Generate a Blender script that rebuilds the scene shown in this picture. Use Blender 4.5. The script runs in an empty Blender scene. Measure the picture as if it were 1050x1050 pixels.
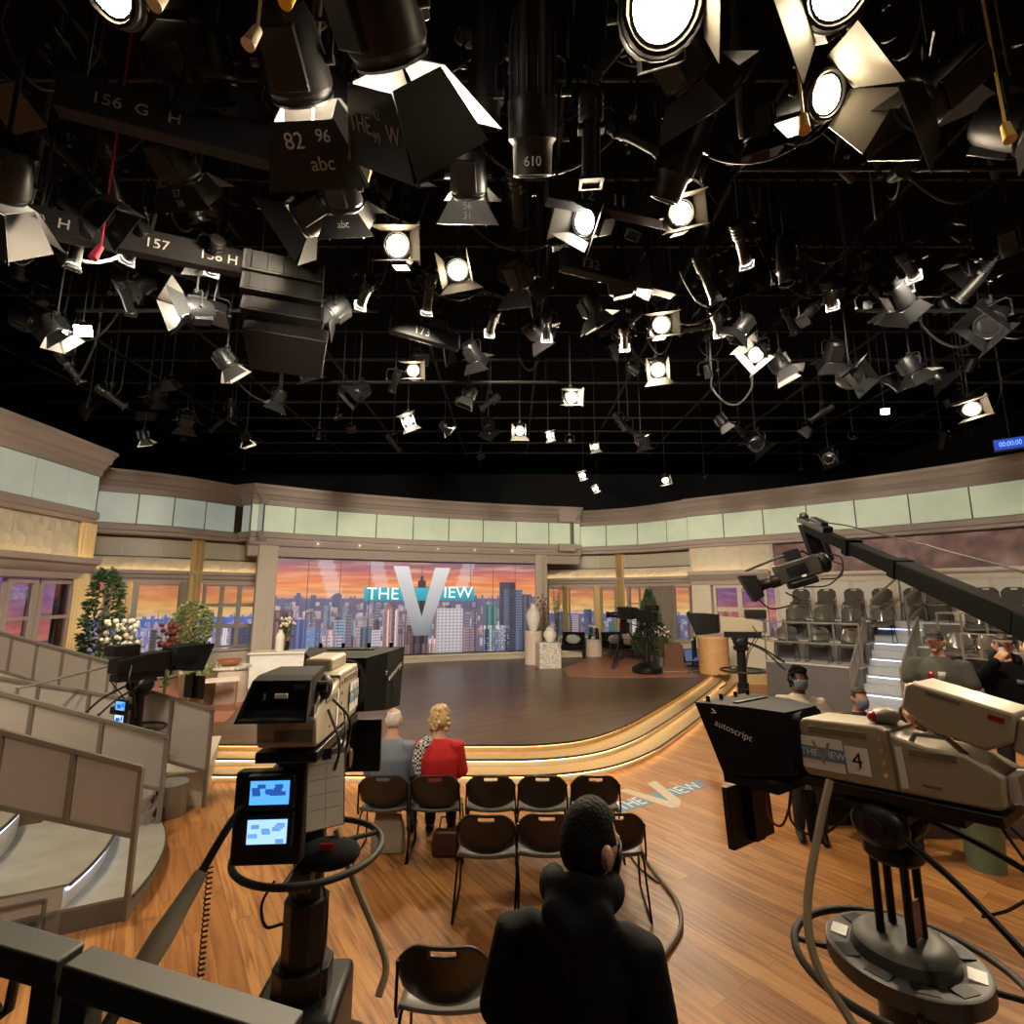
import bpy, bmesh, math, random
from mathutils import Vector, Matrix, Euler
from math import sin, cos, pi, radians
SC = bpy.context.scene
COL = SC.collection
RND = random.Random(7)

# ---------------------------------------------------------------- camera, world, exposure
FPX = 525.0                      # focal length in pixels of the 1050 px frame
PITCH = radians(9.3)
EYE = 2.45
cd = bpy.data.cameras.new('camera'); cd.sensor_width = 36; cd.lens = 18.0
cd.clip_start = 0.05; cd.clip_end = 200
cam = bpy.data.objects.new('camera', cd); COL.objects.link(cam)
cam.location = (0, 0, EYE); cam.rotation_euler = (pi/2 + PITCH, 0, 0)
SC.camera = cam
W = bpy.data.worlds.new('world'); SC.world = W; W.use_nodes = True
W.node_tree.nodes['Background'].inputs[0].default_value = (0.9, 0.85, 0.8, 1)
W.node_tree.nodes['Background'].inputs[1].default_value = 0.004
SC.view_settings.view_transform = 'Standard'; SC.view_settings.look = 'None'
SC.view_settings.gamma = 1.0; SC.view_settings.use_curve_mapping = False
SC.view_settings.exposure = 0.0
LAMP = 1.0                       # one dial for all the studio lamps
SC.cycles.use_denoising = True
SC.cycles.max_bounces = 6; SC.cycles.diffuse_bounces = 3; SC.cycles.glossy_bounces = 3
SC.cycles.sample_clamp_indirect = 4.0

# ---------------------------------------------------------------- photo -> place helpers
_c, _s = cos(PITCH), sin(PITCH)
def ray(px, py):
    u = (px-525)/FPX; v = (525-py)/FPX
    return Vector((u, _c - v*_s, _s + v*_c))
def atz(px, py, z=0.0):
    d = ray(px, py); t = (z-EYE)/d.z
    return Vector((d.x*t, d.y*t, z))
def aty(px, py, y):
    d = ray(px, py); t = y/d.y
    return Vector((d.x*t, y, EYE + d.z*t))
def proj(p):
    z = p[2]-EYE; d = p[1]*_c + z*_s; v = -p[1]*_s + z*_c
    return 525+FPX*p[0]/d, 525-FPX*v/d

# ---------------------------------------------------------------- materials (all procedural)
MATS = {}
def new_mat(name):
    m = bpy.data.materials.new(name); m.use_nodes = True
    return m, m.node_tree, m.node_tree.nodes['Principled BSDF']
def mat(name, col, rough=0.5, metal=0.0, var=0.12, scale=6.0, bump=0.0, emit=0.0, spec=0.5, coat=0.0, ecol=None, alpha=1.0, trans=0.0):
    if name in MATS: return MATS[name]
    m, nt, b = new_mat(name); N = nt.nodes; L = nt.links
    tc = N.new('ShaderNodeTexCoord'); no = N.new('ShaderNodeTexNoise')
    no.inputs['Scale'].default_value = scale; no.inputs['Detail'].default_value = 3
    L.new(tc.outputs['Object'], no.inputs['Vector'])
    mx = N.new('ShaderNodeMix'); mx.data_type = 'RGBA'
    a = [max(0, c*(1-var)) for c in col]; d = [min(1, c*(1+var)) for c in col]
    mx.inputs[6].default_value = (*a, 1); mx.inputs[7].default_value = (*d, 1)
    L.new(no.outputs['Fac'], mx.inputs[0]); L.new(mx.outputs[2], b.inputs['Base Color'])
    b.inputs['Roughness'].default_value = rough; b.inputs['Metallic'].default_value = metal
    b.inputs['Specular IOR Level'].default_value = spec
    b.inputs['Coat Weight'].default_value = coat
    if trans: b.inputs['Transmission Weight'].default_value = trans
    if bump:
        bp = N.new('ShaderNodeBump'); bp.inputs['Strength'].default_value = bump; bp.inputs['Distance'].default_value = 0.02
        L.new(no.outputs['Fac'], bp.inputs['Height']); L.new(bp.outputs['Normal'], b.inputs['Normal'])
    if emit:
        if ecol is None: L.new(mx.outputs[2], b.inputs['Emission Color'])
        else: b.inputs['Emission Color'].default_value = (*ecol, 1)
        b.inputs['Emission Strength'].default_value = emit
    MATS[name] = m; return m
def plank_mat(name, c1, c2, c3, ang, row, length, rough, bump=0.15, coat=0.0):
    m, nt, b = new_mat(name); N = nt.nodes; L = nt.links
    tc = N.new('ShaderNodeTexCoord'); mp = N.new('ShaderNodeMapping'); mp.inputs['Rotation'].default_value = (0, 0, ang)
    L.new(tc.outputs['Object'], mp.inputs['Vector'])
    br = N.new('ShaderNodeTexBrick'); br.offset = 0.37; br.inputs['Scale'].default_value = 1
    br.inputs['Brick Width'].default_value = length; br.inputs['Row Height'].default_value = row
    br.inputs['Mortar Size'].default_value = 0.0012; br.inputs['Mortar Smooth'].default_value = 0.3
    br.inputs['Color1'].default_value = (0, 0, 0, 1); br.inputs['Color2'].default_value = (1, 1, 1, 1); br.inputs['Mortar'].default_value = (.5, .5, .5, 1)
    L.new(mp.outputs[0], br.inputs['Vector'])
    st = N.new('ShaderNodeMapping'); st.inputs['Scale'].default_value = (1.6, 26, 1); L.new(mp.outputs[0], st.inputs['Vector'])
    ad = N.new('ShaderNodeVectorMath'); ad.operation = 'MULTIPLY_ADD'
    ad.inputs[1].default_value = (7, 13, 3); L.new(br.outputs['Color'], ad.inputs[0]); L.new(st.outputs[0], ad.inputs[2])
    gr = N.new('ShaderNodeTexNoise'); gr.inputs['Scale'].default_value = 1.0; gr.inputs['Detail'].default_value = 5; gr.inputs['Distortion'].default_value = 0.6
    L.new(ad.outputs[0], gr.inputs['Vector'])
    m1 = N.new('ShaderNodeMix'); m1.data_type = 'RGBA'; m1.inputs[6].default_value = (*c1, 1); m1.inputs[7].default_value = (*c2, 1)
    L.new(br.outputs['Color'], m1.inputs[0])
    rp = N.new('ShaderNodeValToRGB'); rp.color_ramp.elements[0].position = .42; rp.color_ramp.elements[1].position = .7
    L.new(gr.outputs['Fac'], rp.inputs[0])
    m2 = N.new('ShaderNodeMix'); m2.data_type = 'RGBA'; m2.inputs[7].default_value = (*c3, 1)
    L.new(rp.outputs[0], m2.inputs[0]); L.new(m1.outputs[2], m2.inputs[6])
    m3 = N.new('ShaderNodeMix'); m3.data_type = 'RGBA'; m3.inputs[7].default_value = (*[c*.35 for c in c3], 1)
    L.new(br.outputs['Fac'], m3.inputs[0]); L.new(m2.outputs[2], m3.inputs[6])
    L.new(m3.outputs[2], b.inputs['Base Color'])
    b.inputs['Roughness'].default_value = rough; b.inputs['Coat Weight'].default_value = coat; b.inputs['Coat Roughness'].default_value = .25
    bp = N.new('ShaderNodeBump'); bp.inputs['Strength'].default_value = bump; bp.inputs['Distance'].default_value = .004
    L.new(gr.outputs['Fac'], bp.inputs['Height']); L.new(bp.outputs[0], b.inputs['Normal'])
    MATS[name] = m; return m
def attr_mat(name, strength, rough=.4, base=.02):
    """a picture kept as face colours; it gives off its own light (video wall, backlit print)"""
    m, nt, b = new_mat(name); N = nt.nodes; L = nt.links
    at = N.new('ShaderNodeAttribute'); at.attribute_name = 'Col'
    b.inputs['Base Color'].default_value = (base, base, base, 1)
    L.new(at.outputs['Color'], b.inputs['Emission Color']); b.inputs['Emission Strength'].default_value = strength
    b.inputs['Roughness'].default_value = rough
    MATS[name] = m; return m
def stripe_mat(name, ca, cb, freq, axis=0, rough=.8):
    m, nt, b = new_mat(name); N = nt.nodes; L = nt.links
    tc = N.new('ShaderNodeTexCoord'); wv = N.new('ShaderNodeTexWave'); wv.bands_direction = 'XYZ'[axis]
    wv.inputs['Scale'].default_value = freq; wv.inputs['Distortion'].default_value = 1.0; wv.inputs['Detail'].default_value = 1
    L.new(tc.outputs['Object'], wv.inputs['Vector'])
    mx = N.new('ShaderNodeMix'); mx.data_type = 'RGBA'; mx.inputs[6].default_value = (*ca, 1); mx.inputs[7].default_value = (*cb, 1)
    L.new(wv.outputs['Fac'], mx.inputs[0]); L.new(mx.outputs[2], b.inputs['Base Color']); b.inputs['Roughness'].default_value = rough
    MATS[name] = m; return m
def checker_mat(name, ca, cb, freq, rough=.8):
    m, nt, b = new_mat(name); N = nt.nodes; L = nt.links
    tc = N.new('ShaderNodeTexCoord'); ck = N.new('ShaderNodeTexChecker')
    ck.inputs['Scale'].default_value = freq; ck.inputs['Color1'].default_value = (*ca, 1); ck.inputs['Color2'].default_value = (*cb, 1)
    L.new(tc.outputs['Object'], ck.inputs['Vector']); L.new(ck.outputs['Color'], b.inputs['Base Color']); b.inputs['Roughness'].default_value = rough
    MATS[name] = m; return m
def marble_mat(name, ca, cb, sc=3):
    m, nt, b = new_mat(name); N = nt.nodes; L = nt.links
    tc = N.new('ShaderNodeTexCoord'); no = N.new('ShaderNodeTexNoise'); no.inputs['Scale'].default_value = sc
    no.inputs['Detail'].default_value = 8; no.inputs['Distortion'].default_value = 2.5
    L.new(tc.outputs['Object'], no.inputs['Vector'])
    rp = N.new('ShaderNodeValToRGB'); e = rp.color_ramp.elements
    e[0].position = .45; e[0].color = (*ca, 1); e[1].position = .55; e[1].color = (*ca, 1)
    n_ = rp.color_ramp.elements.new(.5); n_.color = (*cb, 1)
    L.new(no.outputs['Fac'], rp.inputs[0]); L.new(rp.outputs[0], b.inputs['Base Color']); b.inputs['Roughness'].default_value = .3
    MATS[name] = m; return m
def quilt_mat(name, col):
    """pale fabric-like wall panel with a raised diamond pattern"""
    m, nt, b = new_mat(name); N = nt.nodes; L = nt.links
    tc = N.new('ShaderNodeTexCoord'); w1 = N.new('ShaderNodeTexVoronoi'); w1.inputs['Scale'].default_value = 4.2
    L.new(tc.outputs['Object'], w1.inputs['Vector'])
    bp = N.new('ShaderNodeBump'); bp.inputs['Strength'].default_value = .7; bp.inputs['Distance'].default_value = .08
    L.new(w1.outputs['Distance'], bp.inputs['Height']); L.new(bp.outputs[0], b.inputs['Normal'])
    b.inputs['Base Color'].default_value = (*col, 1); b.inputs['Roughness'].default_value = .75
    MATS[name] = m; return m

BLK = mat('black_paint', (.0055, .0055, .006), .40, spec=.35)
BLKM = mat('black_matte', (.008, .008, .009), .8)
GRID = mat('grid_black', (.010, .010, .011), .6, spec=.3)
CLOTH = mat('black_cloth', (.006, .006, .007), .95, var=.3, scale=30, bump=.1, spec=.2)
TAN = mat('camera_beige', (.36, .31, .23), .45, var=.06)
TAND = mat('camera_beige_dark', (.16, .135, .10), .5, var=.06)
CHROME = mat('chrome', (.75, .75, .75), .18, 1.0, var=.03)
STEEL = mat('grey_steel', (.20, .20, .20), .4, .8)
RAIL = mat('rail_taupe', (.20, .175, .145), .42, .15, var=.06)
PANEL = mat('rail_panel_frosted', (.40, .36, .32), .55, var=.05)
CORN = mat('cornice_taupe', (.41, .345, .305), .5, var=.06, scale=2)
CORNL = mat('cornice_pale', (.55, .47, .38), .5, var=.06, scale=2)
CREAM = mat('wall_cream', (.62, .54, .42), .6, var=.06, scale=2)
WALLW = mat('wall_panel_white', (.62, .58, .51), .55, var=.05, scale=2)
BAND = mat('frosted_band', (.50, .46, .37), .4, var=.06, scale=1.5)
GLOWP = mat('backlit_panel', (.50, .55, .43), .35, var=.2, scale=1.6, emit=.34, ecol=(.66, .74, .50))
GLOWL = mat('backlit_panel_cool', (.50, .55, .49), .35, var=.2, scale=1.6, emit=.26, ecol=(.60, .70, .60))
DIVID = mat('divider_dark', (.10, .085, .065), .4, .3)
WFRAME = mat('window_frame', (.30, .27, .22), .4, .1)
BRASS = mat('brass_trim', (.52, .36, .14), .35, .6)
CURT = stripe_mat('curtain_gold', (.80, .62, .32), (.66, .48, .22), 3, 0, .8)
LED = mat('led_warm', (1, .8, .5), .5, emit=7.0, ecol=(1.0, .66, .28))
LEDC = mat('led_cool', (.7, .8, 1), .5, emit=3.0, ecol=(.55, .68, 1.0))
QUILT = quilt_mat('quilted_panel', (.64, .58, .46))
FLOORM = plank_mat('oak_planks', (.40, .165, .045), (.60, .285, .09), (.24, .085, .022), radians(55), .15, 1.6, .42, coat=.05)
STAGEM = plank_mat('walnut_planks', (.085, .048, .027), (.14, .085, .05), (.048, .026, .015), radians(-28), .16, 1.8, .36, coat=.1)
CHERRY = plank_mat('cherry_planks', (.36, .15, .09), (.46, .21, .13), (.28, .10, .06), radians(8), .13, 1.5, .4)
TREAD = mat('tread_wood', (.50, .35, .18), .45, var=.18, scale=9)
NOSING = mat('nosing_dark', (.05, .035, .022), .5)
GLASS = mat('glass', (.9, .9, .9), .02, var=.0, trans=1.0)
INNER_LIT = mat('barn_door_inner_lit', (.19, .175, .15), .5)  # lens light on the black inner faces painted in as grey
LENS = mat('lamp_lens_warm', (1, .9, .7), .3, emit=55, ecol=(1.0, .80, .50))
LENSW = mat('lamp_lens_white', (1, 1, 1), .3, emit=70, ecol=(1.0, .93, .80))
DOWNL = mat('downlight_glow', (1, .95, .85), .3, emit=5, ecol=(1, .93, .80))
LENSO = mat('lamp_lens_off', (.008, .008, .009), .12, spec=.3)
WHITE = mat('white_paint', (.75, .74, .70), .5)
PAPER = mat('paper', (.78, .76, .72), .8)
SIGNW = mat('sign_white', (.8, .8, .78), .6)
CHALK = mat('chalk_grey', (.30, .29, .27), .9)
SKIN_A = mat('skin_fair', (.55, .30, .21), .5, var=.06, scale=14)
SKIN_B = mat('skin_brown', (.16, .075, .045), .5, var=.06, scale=14)
CABLE = mat('cable_black', (.012, .012, .012), .5)
CABLET = mat('cable_tan', (.26, .20, .13), .6)
LEAF = mat('leaf_green', (.035, .075, .022), .5, var=.5, scale=20)
LEAFG = mat('leaf_sage', (.16, .20, .09), .5, var=.4, scale=20)

# ---------------------------------------------------------------- mesh builder
class MB:
    def __init__(s): s.v = []; s.f = []; s.m = []; s.c = []
    def add(s, vs, fs, M=None, mi=0, col=None):
        o = len(s.v)
        s.v += [tuple(M @ Vector(p)) for p in vs] if M is not None else [tuple(p) for p in vs]
        s.f += [tuple(i+o for i in f) for f in fs]; s.m += [mi]*len(fs); s.c += [col]*len(fs)
        return s
    def box(s, a, b, M=None, mi=0):
        x0, y0, z0 = a; x1, y1, z1 = b
        return s.add([(x0,y0,z0),(x1,y0,z0),(x1,y1,z0),(x0,y1,z0),(x0,y0,z1),(x1,y0,z1),(x1,y1,z1),(x0,y1,z1)],
                     [(3,2,1,0),(4,5,6,7),(0,1,5,4),(1,2,6,5),(2,3,7,6),(3,0,4,7)], M, mi)
    def cbox(s, c, sz, M=None, mi=0):
        return s.box([c[i]-sz[i]/2 for i in range(3)], [c[i]+sz[i]/2 for i in range(3)], M, mi)
    def beam(s, p, q, w, h, mi=0):
        p = Vector(p); q = Vector(q); d = (q-p); L = d.length; d.normalize()
        up = Vector((0,0,1)) if abs(d.z) < .95 else Vector((0,1,0))
        r = d.cross(up).normalized(); u = r.cross(d)
        M = Matrix((r, d, u)).transposed().to_4x4(); M.translation = p
        return s.box((-w/2, 0, -h/2), (w/2, L, h/2), M, mi)
    def loft(s, rings, close=True, caps=True, mi=0):
        n = len(rings[0]); vs = [p for r in rings for p in r]; fs = []
        for i in range(len(rings)-1):
            for j in range(n if close else n-1):
                k = (j+1) % n
                fs.append((i*n+j, i*n+k, (i+1)*n+k, (i+1)*n+j))
        if caps and close:
            fs.append(tuple(range(n-1, -1, -1))); fs.append(tuple((len(rings)-1)*n+j for j in range(n)))
        return s.add(vs, fs, None, mi)
    def tube(s, pts, r, n=8, closed=False, caps=True, mi=0, M=None):
        pts = [Vector(p) for p in pts]; m = len(pts)
        if M is not None: pts = [M @ p for p in pts]
        rr = r if isinstance(r, (list, tuple)) else [r]*m
        rings = []; nrm = None
        for i in range(m):
            a = pts[i-1] if (i or closed) else pts[0]; b = pts[(i+1) % m] if (i < m-1 or closed) else pts[-1]
            t = (b-a)
            if t.length < 1e-9: t = Vector((0,0,1))
            t.normalize()
            if nrm is None:
                nrm = t.orthogonal().normalized()
            else:
                nrm = (nrm - t*nrm.dot(t))
                if nrm.length < 1e-6: nrm = t.orthogonal()
                nrm.normalize()
            bn = t.cross(nrm)
            rings.append([pts[i] + (nrm*cos(2*pi*j/n) + bn*sin(2*pi*j/n))*rr[i] for j in range(n)])
        if closed: rings.append(rings[0]); return s.loft(rings, caps=False, mi=mi)
        return s.loft(rings, caps=caps, mi=mi)
    def cyl(s, p, q, r, r2=None, n=16, mi=0): return s.tube([p, q], [r, r if r2 is None else r2], n, mi=mi)
    def limb(s, pts, rad, n=14):
        """rounded chain of tapered segments with hemispherical ends"""
        pts = [Vector(p) for p in pts]
        d0 = (pts[0]-pts[1]).normalized(); d1 = (pts[-1]-pts[-2]).normalized()
        P = [pts[0]+d0*rad[0]*.95, pts[0]+d0*rad[0]*.6] + pts + [pts[-1]+d1*rad[-1]*.6, pts[-1]+d1*rad[-1]*.95]
        R = [rad[0]*.3, rad[0]*.8] + list(rad) + [rad[-1]*.8, rad[-1]*.3]
        return s.tube(P, R, n)
    def lathe(s, prof, n=24, M=None, mi=0, caps=True):
        rings = [[(r*cos(2*pi*j/n), r*sin(2*pi*j/n), z) for j in range(n)] for r, z in prof]
        if M is not None: rings = [[tuple(M @ Vector(p)) for p in r] for r in rings]
        return s.loft(rings, caps=caps, mi=mi)
    def prism(s, poly, z0, z1, M=None, mi=0):
        n = len(poly); vs = [(x, y, z0) for x, y in poly] + [(x, y, z1) for x, y in poly]
        fs = [tuple(range(n-1, -1, -1)), tuple(range(n, 2*n))] + [(i, (i+1) % n, n+(i+1) % n, n+i) for i in range(n)]
        return s.add(vs, fs, M, mi)
    def ball(s, c, r, n=14, m=10, M=None, mi=0):
        rx, ry, rz = r if isinstance(r, (list, tuple)) else (r, r, r)
        vs = [(c[0], c[1], c[2]-rz)]; fs = []
        for i in range(1, m):
            a = -pi/2 + pi*i/m
            vs += [(c[0]+rx*cos(a)*cos(2*pi*j/n), c[1]+ry*cos(a)*sin(2*pi*j/n), c[2]+rz*sin(a)) for j in range(n)]
        vs.append((c[0], c[1], c[2]+rz)); t = len(vs)-1
        for j in range(n):
            k = (j+1) % n
            fs.append((0, 1+k, 1+j)); fs.append((t, 1+(m-2)*n+j, 1+(m-2)*n+k))
            for i in range(m-2): fs.append((1+i*n+j, 1+i*n+k, 1+(i+1)*n+k, 1+(i+1)*n+j))
        return s.add(vs, fs, M, mi)
    def quad(s, a, b, c, d, mi=0, col=None): return s.add([a, b, c, d], [(0, 1, 2, 3)], None, mi, col)
    def mesh(s, name, mats=(), smooth=True, angle=38):
        me = bpy.data.meshes.new(name); me.from_pydata(s.v, [], s.f); me.update()
        for m in mats: me.materials.append(m)
        if len(mats) > 1: me.polygons.foreach_set('material_index', s.m)
        if any(c is not None for c in s.c):
            ca = me.color_attributes.new('Col', 'FLOAT_COLOR', 'CORNER'); dat = []
            for p, c in zip(me.polygons, s.c):
                c = c or (0, 0, 0)
                if isinstance(c[0], (tuple, list)):
                    for q in c: dat += [q[0], q[1], q[2], 1.0]
                else: dat += [c[0], c[1], c[2], 1.0]*p.loop_total
            ca.data.foreach_set('color', dat)
        if smooth:
            me.polygons.foreach_set('use_smooth', [True]*len(me.polygons)); me.set_sharp_from_angle(angle=radians(angle))
        return me
    def obj(s, name, m, parent=None, bevel=0.0, loc=None, rot=None, smooth=True, fix=False):
        mats = m if isinstance(m, (list, tuple)) else [m]
        me = s.mesh(name, mats, smooth)
        if fix:
            bm = bmesh.new(); bm.from_mesh(me); bmesh.ops.recalc_face_normals(bm, faces=bm.faces); bm.to_mesh(me); bm.free()
        o = bpy.data.objects.new(name, me); COL.objects.link(o)
        if parent is not None: o.parent = parent
        if loc is not None: o.location = loc
        if rot is not None: o.rotation_euler = rot
        if bevel:
            md = o.modifiers.new('bevel', 'BEVEL'); md.width = bevel; md.segments = 2; md.limit_method = 'ANGLE'; md.angle_limit = radians(40)
        return o
def tag(o, label=None, cat=None, group=None, kind=None):
    if label: o['label'] = label
    if cat: o['category'] = cat
    if group: o['group'] = group
    if kind: o['kind'] = kind
    return o
def thing(name, label, cat, loc=(0,0,0), rz=0.0, group=None):
    o = bpy.data.objects.new(name, None); COL.objects.link(o); o.empty_display_size = .1
    o.location = loc; o.rotation_euler = (0, 0, rz)
    return tag(o, label, cat, group)
def struct(name, mb, m, **k): return tag(mb.obj(name, m, **k), kind='structure')
def kids(o): return [c for c in bpy.data.objects if c.parent is o]
_KIDS = {}
def copy_tree(o, parent=None):
    if o.name not in _KIDS: _KIDS[o.name] = kids(o)
    c = o.copy(); COL.objects.link(c)
    if parent is not None: c.parent = parent
    for ch in _KIDS[o.name]: copy_tree(ch, c)
    return c
def rotm(rx=0, ry=0, rz=0): return Euler((rx, ry, rz)).to_matrix().to_4x4()
def trs(p, rx=0, ry=0, rz=0): return Matrix.Translation(Vector(p)) @ rotm(rx, ry, rz)
def basis(o, x, y, z):
    M = Matrix((Vector(x).normalized(), Vector(y).normalized(), Vector(z).normalized())).transposed().to_4x4(); M.translation = Vector(o); return M
def text_mesh(s, size, ext=.001, spacing=1.0, shear=0.0, thin=0.0):
    cu = bpy.data.curves.new('lettering', 'FONT'); cu.body = s; cu.size = size; cu.extrude = ext
    cu.offset = thin; cu.align_x = 'CENTER'; cu.align_y = 'CENTER'; cu.space_character = spacing; cu.shear = shear
    o = bpy.data.objects.new('lettering', cu); COL.objects.link(o)
    bpy.context.view_layer.update()
    me = bpy.data.meshes.new_from_object(o.evaluated_get(bpy.context.evaluated_depsgraph_get()))
    bpy.data.objects.remove(o); bpy.data.curves.remove(cu)
    me.name = 'lettering'; return me
def text(s, size, m, M, parent=None, ext=.001, name='lettering', spacing=1.0, sx=1.0, thin=0.0):
    me = text_mesh(s, size, ext, spacing, 0.0, thin); me.materials.clear(); me.materials.append(m)
    me.transform(M @ Matrix.Diagonal((sx, 1, 1, 1)))
    o = bpy.data.objects.new(name, me); COL.objects.link(o)
    if parent is not None: o.parent = parent
    return o
def smooth_path(pts, n=8):
    P = [Vector(p) for p in pts]; P = [2*P[0]-P[1]] + P + [2*P[-1]-P[-2]]; out = []
    for i in range(1, len(P)-2):
        for k in range(n):
            t = k/n; a, b, c, d = P[i-1:i+3]
            out.append(.5*((2*b) + (c-a)*t + (2*a-5*b+4*c-d)*t*t + (3*b-a-3*c+d)*t**3))
    return out + [P[-2]]
class Run:
    """a wall line seen in plan; off > 0 is towards the middle of the studio"""
    def __init__(s, pts, n=8, smooth=True):
        s.p = [Vector((p[0], p[1], 0)) for p in (smooth_path([(a, b, 0) for a, b in pts], n) if smooth else [(a, b, 0) for a, b in pts])]
        s.d = [0]
        for a, b in zip(s.p, s.p[1:]): s.d.append(s.d[-1]+(b-a).length)
        s.L = s.d[-1]; s.nv = []
        for i in range(len(s.p)):
            a = s.p[max(i-1, 0)]; b = s.p[min(i+1, len(s.p)-1)]; t = (b-a).normalized(); s.nv.append(Vector((t.y, -t.x, 0)))
    def at(s, dist, off=0.0, z=0.0):
        dist = min(max(dist, 0), s.L)
        for i in range(len(s.d)-1):
            if dist <= s.d[i+1]: break
        t = (dist-s.d[i])/(s.d[i+1]-s.d[i])
        q = s.p[i].lerp(s.p[i+1], t) + s.nv[i].lerp(s.nv[i+1], t)*off; q.z = z; return q
    def tan(s, dist):
        return (s.at(min(dist+.05, s.L)) - s.at(max(dist-.05, 0))).normalized()
    def px(s, px, off=0.0, z=2.0):
        lo, hi = 0, s.L
        for _ in range(40):
            m = (lo+hi)/2
            if proj(s.at(m, off, z))[0] < px: lo = m
            else: hi = m
        return lo
    def stations(s, a, b, step=.35):
        a = max(a, 0); b = min(b, s.L); n = max(1, int(math.ceil((b-a)/step))); return [a+(b-a)*i/n for i in range(n+1)]
    def sweep(s, mb, prof, a=0, b=1e9, step=.35, mi=0):
        """closed profile [(off, z)...] drawn along the run"""
        mb.loft([[s.at(d, o, z) for o, z in prof] for d in s.stations(a, b, step)], mi=mi); return mb
    def slab(s, mb, a, b, o0, o1, z0, z1, step=.35, mi=0):
        return s.sweep(mb, [(o0, z0), (o1, z0), (o1, z1), (o0, z1)], a, b, step, mi)
from mathutils import noise as NZ
def srgb(r, g, b):
    f = lambda c: (c/255/12.92) if c <= 10 else ((c/255+.055)/1.055)**2.4
    return (f(r), f(g), f(b))
def mixc(a, b, t): return tuple(x+(y-x)*t for x, y in zip(a, b))
def ramp(st, t):
    for (p0, c0), (p1, c1) in zip(st, st[1:]):
        if t <= p1: return mixc(c0, c1, max(0, (t-p0)/(p1-p0)))
    return st[-1][1]

# ---------------------------------------------------------------- room shell
fl = MB(); fl.box((-16, -4, -.12), (16, 24, 0)); struct('floor', fl, FLOORM, smooth=False)
cl = MB(); cl.box((-16, -4, 8.2), (16, 24, 8.3)); struct('ceiling', cl, mat('ceiling_black', (.003, .003, .0032), .9, spec=.1), smooth=False)
for nm, a, b in (('wall_back', (-16, 23.8, 0), (16, 24, 8.2)), ('wall_front', (-16, -4, 0), (16, -3.8, 8.2)),
                 ('wall_west', (-16, -3.8, 0), (-15.8, 23.8, 8.2)), ('wall_east', (15.8, -3.8, 0), (16, 23.8, 8.2))):
    w = MB(); w.box(a, b); struct(nm, w, BLKM, smooth=False)

# ---------------------------------------------------------------- stage with three lit steps
ST = .33
edge_pts = [(-6.2, 7.9), (-4.3, 7.9), (-1.8, 7.87), (-.35, 7.87), (.35, 7.9), (1.0, 8.13), (1.55, 8.62), (2.11, 9.34), (3.37, 11.23), (4.58, 13.18), (5.6, 14.9)]
SE = Run(edge_pts, 6)
def edge_poly(out):
    q = [SE.at(d, out) for d in SE.stations(0, SE.L, .15)]
    return [(p.x, p.y) for p in q] + [(9.6, 14.9), (9.6, 23), (-13, 23), (-13, 12.4), (-8.6, 11.2), (-7.2, 9.2)]
# the sides facing the audience sit at off > 0, i.e. away from the stage
stage = MB(); stage.prism(edge_poly(0), .0, ST-.03); struct('floor_stage_core', stage, TREAD, smooth=False)
top = MB(); top.prism(edge_poly(.03), ST-.03, ST); struct('floor_stage', top, STAGEM, smooth=False)
for k, z in enumerate((.22, .11)):
    o = .30*(k+1)
    t = MB(); SE.slab(t, .0, SE.L, o-.36, o+.03, z-.025, z, .12); struct('step_%d' % (k+1), t, TREAD, fix=True)
    r = MB(); SE.slab(r, .0, SE.L, o-.34, o, 0, z-.025, .12); struct('step_riser_%d' % (k+1), r, WALLW, fix=True)
for k, z in enumerate((ST, .22, .11)):
    o = .30*k
    n = MB(); SE.slab(n, 0, SE.L, o+.025, o+.04, z-.022, z+.003, .12); struct('trim_%d' % (k+1), n, NOSING, fix=True)
    l = MB(); SE.slab(l, 0, SE.L, o+.003, o+.020, z-.036, z-.026, .12); struct('step_light_%d' % (k+1), l, LED, fix=True)
# paler wood zones of the stage
zone = MB(); q = [atz(x, y, ST) for x, y in ((577, 686), (608, 672), (690, 677), (716, 694), (650, 695), (584, 694))]
zone.prism([(p.x, p.y) for p in q], ST, ST+.006); struct('floor_cherry_right', zone, CHERRY, smooth=False)
zone = MB(); q = [atz(x, y, ST) for x, y in ((150, 742), (232, 740), (262, 704), (250, 690), (170, 696), (120, 712))]
zone.prism([(p.x, p.y) for p in q], ST, ST+.006); struct('floor_cherry_left', zone, CHERRY, smooth=False)

# ---------------------------------------------------------------- wall runs (plan lines of the cornice lips)
R1 = Run([(-8.66, 4.6), (-8.62, 6.5), (-8.66, 8.28), (-8.7, 9.42), (-8.81, 11.12)])
R2 = Run([(-10.5, 12.1), (-10.25, 12.25), (-8.88, 13.18), (-8.05, 14.28), (-7.7, 14.85)])
_sc = [(-7.24, 14.13), (-5.27, 15.45), (-2.44, 16.80), (0.1, 17.62), (2.56, 18.2)]
RS = Run(_sc, 10)
R4 = Run([(2.35, 19.02), (3.2, 18.75), (4.39, 18.12), (5.84, 16.6)])
R5 = Run([(5.62, 16.66), (7.91, 14.79), (9.66, 13.18), (10.91, 11.7), (11.45, 10.7), (11.9, 9.2), (12.0, 7.5)])
TRIM_N = [10]
def trim(run, prof, m, a=0, b=1e9, step=.35):
    mb = MB(); run.sweep(mb, prof, a, b, step); TRIM_N[0] += 1
    return struct('trim_%d' % TRIM_N[0], mb, m, fix=True)
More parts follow.
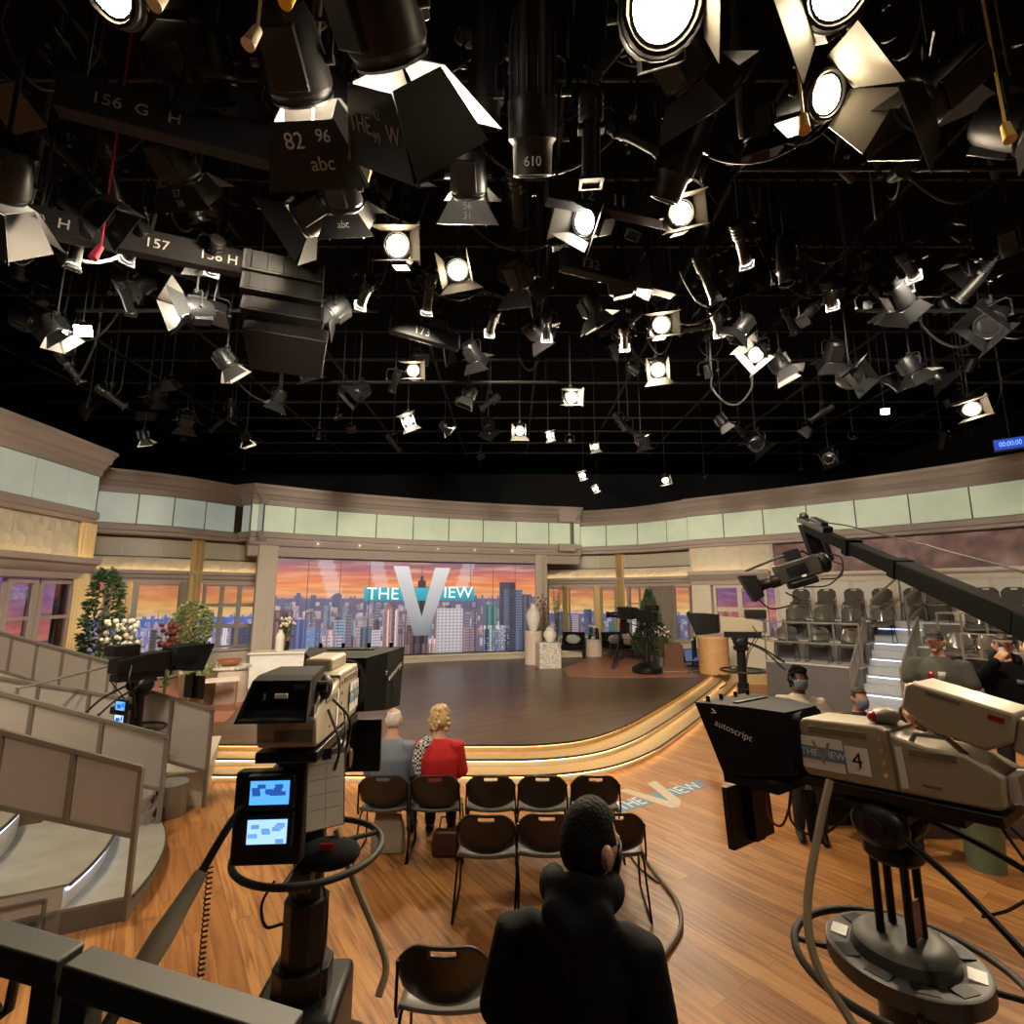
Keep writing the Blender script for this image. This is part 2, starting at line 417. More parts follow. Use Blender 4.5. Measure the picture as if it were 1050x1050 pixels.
def fascia(run, name, n, a, b, glow, z0=4.27, z1=5.06, back=-.9):
    """cornice, row of backlit panels and the ledge below them"""
    trim(run, [(-.9, 5.6), (0, 5.6), (0, 5.52), (-.05, 5.50), (-.10, 5.42), (-.12, 5.34), (-.20, 5.30), (-.22, 5.24), (-.28, 5.20), (-.30, z1), (-.9, z1)], CORN)
    w = MB(); run.slab(w, 0, run.L, back, -.36, z0, z1); wall = struct(name, w, DIVID, fix=True)
    run_w = (b-a)/n
    for i in range(n):
        p = MB(); run.slab(p, a+i*run_w+.018, a+(i+1)*run_w-.018, -.37, -.335, z0+.012, z1-.012, .3)
        p.obj('light_panel', glow, wall, fix=True)
    trim(run, [(-.9, z0), (-.28, z0), (-.24, z0-.03), (-.24, z0-.16), (-.30, z0-.18), (-.30, z0-.26), (-.9, z0-.26)], CORN)
    return wall
f1 = fascia(R1, 'wall_left_audience', 8, 0, R1.L, GLOWL)
f2 = fascia(R2, 'wall_left', 4, R2.px(98, -.33, 4.6), R2.px(241, -.33, 4.6), GLOWL)
f3 = fascia(RS, 'wall_screen', 9, 0, RS.L, GLOWP)
f4 = fascia(R4, 'wall_right', 4, 0, R4.L, GLOWP)
f5 = fascia(R5, 'wall_right_audience', 10, 0, R5.L, GLOWP)
# the two return faces beside the screen fascia
ret = Run([(-7.98, 14.42), (-7.24, 14.13)], smooth=False); fascia(ret, 'wall_screen_return', 1, 0, ret.L, GLOWL, back=-.4)
ret = Run([(2.56, 18.2), (2.4, 19.0)], smooth=False); fascia(ret, 'wall_screen_return_right', 1, 0, ret.L, GLOWP, back=-.4)
ret = Run([(-8.81, 11.12), (-9.7, 11.5)], smooth=False)

# ---------------------------------------------------------------- city pictures (video wall and backlit prints)
def city(mb, S, U, V, seed, stops, hor, far, mids, blds, ghost=None, nfar=70, nmid=46, cells=(80, 34), streak=1.0):
    """S(u, v, k): point of the picture at u, v metres, k layers in front of the sheet"""
    R = random.Random(seed); nu, nv = cells; hz = hor*V
    def skyc(fu, fv):
        t = max(0, (fv-hor)/(1-hor)); c = ramp(stops, t)
        s = NZ.noise(Vector((fu*5+seed, fv*26, 0)))*.7 + NZ.noise(Vector((fu*11, fv*60+seed, 3)))*.4
        s *= streak
        c = mixc(c, srgb(255, 214, 150), min(1, s*1.15)*.7) if s > 0 else mixc(c, srgb(118, 72, 100), min(1, -s*1.2)*.75)
        if ghost: c = ghost(fu, fv, c)
        return c
    g = [[(S(U*i/nu, V*j/nv, 0), skyc(i/nu, j/nv)) for j in range(nv+1)] for i in range(nu+1)]
    for i in range(nu):
        for j in range(nv):
            q = [g[i][j], g[i+1][j], g[i+1][j+1], g[i][j+1]]
            mb.add([p[0] for p in q], [(0, 1, 2, 3)], None, 0, [p[1] for p in q])
    def blk(u0, u1, v1, c, k, v0=0.0):
        n_ = int((u1-u0)/.14)+1
        if n_ > 1:
            for i_ in range(n_): blk(u0+(u1-u0)*i_/n_, u0+(u1-u0)*(i_+1)/n_, v1, c, k, v0)
            return
        u0 = max(0, u0); u1 = min(U, u1)
        if u1-u0 < 1e-3: return
        c2 = mixc(c, (c[0]*1.25+.02, c[1]*1.2+.02, c[2]*1.2+.03), .9)
        mb.add([S(u0, v0, k), S(u1, v0, k), S(u1, v1, k), S(u0, v1, k)], [(0, 1, 2, 3)], None, 0, [c, c, c2, c2])
    n = 24
    for i in range(n):                                       # hazy land below the horizon
        a = mixc(far, mids[0], .5)
        mb.add([S(U*i/n, 0, 1), S(U*(i+1)/n, 0, 1), S(U*(i+1)/n, hz, 1), S(U*i/n, hz, 1)], [(0, 1, 2, 3)], None, 0, [a, a, far, far])
    for i in range(nfar):
        u = R.random()*U; w = U*R.uniform(.004, .014); blk(u, u+w, hz*(1+R.random()**2.5*.10), mixc(far, (0.02, .03, .09), R.random()*.4), 2, hz*.8)
    for i in range(nmid*5):                                  # low blocks all over the plain
        v = hz*R.uniform(.25, .95); u = R.random()*U; w = U*R.uniform(.006, .02); c = R.choice(mids)
        c = mixc(c, far, (v/hz)**2*.7); c = mixc(c, (.9, .75, .65), R.random()*.35); blk(u, u+w, v, c, 3+(1-v/hz)*2, max(0, v-hz*R.uniform(.06, .16)))
    for i in range(nmid):
        u = R.random()*U; w = U*R.uniform(.012, .030); h = hz*R.uniform(.30, .95); c = R.choice(mids)
        h_ = 1-h/hz; bld(mb, S, blk, u, u+w, h, c, 5+h_*3, R, V)
    for (fu0, fu1, fv1, c, st) in blds: bld(mb, S, blk, fu0*U, fu1*U, fv1*V, c, 9, R, V, st)
def bld(mb, S, blk, u0, u1, v1, c, k, R, V, st=None):
    g_ = sum(c)/3; c = mixc(c, (g_, g_*.95, g_), .35); c = (c[0]*.85, c[1]*.82, c[2]*.82)
    blk(u0, u1, v1, c, k)
    st = st or R.choice('hvgn'); w = u1-u0; dk = (c[0]*.45, c[1]*.48, c[2]*.55); lt = (min(1, c[0]*1.6+.05), min(1, c[1]*1.5+.04), min(1, c[2]*1.5+.04))
    if st == 'h':
        n = max(3, int(v1/V*34))
        for i in range(n): blk(u0+w*.08, u1-w*.08, v1*(i+.55)/n, dk, k+.4, v1*(i+.1)/n)
    elif st == 'v':
        for i in range(4): blk(u0+w*(i+.15)/4, u0+w*(i+.55)/4, v1*.97, lt if i % 2 else dk, k+.4, v1*.02)
    elif st == 'g':
        n = max(4, int(v1/V*30)); m = max(3, int(w/V*26))
        for i in range(n):
            for j in range(m): blk(u0+w*(j+.2)/m, u0+w*(j+.75)/m, v1*(i+.7)/n, dk, k+.4, v1*(i+.2)/n)
    elif st == 's':                                          # slim spire
        blk(u0+w*.3, u1-w*.3, v1+V*.05, c, k); blk(u0+w*.46, u1-w*.46, v1+V*.16, c, k)
    else:
        blk(u0+w*.62, u1, v1, dk, k+.3); n = max(3, int(v1/V*40)); m = max(2, int(w/V*30))
        for i in range(n):
            for j in range(m):
                if R.random() < .6: blk(u0+w*(j+.25)/m, u0+w*(j+.6)/m, v1*(i+.6)/n, lt if R.random() < .5 else dk, k+.5, v1*(i+.3)/n)
MIDS = [srgb(110, 85, 95), srgb(150, 110, 100), srgb(90, 95, 130), srgb(180, 150, 140), srgb(70, 85, 120), srgb(120, 130, 150), srgb(95, 65, 65)]
VIDEO = attr_mat('video_wall_picture', 1.0, .35)
# --- the video wall
s0 = RS.px(277.5, -.5, 2.2); s1 = RS.px(550, -.5, 2.2); SU = s1-s0; SZ0, SZ1 = .60, 3.54
def SS(u, v, k): return RS.at(s0+u, -.5+.0016*k, SZ0+v)
def X(x): return (x-135)/875
def Y(y): return (625-y)/317
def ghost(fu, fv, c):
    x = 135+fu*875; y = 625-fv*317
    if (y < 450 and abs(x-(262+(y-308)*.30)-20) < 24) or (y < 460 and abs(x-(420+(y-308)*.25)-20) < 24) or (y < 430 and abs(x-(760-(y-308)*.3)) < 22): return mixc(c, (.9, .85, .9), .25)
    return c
screen = thing('video_wall', 'wide curved video wall showing a sunset city skyline and the show title', 'screen', RS.at((s0+s1)/2, -.55, SZ0))
pic = MB()
big = [(X(135), X(200), Y(470), srgb(105, 62, 60), 'v'), (X(203), X(240), Y(500), srgb(50, 85, 150), 'v'), (X(240), X(280), Y(525), srgb(95, 130, 185), 'n'),
       (X(285), X(343), Y(555), srgb(205, 190, 190), 'g'), (X(296), X(335), Y(535), srgb(190, 150, 140), 'v'), (X(318), X(352), Y(505), srgb(120, 165, 190), 'h'), (X(352), X(372), Y(488), srgb(130, 115, 130), 'h'),
       (X(400), X(435), Y(530), srgb(45, 90, 110), 'v'), (X(436), X(464), Y(540), srgb(200, 195, 200), 'h'), (X(470), X(520), Y(470), srgb(196, 160, 150), 'v'), (X(476), X(512), Y(455), srgb(150, 100, 90), 'n'),
       (X(570), X(622), Y(395), srgb(40, 38, 52), 'v'), (X(583), X(610), Y(372), srgb(44, 40, 56), 's'), (X(650), X(740), Y(470), srgb(200, 195, 195), 'g'), (X(745), X(785), Y(540), srgb(165, 130, 130), 'h'),
       (X(770), X(787), Y(480), srgb(110, 100, 120), 'n'), (X(822), X(864), Y(458), srgb(20, 120, 110), 'v'), (X(872), X(932), Y(375), srgb(58, 62, 78), 'n'), (X(885), X(958), Y(402), srgb(96, 112, 140), 'h'),
       (X(955), X(992), Y(420), srgb(70, 68, 84), 'v'), (X(812), X(964), Y(545), srgb(40, 70, 110), 'v'), (X(815), X(910), Y(533), srgb(190, 195, 205), 'n'), (X(970), X(1010), Y(470), srgb(180, 165, 175), 'g'),
       (X(545), X(650), Y(592), srgb(150, 95, 85), 'g'), (X(560), X(598), Y(560), srgb(110, 70, 66), 'h'), (X(620), X(648), Y(575), srgb(200, 170, 160), 'v')]
city(pic, SS, SU, SZ1-SZ0, 11, [(0, srgb(190, 130, 130)), (.10, srgb(232, 160, 110)), (.35, srgb(238, 140, 78)), (.6, srgb(214, 116, 92)), (.82, srgb(176, 104, 112)), (1, srgb(132, 96, 118))],
     .60, srgb(104, 98, 122), MIDS, big, ghost, 110, 60, (120, 64))
vw = lambda x, y, k: SS(X(x)*SU, Y(y)*(SZ1-SZ0), k)
for i in range(16):                                          # teal title band
    a = 405+375*i/16; b = 405+375*(i+1)/16; c = srgb(22, 150, 170); 
    pic.add([vw(a, 442, 12), vw(b, 442, 12), vw(b, 397, 12), vw(a, 397, 12)], [(0, 1, 2, 3)], None, 0, [c, c, mixc(c, (.1, .6, .7), .5), mixc(c, (.1, .6, .7), .5)])
cv = lambda t: mixc(srgb(225, 222, 220), srgb(120, 124, 128), t)
pts_l = [((500, 322), (548, 322)), ((530, 420), (572, 420)), ((572, 562), (600, 500))]
for lst in ([((498, 322), (550, 322)), ((524, 402), (572, 410)), ((548, 480), (598, 498)), ((574, 563), (598, 563))],
            [((640, 325), (693, 325)), ((620, 410), (670, 402)), ((598, 498), (646, 480)), ((598, 563), (620, 563))]):
    for i in range(3):
        (a, b), (c, d) = lst[i], lst[i+1]; t0, t1 = i/3, (i+1)/3
        pic.add([vw(*c, 14), vw(*d, 14), vw(*b, 14), vw(*a, 14)], [(0, 1, 2, 3)], None, 0, [cv(t1), cv(t1), cv(t0), cv(t0)])
for x in (235, 330, 421, 765, 848, 930):                     # panel joints of the wall
    d = srgb(70, 45, 50); pic.add([vw(x-.8, 625, 13), vw(x+.8, 625, 13), vw(x+.8, 309, 13), vw(x-.8, 309, 13)], [(0, 1, 2, 3)], None, 0, d)
pic.obj('screen_picture', VIDEO, screen, smooth=False)
screen_letters = mat('screen_letter_white', (.9, .95, .95), .5, emit=.95, ecol=(.95, 1, 1))
for s, x0, x1, yc in (('THE', 415, 518, 420), ('IEW', 672, 772, 415)):
    a = vw(x0, yc, 15); b = vw(x1, yc, 15); xd = (b-a).normalized(); zz = Vector((0, 0, 1)); n = Vector((xd.y, -xd.x, 0))
    mid = (a+b)/2 + n*.012; me = text_mesh(s, 1, .0); w = max(v.co.x for v in me.vertices)-min(v.co.x for v in me.vertices)
    h = max(v.co.y for v in me.vertices)-min(v.co.y for v in me.vertices); k = (b-a).length/w; kh = .40/h*.92
    text(s, 1, screen_letters, basis(mid, xd, zz, n) @ Matrix.Diagonal((k, kh, 1, 1)), screen, 0.0, 'screen_lettering', thin=-.008)
for o in bpy.data.objects:                                   # picture was built in place: keep it there under the moved base
    if o.parent is screen: o.matrix_parent_inverse = Matrix.Translation(-screen.location)
case = MB(); RS.slab(case, s0-.03, s1+.03, -.62, -.512, SZ0-.03, SZ1+.03); c_ = case.obj('screen_case', BLK, screen, fix=True); c_.matrix_parent_inverse = Matrix.Translation(-screen.location)
# wall around the screen
trim(RS, [(-.9, 4.02), (-.32, 4.02), (-.34, 3.9), (-.42, 3.86), (-.44, SZ1+.05), (-.9, SZ1+.05)], CORN)
trim(RS, [(-.8, SZ0-.04), (-.42, SZ0-.04), (-.40, SZ0-.08), (-.40, SZ0-.12), (-.43, SZ0-.14), (-.43, ST), (-.8, ST)], CORNL)
for px, wd in ((276, .12), (266, .16), (553.5, .16), (558, .10)):
    p = MB(); d = RS.px(px, -.45, 2); RS.slab(p, d-wd, d+wd, -.62, -.36, ST, 4.0, .1); TRIM_N[0] += 1; struct('trim_%d' % TRIM_N[0], p, CORNL, fix=True, bevel=.02)
for px in (325, 368, 408, 448, 486, 524):
    d = RS.px(px, -.45, 4.0); p = MB(); q = RS.at(d, -.28, 4.008); p.cyl(q, q+Vector((0, 0, -.012)), .035)
    c = MB(); c.tube([q+Vector((.05*cos(a), .05*sin(a), -.006)) for a in [2*pi*i/16 for i in range(16)]], .008, 6, closed=True)
    t = thing('downlight', 'small round recessed spotlight in the soffit above the video wall', 'light', q, 0, 'soffit downlights above the video wall')
    for o in (p.obj('lens', DOWNL, t), c.obj('ring', CHROME, t)): o.matrix_parent_inverse = Matrix.Translation(-q)

# ---------------------------------------------------------------- window walls
PRINT = attr_mat('backlit_print', .95, .6); PRINTD = attr_mat('backlit_print_dim', .62, .6)
def backdrop(run, a, b, off, z0, z1, seed, stops, hor, far, blds, m, label, mids=MIDS, **k):
    mb = MB(); U = b-a
    city(mb, lambda u, v, q: run.at(a+u, off+.002*q, z0+v), U, z1-z0, seed, stops, hor, far, mids, blds, **k)
    o = mb.obj('skyline_backdrop', m, smooth=False); tag(o, label, 'backdrop')
    s = MB(); run.slab(s, a, b, off-.05, off-.012, z0, z1); s.obj('backing_sheet', BLKM, o, fix=True); return o
WIN = [0]
def post(run, px, wd, o0, o1, z0, z1, m, parent=None, name='window_post', d=None):
    d = run.px(px, (o0+o1)/2, 2) if d is None else d
    p = MB(); run.slab(p, d-wd/2, d+wd/2, o0, o1, z0, z1, .2); return p.obj(name, m, parent, fix=True)
def window(run, a, b, off, z0, z1, cols, rows, m=WFRAME, fw=.06, mw=.05):
    """a window: outer frame, muntins, panes"""
    WIN[0] += 1
    fr = MB()
    run.slab(fr, a, a+fw, off-.05, off+.05, z0, z1); run.slab(fr, b-fw, b, off-.05, off+.05, z0, z1)
    run.slab(fr, a, b, off-.05, off+.05, z0, z0+fw); run.slab(fr, a, b, off-.05, off+.05, z1-fw, z1)
    o = struct('window_%d' % WIN[0], fr, m, fix=True)
    mu = MB()
    for i in range(1, cols): d = a+(b-a)*i/cols; run.slab(mu, d-mw/2, d+mw/2, off-.03, off+.03, z0, z1)
    for j in range(1, rows): z = z0+(z1-z0)*j/rows; run.slab(mu, a, b, off-.03, off+.03, z-mw/2, z+mw/2)
    if mu.v: mu.obj('muntin', m, o, fix=True)
    g = MB(); run.slab(g, a+fw, b-fw, off-.004, off+.004, z0+fw, z1-fw); g.obj('pane', GLASS, o, fix=True)
    return o
WT, WB = 2.78, .95
def wallband(run, name, a, b, off):
    """set-back wall over the windows: frosted band with dark rails, lit quilted strip, cornice"""
    w = MB(); run.slab(w, a, b, off-.25, off-.02, 3.10, 4.05); wall = struct(name, w, CREAM, fix=True)
    n = max(2, round((b-a)/.95))
    for i in range(n):
        p = MB(); run.slab(p, a+(b-a)*i/n+.012, a+(b-a)*(i+1)/n-.012, off-.02, off+.0, 3.50, 3.95); p.obj('frosted_panel', BAND, wall, fix=True)
        q = MB(); run.slab(q, a+(b-a)*i/n+.004, a+(b-a)*(i+1)/n-.004, off-.02, off+.0, 3.10, 3.44); q.obj('quilted_panel', QUILT, wall, fix=True)
    r = MB(); run.slab(r, a, b, off-.02, off+.03, 3.955, 3.99); run.slab(r, a, b, off-.02, off+.03, 3.455, 3.485); r.obj('rail', DIVID, wall, fix=True)
    trim(run, [(off-.25, 3.09), (off+.125, 3.09), (off+.125, 3.125), (off+.16, 3.125), (off+.16, 3.03), (off+.10, 3.0), (off+.08, 2.92), (off+.02, 2.88), (off+.02, 2.80), (off-.25, 2.80)], CORN, a, b)
    l = MB(); run.slab(l, a, b, off+.05, off+.08, 3.092, 3.105); struct('band_light_%d' % TRIM_N[0], l, LED, fix=True)
def lowwall(run, name, a, b, off, z0=ST, z1=WB, m=CORNL):
    w = MB(); run.slab(w, a, b, off-.2, off, z0, z1-.04); wall = struct(name, w, m, fix=True)
    n = max(1, round((b-a)/.8))
    for i in range(n):
        p = MB(); run.slab(p, a+(b-a)*i/n+.06, a+(b-a)*(i+1)/n-.06, off-.01, off+.02, z0+.12, z1-.12); p.obj('raised_panel', m, wall, fix=True)
    trim(run, [(off-.25, z1), (off+.10, z1), (off+.10, z1-.04), (off-.25, z1-.04)], CORNL, a, b)
def curtain(run, d, off, z0, z1, wd, label, seed=1):
    """gathered drape: a folded sheet with thickness"""
    base = run.at(d, off, z0); tn = run.tan(d); n = Vector((tn.y, -tn.x, 0)); R = random.Random(seed); mb = MB(); N = 44
    rings = []
    for z in (z0, z0+(z1-z0)*.3, z0+(z1-z0)*.62, z0+(z1-z0)*.9, z1):
        wv = wd*(1-.10*sin((z-z0)/(z1-z0)*pi)); fr = []
        for i in range(N+1):
            t = i/N; fr.append(base + tn*(t-.5)*wv + n*(.055*sin(t*2*pi*5.5+.5*sin(z)) + .02*sin(t*40+seed)) + Vector((0, 0, z-z0)))
        rings.append(fr + [p - n*.02 for p in reversed(fr)])
    mb.loft(rings)
    t = thing('curtain', label, 'curtain', base, 0, None)
    o = mb.obj('drape', CURT, t, fix=True); o.matrix_parent_inverse = Matrix.Translation(-base)
    r = MB(); r.cyl(base - tn*wd*.6 + Vector((0, 0, z1-z0)), base + tn*wd*.6 + Vector((0, 0, z1-z0)), .022)
    q = r.obj('curtain_rod', BRASS, t); q.matrix_parent_inverse = Matrix.Translation(-base)
SUNSET = [(0, srgb(240, 205, 160)), (.2, srgb(244, 190, 110)), (.45, srgb(236, 150, 88)), (.75, srgb(206, 120, 104)), (1, srgb(170, 108, 118))]
PURPLE = [(0, srgb(235, 130, 120)), (.2, srgb(228, 120, 120)), (.5, srgb(170, 110, 160)), (1, srgb(130, 100, 175))]
WM = [srgb(225, 190, 190), srgb(200, 160, 160), srgb(240, 225, 220), srgb(150, 130, 160), srgb(180, 150, 140)]
OW = -.75
R2W = Run([(-10.5, 12.1), (-10.25, 12.25), (-8.88, 13.18), (-7.98, 14.2), (-7.1, 14.95), (-6.0, 15.6)])
R4W = Run([(.55, 19.9), (1.5, 19.35), (2.35, 19.02), (3.2, 18.75), (4.39, 18.12), (5.84, 16.6)])
R2F, R2, R4F, R4 = R2, R2W, R4, R4W
# left window wall (R2)
a2 = R2.px(100, OW, 2); b2 = R2.L
wallband(R2, 'wall_left_band', 0, b2, OW)
lowwall(R2, 'wall_left_sill', 0, b2, OW)
backdrop(R2, 0, b2, -1.9, .3, 3.2, 5, SUNSET, .52, srgb(96, 120, 190), [(.50, .58, .30, srgb(235, 205, 200), 'h'), (.36, .42, .42, srgb(90, 90, 90), 'h'), (.78, .86, .50, srgb(215, 120, 90), 'v'), (.7, .78, .44, srgb(80, 90, 120), 'g'), (.88, .95, .62, srgb(60, 75, 130), 's')], PRINT,
         'backlit sunset skyline print behind the windows left of the video wall', WM, nfar=120)
for px, wd in ((106, .1), (130, .09), (136, .12), (185, .10), (189, .14)):
    TRIM_N[0] += 1; p = MB(); d = R2.px(px, OW, 2); R2.slab(p, d-wd/2, d+wd/2, OW-.10, OW+.05, WB, WT+.03, .2); struct('trim_%d' % TRIM_N[0], p, BRASS if px == 130 else WFRAME, fix=True)
window(R2, R2.px(109, OW, 2), R2.px(129, OW, 2), OW-.03, WB, WT, 1, 1)
window(R2, R2.px(137, OW, 2), R2.px(184, OW, 2), OW-.03, WB, WT, 1, 1)
wdr = window(R2, R2.px(206, OW, 2), R2.px(262, OW, 2), OW+.02, WB+.05, WT, 3, 3, mw=.10)
curtain(R2, R2.px(196.5, OW+.12, 2), OW+.14, 1.0, 4.25, .34, 'gold floor-length curtain between the two left windows of the skyline wall', 2)
curtain(R1, R1.L-.12, -.35, 1.05, 4.0, .42, 'gold curtain at the end of the left audience wall, beside the dark green tree', 3)
# right window wall (R4)
wallband(R4, 'wall_right_band', 0, R4.L, OW)
lowwall(R4, 'wall_right_sill', 0, R4.L, OW)
backdrop(R4, 0, R4.L, -1.9, .3, 3.2, 8, SUNSET, .50, srgb(110, 110, 150), [(.06, .13, .52, srgb(60, 75, 100), 'v'), (.20, .26, .48, srgb(190, 170, 180), 'h'), (.30, .37, .56, srgb(70, 90, 130), 'n'), (.44, .52, .40, srgb(20, 120, 105), 'n'), (.56, .62, .44, srgb(230, 215, 215), 'h')], PRINT,
         'backlit orange skyline print behind the windows right of the video wall', MIDS, nfar=60)
for px, wd in ((560, .12), (580, .16), (613, .16), (632, .10), (645, .10), (667, .14), (690, .12)):
    TRIM_N[0] += 1; p = MB(); d = R4.px(px, OW, 2); R4.slab(p, d-wd/2, d+wd/2, OW-.10, OW+.05, WB, WT+.03, .2); struct('trim_%d' % TRIM_N[0], p, BRASS if px in (580, 613) else WFRAME, fix=True)
window(R4, R4.px(561, OW, 2), R4.px(578, OW, 2), OW-.03, WB, WT, 1, 1)
window(R4, R4.px(583, OW, 2), R4.px(611, OW, 2), OW-.03, WB, WT, 1, 1)
window(R4, R4.px(616, OW, 2), R4.px(632, OW, 2), OW-.03, WB, WT, 1, 1)
window(R4, R4.px(645, OW, 2), R4.px(667, OW, 2), OW-.03, WB, WT, 2, 3)
window(R4, R4.px(691, OW, 2), R4.px(709, OW, 2), OW-.03, WB, WT, 1, 1)
curtain(R4, R4.px(637, OW+.1, 2), OW+.14, 1.0, 4.0, .32, 'gold curtain hanging behind the potted green tree', 4)
curtain(R5, .22, -.45, 1.0, 4.2, .40, 'gold curtain at the inner end of the right audience wall', 5)
curtain(R4, .18, OW+.22, 1.0, 4.0, .18, 'narrow gold curtain at the right edge of the video wall', 6)
# open French door leaf by the tree
WIN[0] += 0
dl = MB(); q0 = R4.at(R4.px(668, OW, 2), OW+.03, ST); q1 = R4.at(R4.px(690, OW+.3, 2), OW+.35, ST); dv = (q1-q0); L_ = dv.length; dv.normalize(); dn = Vector((dv.y, -dv.x, 0))
B_ = basis(q0, dv, -dn, (0, 0, 1))
for x0, x1, z0, z1 in ((0, .09, 0, 2.45), (L_-.09, L_, 0, 2.45), (0, L_, 0, .5), (0, L_, 2.36, 2.45), (L_/2-.04, L_/2+.04, 0, 2.45), (0, L_, 1.08, 1.15), (0, L_, 1.72, 1.79)): dl.box((x0, -.03, z0), (x1, .03, z1), B_)
dr = struct('door_1', dl, WFRAME); g = MB(); g.box((.05, -.006, .4), (L_-.05, .006, 2.4), B_); g.obj('pane', mat('door_panel_taupe', (.30, .26, .21), .4), dr)
# left audience wall (R1): quilted frieze, cornice, window by the frame edge
w = MB(); R1.slab(w, 0, R1.L, -.8, -.42, 3.2, 4.02); wl = struct('wall_left_frieze', w, CREAM, fix=True)
for i in range(7):
    q = MB(); R1.slab(q, R1.L*i/7+.006, R1.L*(i+1)/7-.006, -.43, -.40, 3.22, 4.0); q.obj('quilted_panel', QUILT, wl, fix=True)
trim(R1, [(-.8, 3.20), (-.12, 3.20), (-.12, 3.235), (-.08, 3.235), (-.08, 3.12), (-.16, 3.08), (-.20, 2.98), (-.30, 2.92), (-.32, 2.80), (-.8, 2.80)], CORN)
l = MB(); R1.slab(l, 0, R1.L-.1, -.22, -.19, 3.202, 3.215); struct('band_light_1', l, LED, fix=True)
lowwall(R1, 'wall_left_lower', 0, R1.L, -.42, 0, 1.25, CREAM)
backdrop(R1, 0, R1.L+.0, -.95, .9, 3.0, 21, PURPLE, .30, srgb(120, 90, 130), [(.62, .70, .40, srgb(60, 50, 60), 'g')], PRINTD, 'backlit purple dusk skyline print behind the left audience window', MIDS)
for a, b in ((0, 33), (35, 72)):
    window(R1, max(.3, R1.px(a, -.45, 2)), R1.px(b, -.45, 2), -.47, 1.28, 2.78, 1, 2, CORN, .09, .07)
    post(R1, b-3, .16, -.62, -.50, 1.3, 2.78, DIVID, None, 'shutter').__setitem__('kind', 'structure')
p = MB(); R1.slab(p, R1.px(77, -.45, 2), R1.L, -.6, -.34, 1.25, 2.8); struct('wall_left_pier', p, CREAM, fix=True, bevel=.02)
# right audience wall (R5)
c5 = R5.px(792, -.5, 3)
w = MB(); R5.slab(w, 0, c5, -.8, -.42, 3.2, 4.02); wl = struct('wall_right_frieze', w, CREAM, fix=True)
for i in range(3):
    q = MB(); R5.slab(q, c5*i/3+.006, c5*(i+1)/3-.006, -.43, -.40, 3.22, 4.0); q.obj('quilted_panel', QUILT, wl, fix=True)
trim(R5, [(-.8, 3.20), (-.16, 3.20), (-.16, 3.235), (-.12, 3.235), (-.12, 3.12), (-.18, 3.08), (-.22, 2.98), (-.32, 2.92), (-.34, 2.80), (-.8, 2.80)], CORN, 0, c5)
l = MB(); R5.slab(l, .1, c5-.05, -.26, -.23, 3.202, 3.215); struct('band_light_2', l, LED, fix=True)
lowwall(R5, 'wall_right_lower', 0, R5.px(800, -.5, 1.5), -.42, 0, 1.25, CREAM)
backdrop(R5, 0, c5+.6, -1.7, .9, 3.0, 31, PURPLE, .38, srgb(150, 90, 130), [(.1, .3, .5, srgb(215, 110, 90), 'v'), (.5, .62, .45, srgb(90, 70, 120), 'g')], PRINTD, 'backlit pink dusk print behind the small window by the right bleachers', MIDS)
window(R5, R5.px(733, -.45, 2), R5.px(788, -.45, 2), -.47, 1.28, 2.78, 2, 2, CORNL, .08, .14)
p = MB(); R5.slab(p, .05, R5.px(731, -.45, 2), -.6, -.34, 1.25, 2.8); struct('wall_right_pier', p, CREAM, fix=True, bevel=.02)
# long blurred picture band and white wainscot behind the right bleachers
e5 = R5.L
pb = MB(); R = random.Random(3); n = 110
for i in range(n):
    def cc(x, y):
        t = NZ.noise(Vector((x*.16, y*1.2, 7)))+NZ.noise(Vector((x*.5, y*.6, 2)))*.6
        c = mixc(srgb(140, 92, 76), srgb(196, 160, 146), max(0, t)) if t > 0 else mixc(srgb(140, 92, 76), srgb(70, 56, 66), min(1, -t*1.4))
        return c
    for j in range(6):
        a = c5+.1+(e5-c5-.1)*i/n; b = c5+.1+(e5-c5-.1)*(i+1)/n; z0 = 3.10+.88*j/6; z1 = 3.10+.88*(j+1)/6
        pb.add([R5.at(a, -.62, z0), R5.at(b, -.62, z0), R5.at(b, -.62, z1), R5.at(a, -.62, z1)], [(0, 1, 2, 3)], None, 0, [cc(i, j), cc(i+1, j), cc(i+1, j+1), cc(i, j+1)])
pbo = pb.obj('picture_band', attr_mat('picture_band_print', .45, .25), smooth=False); tag(pbo, 'long blurred city picture band above the right bleachers', 'picture')
s = MB(); R5.slab(s, c5+.1, e5, -.68, -.64, 3.1, 3.98); s.obj('backing_sheet', BLKM, pbo, fix=True)
trim(R5, [(-.8, 3.12), (-.40, 3.12), (-.40, 3.04), (-.50, 2.98), (-.50, 2.86), (-.8, 2.86)], CORNL, c5, e5)
p = MB(); R5.slab(p, c5, c5+.10, -.7, -.36, 2.8, 4.0, .1); struct('trim_95', p, CORNL, fix=True)
w = MB(); R5.slab(w, R5.px(797, -.5, 1.5), e5, -.8, -.56, 0, 2.88); wl = struct('wall_right_wainscot', w, WALLW, fix=True)
d = c5+.05
while d < e5-.5:
    p = MB(); R5.slab(p, d, d+.10, -.57, -.52, .5, 2.87); p.obj('batten', CORNL, wl, fix=True); d += .92
p = MB(); R5.slab(p, c5, e5, -.57, -.52, 2.10, 2.2); p.obj('batten', CORNL, wl, fix=True)
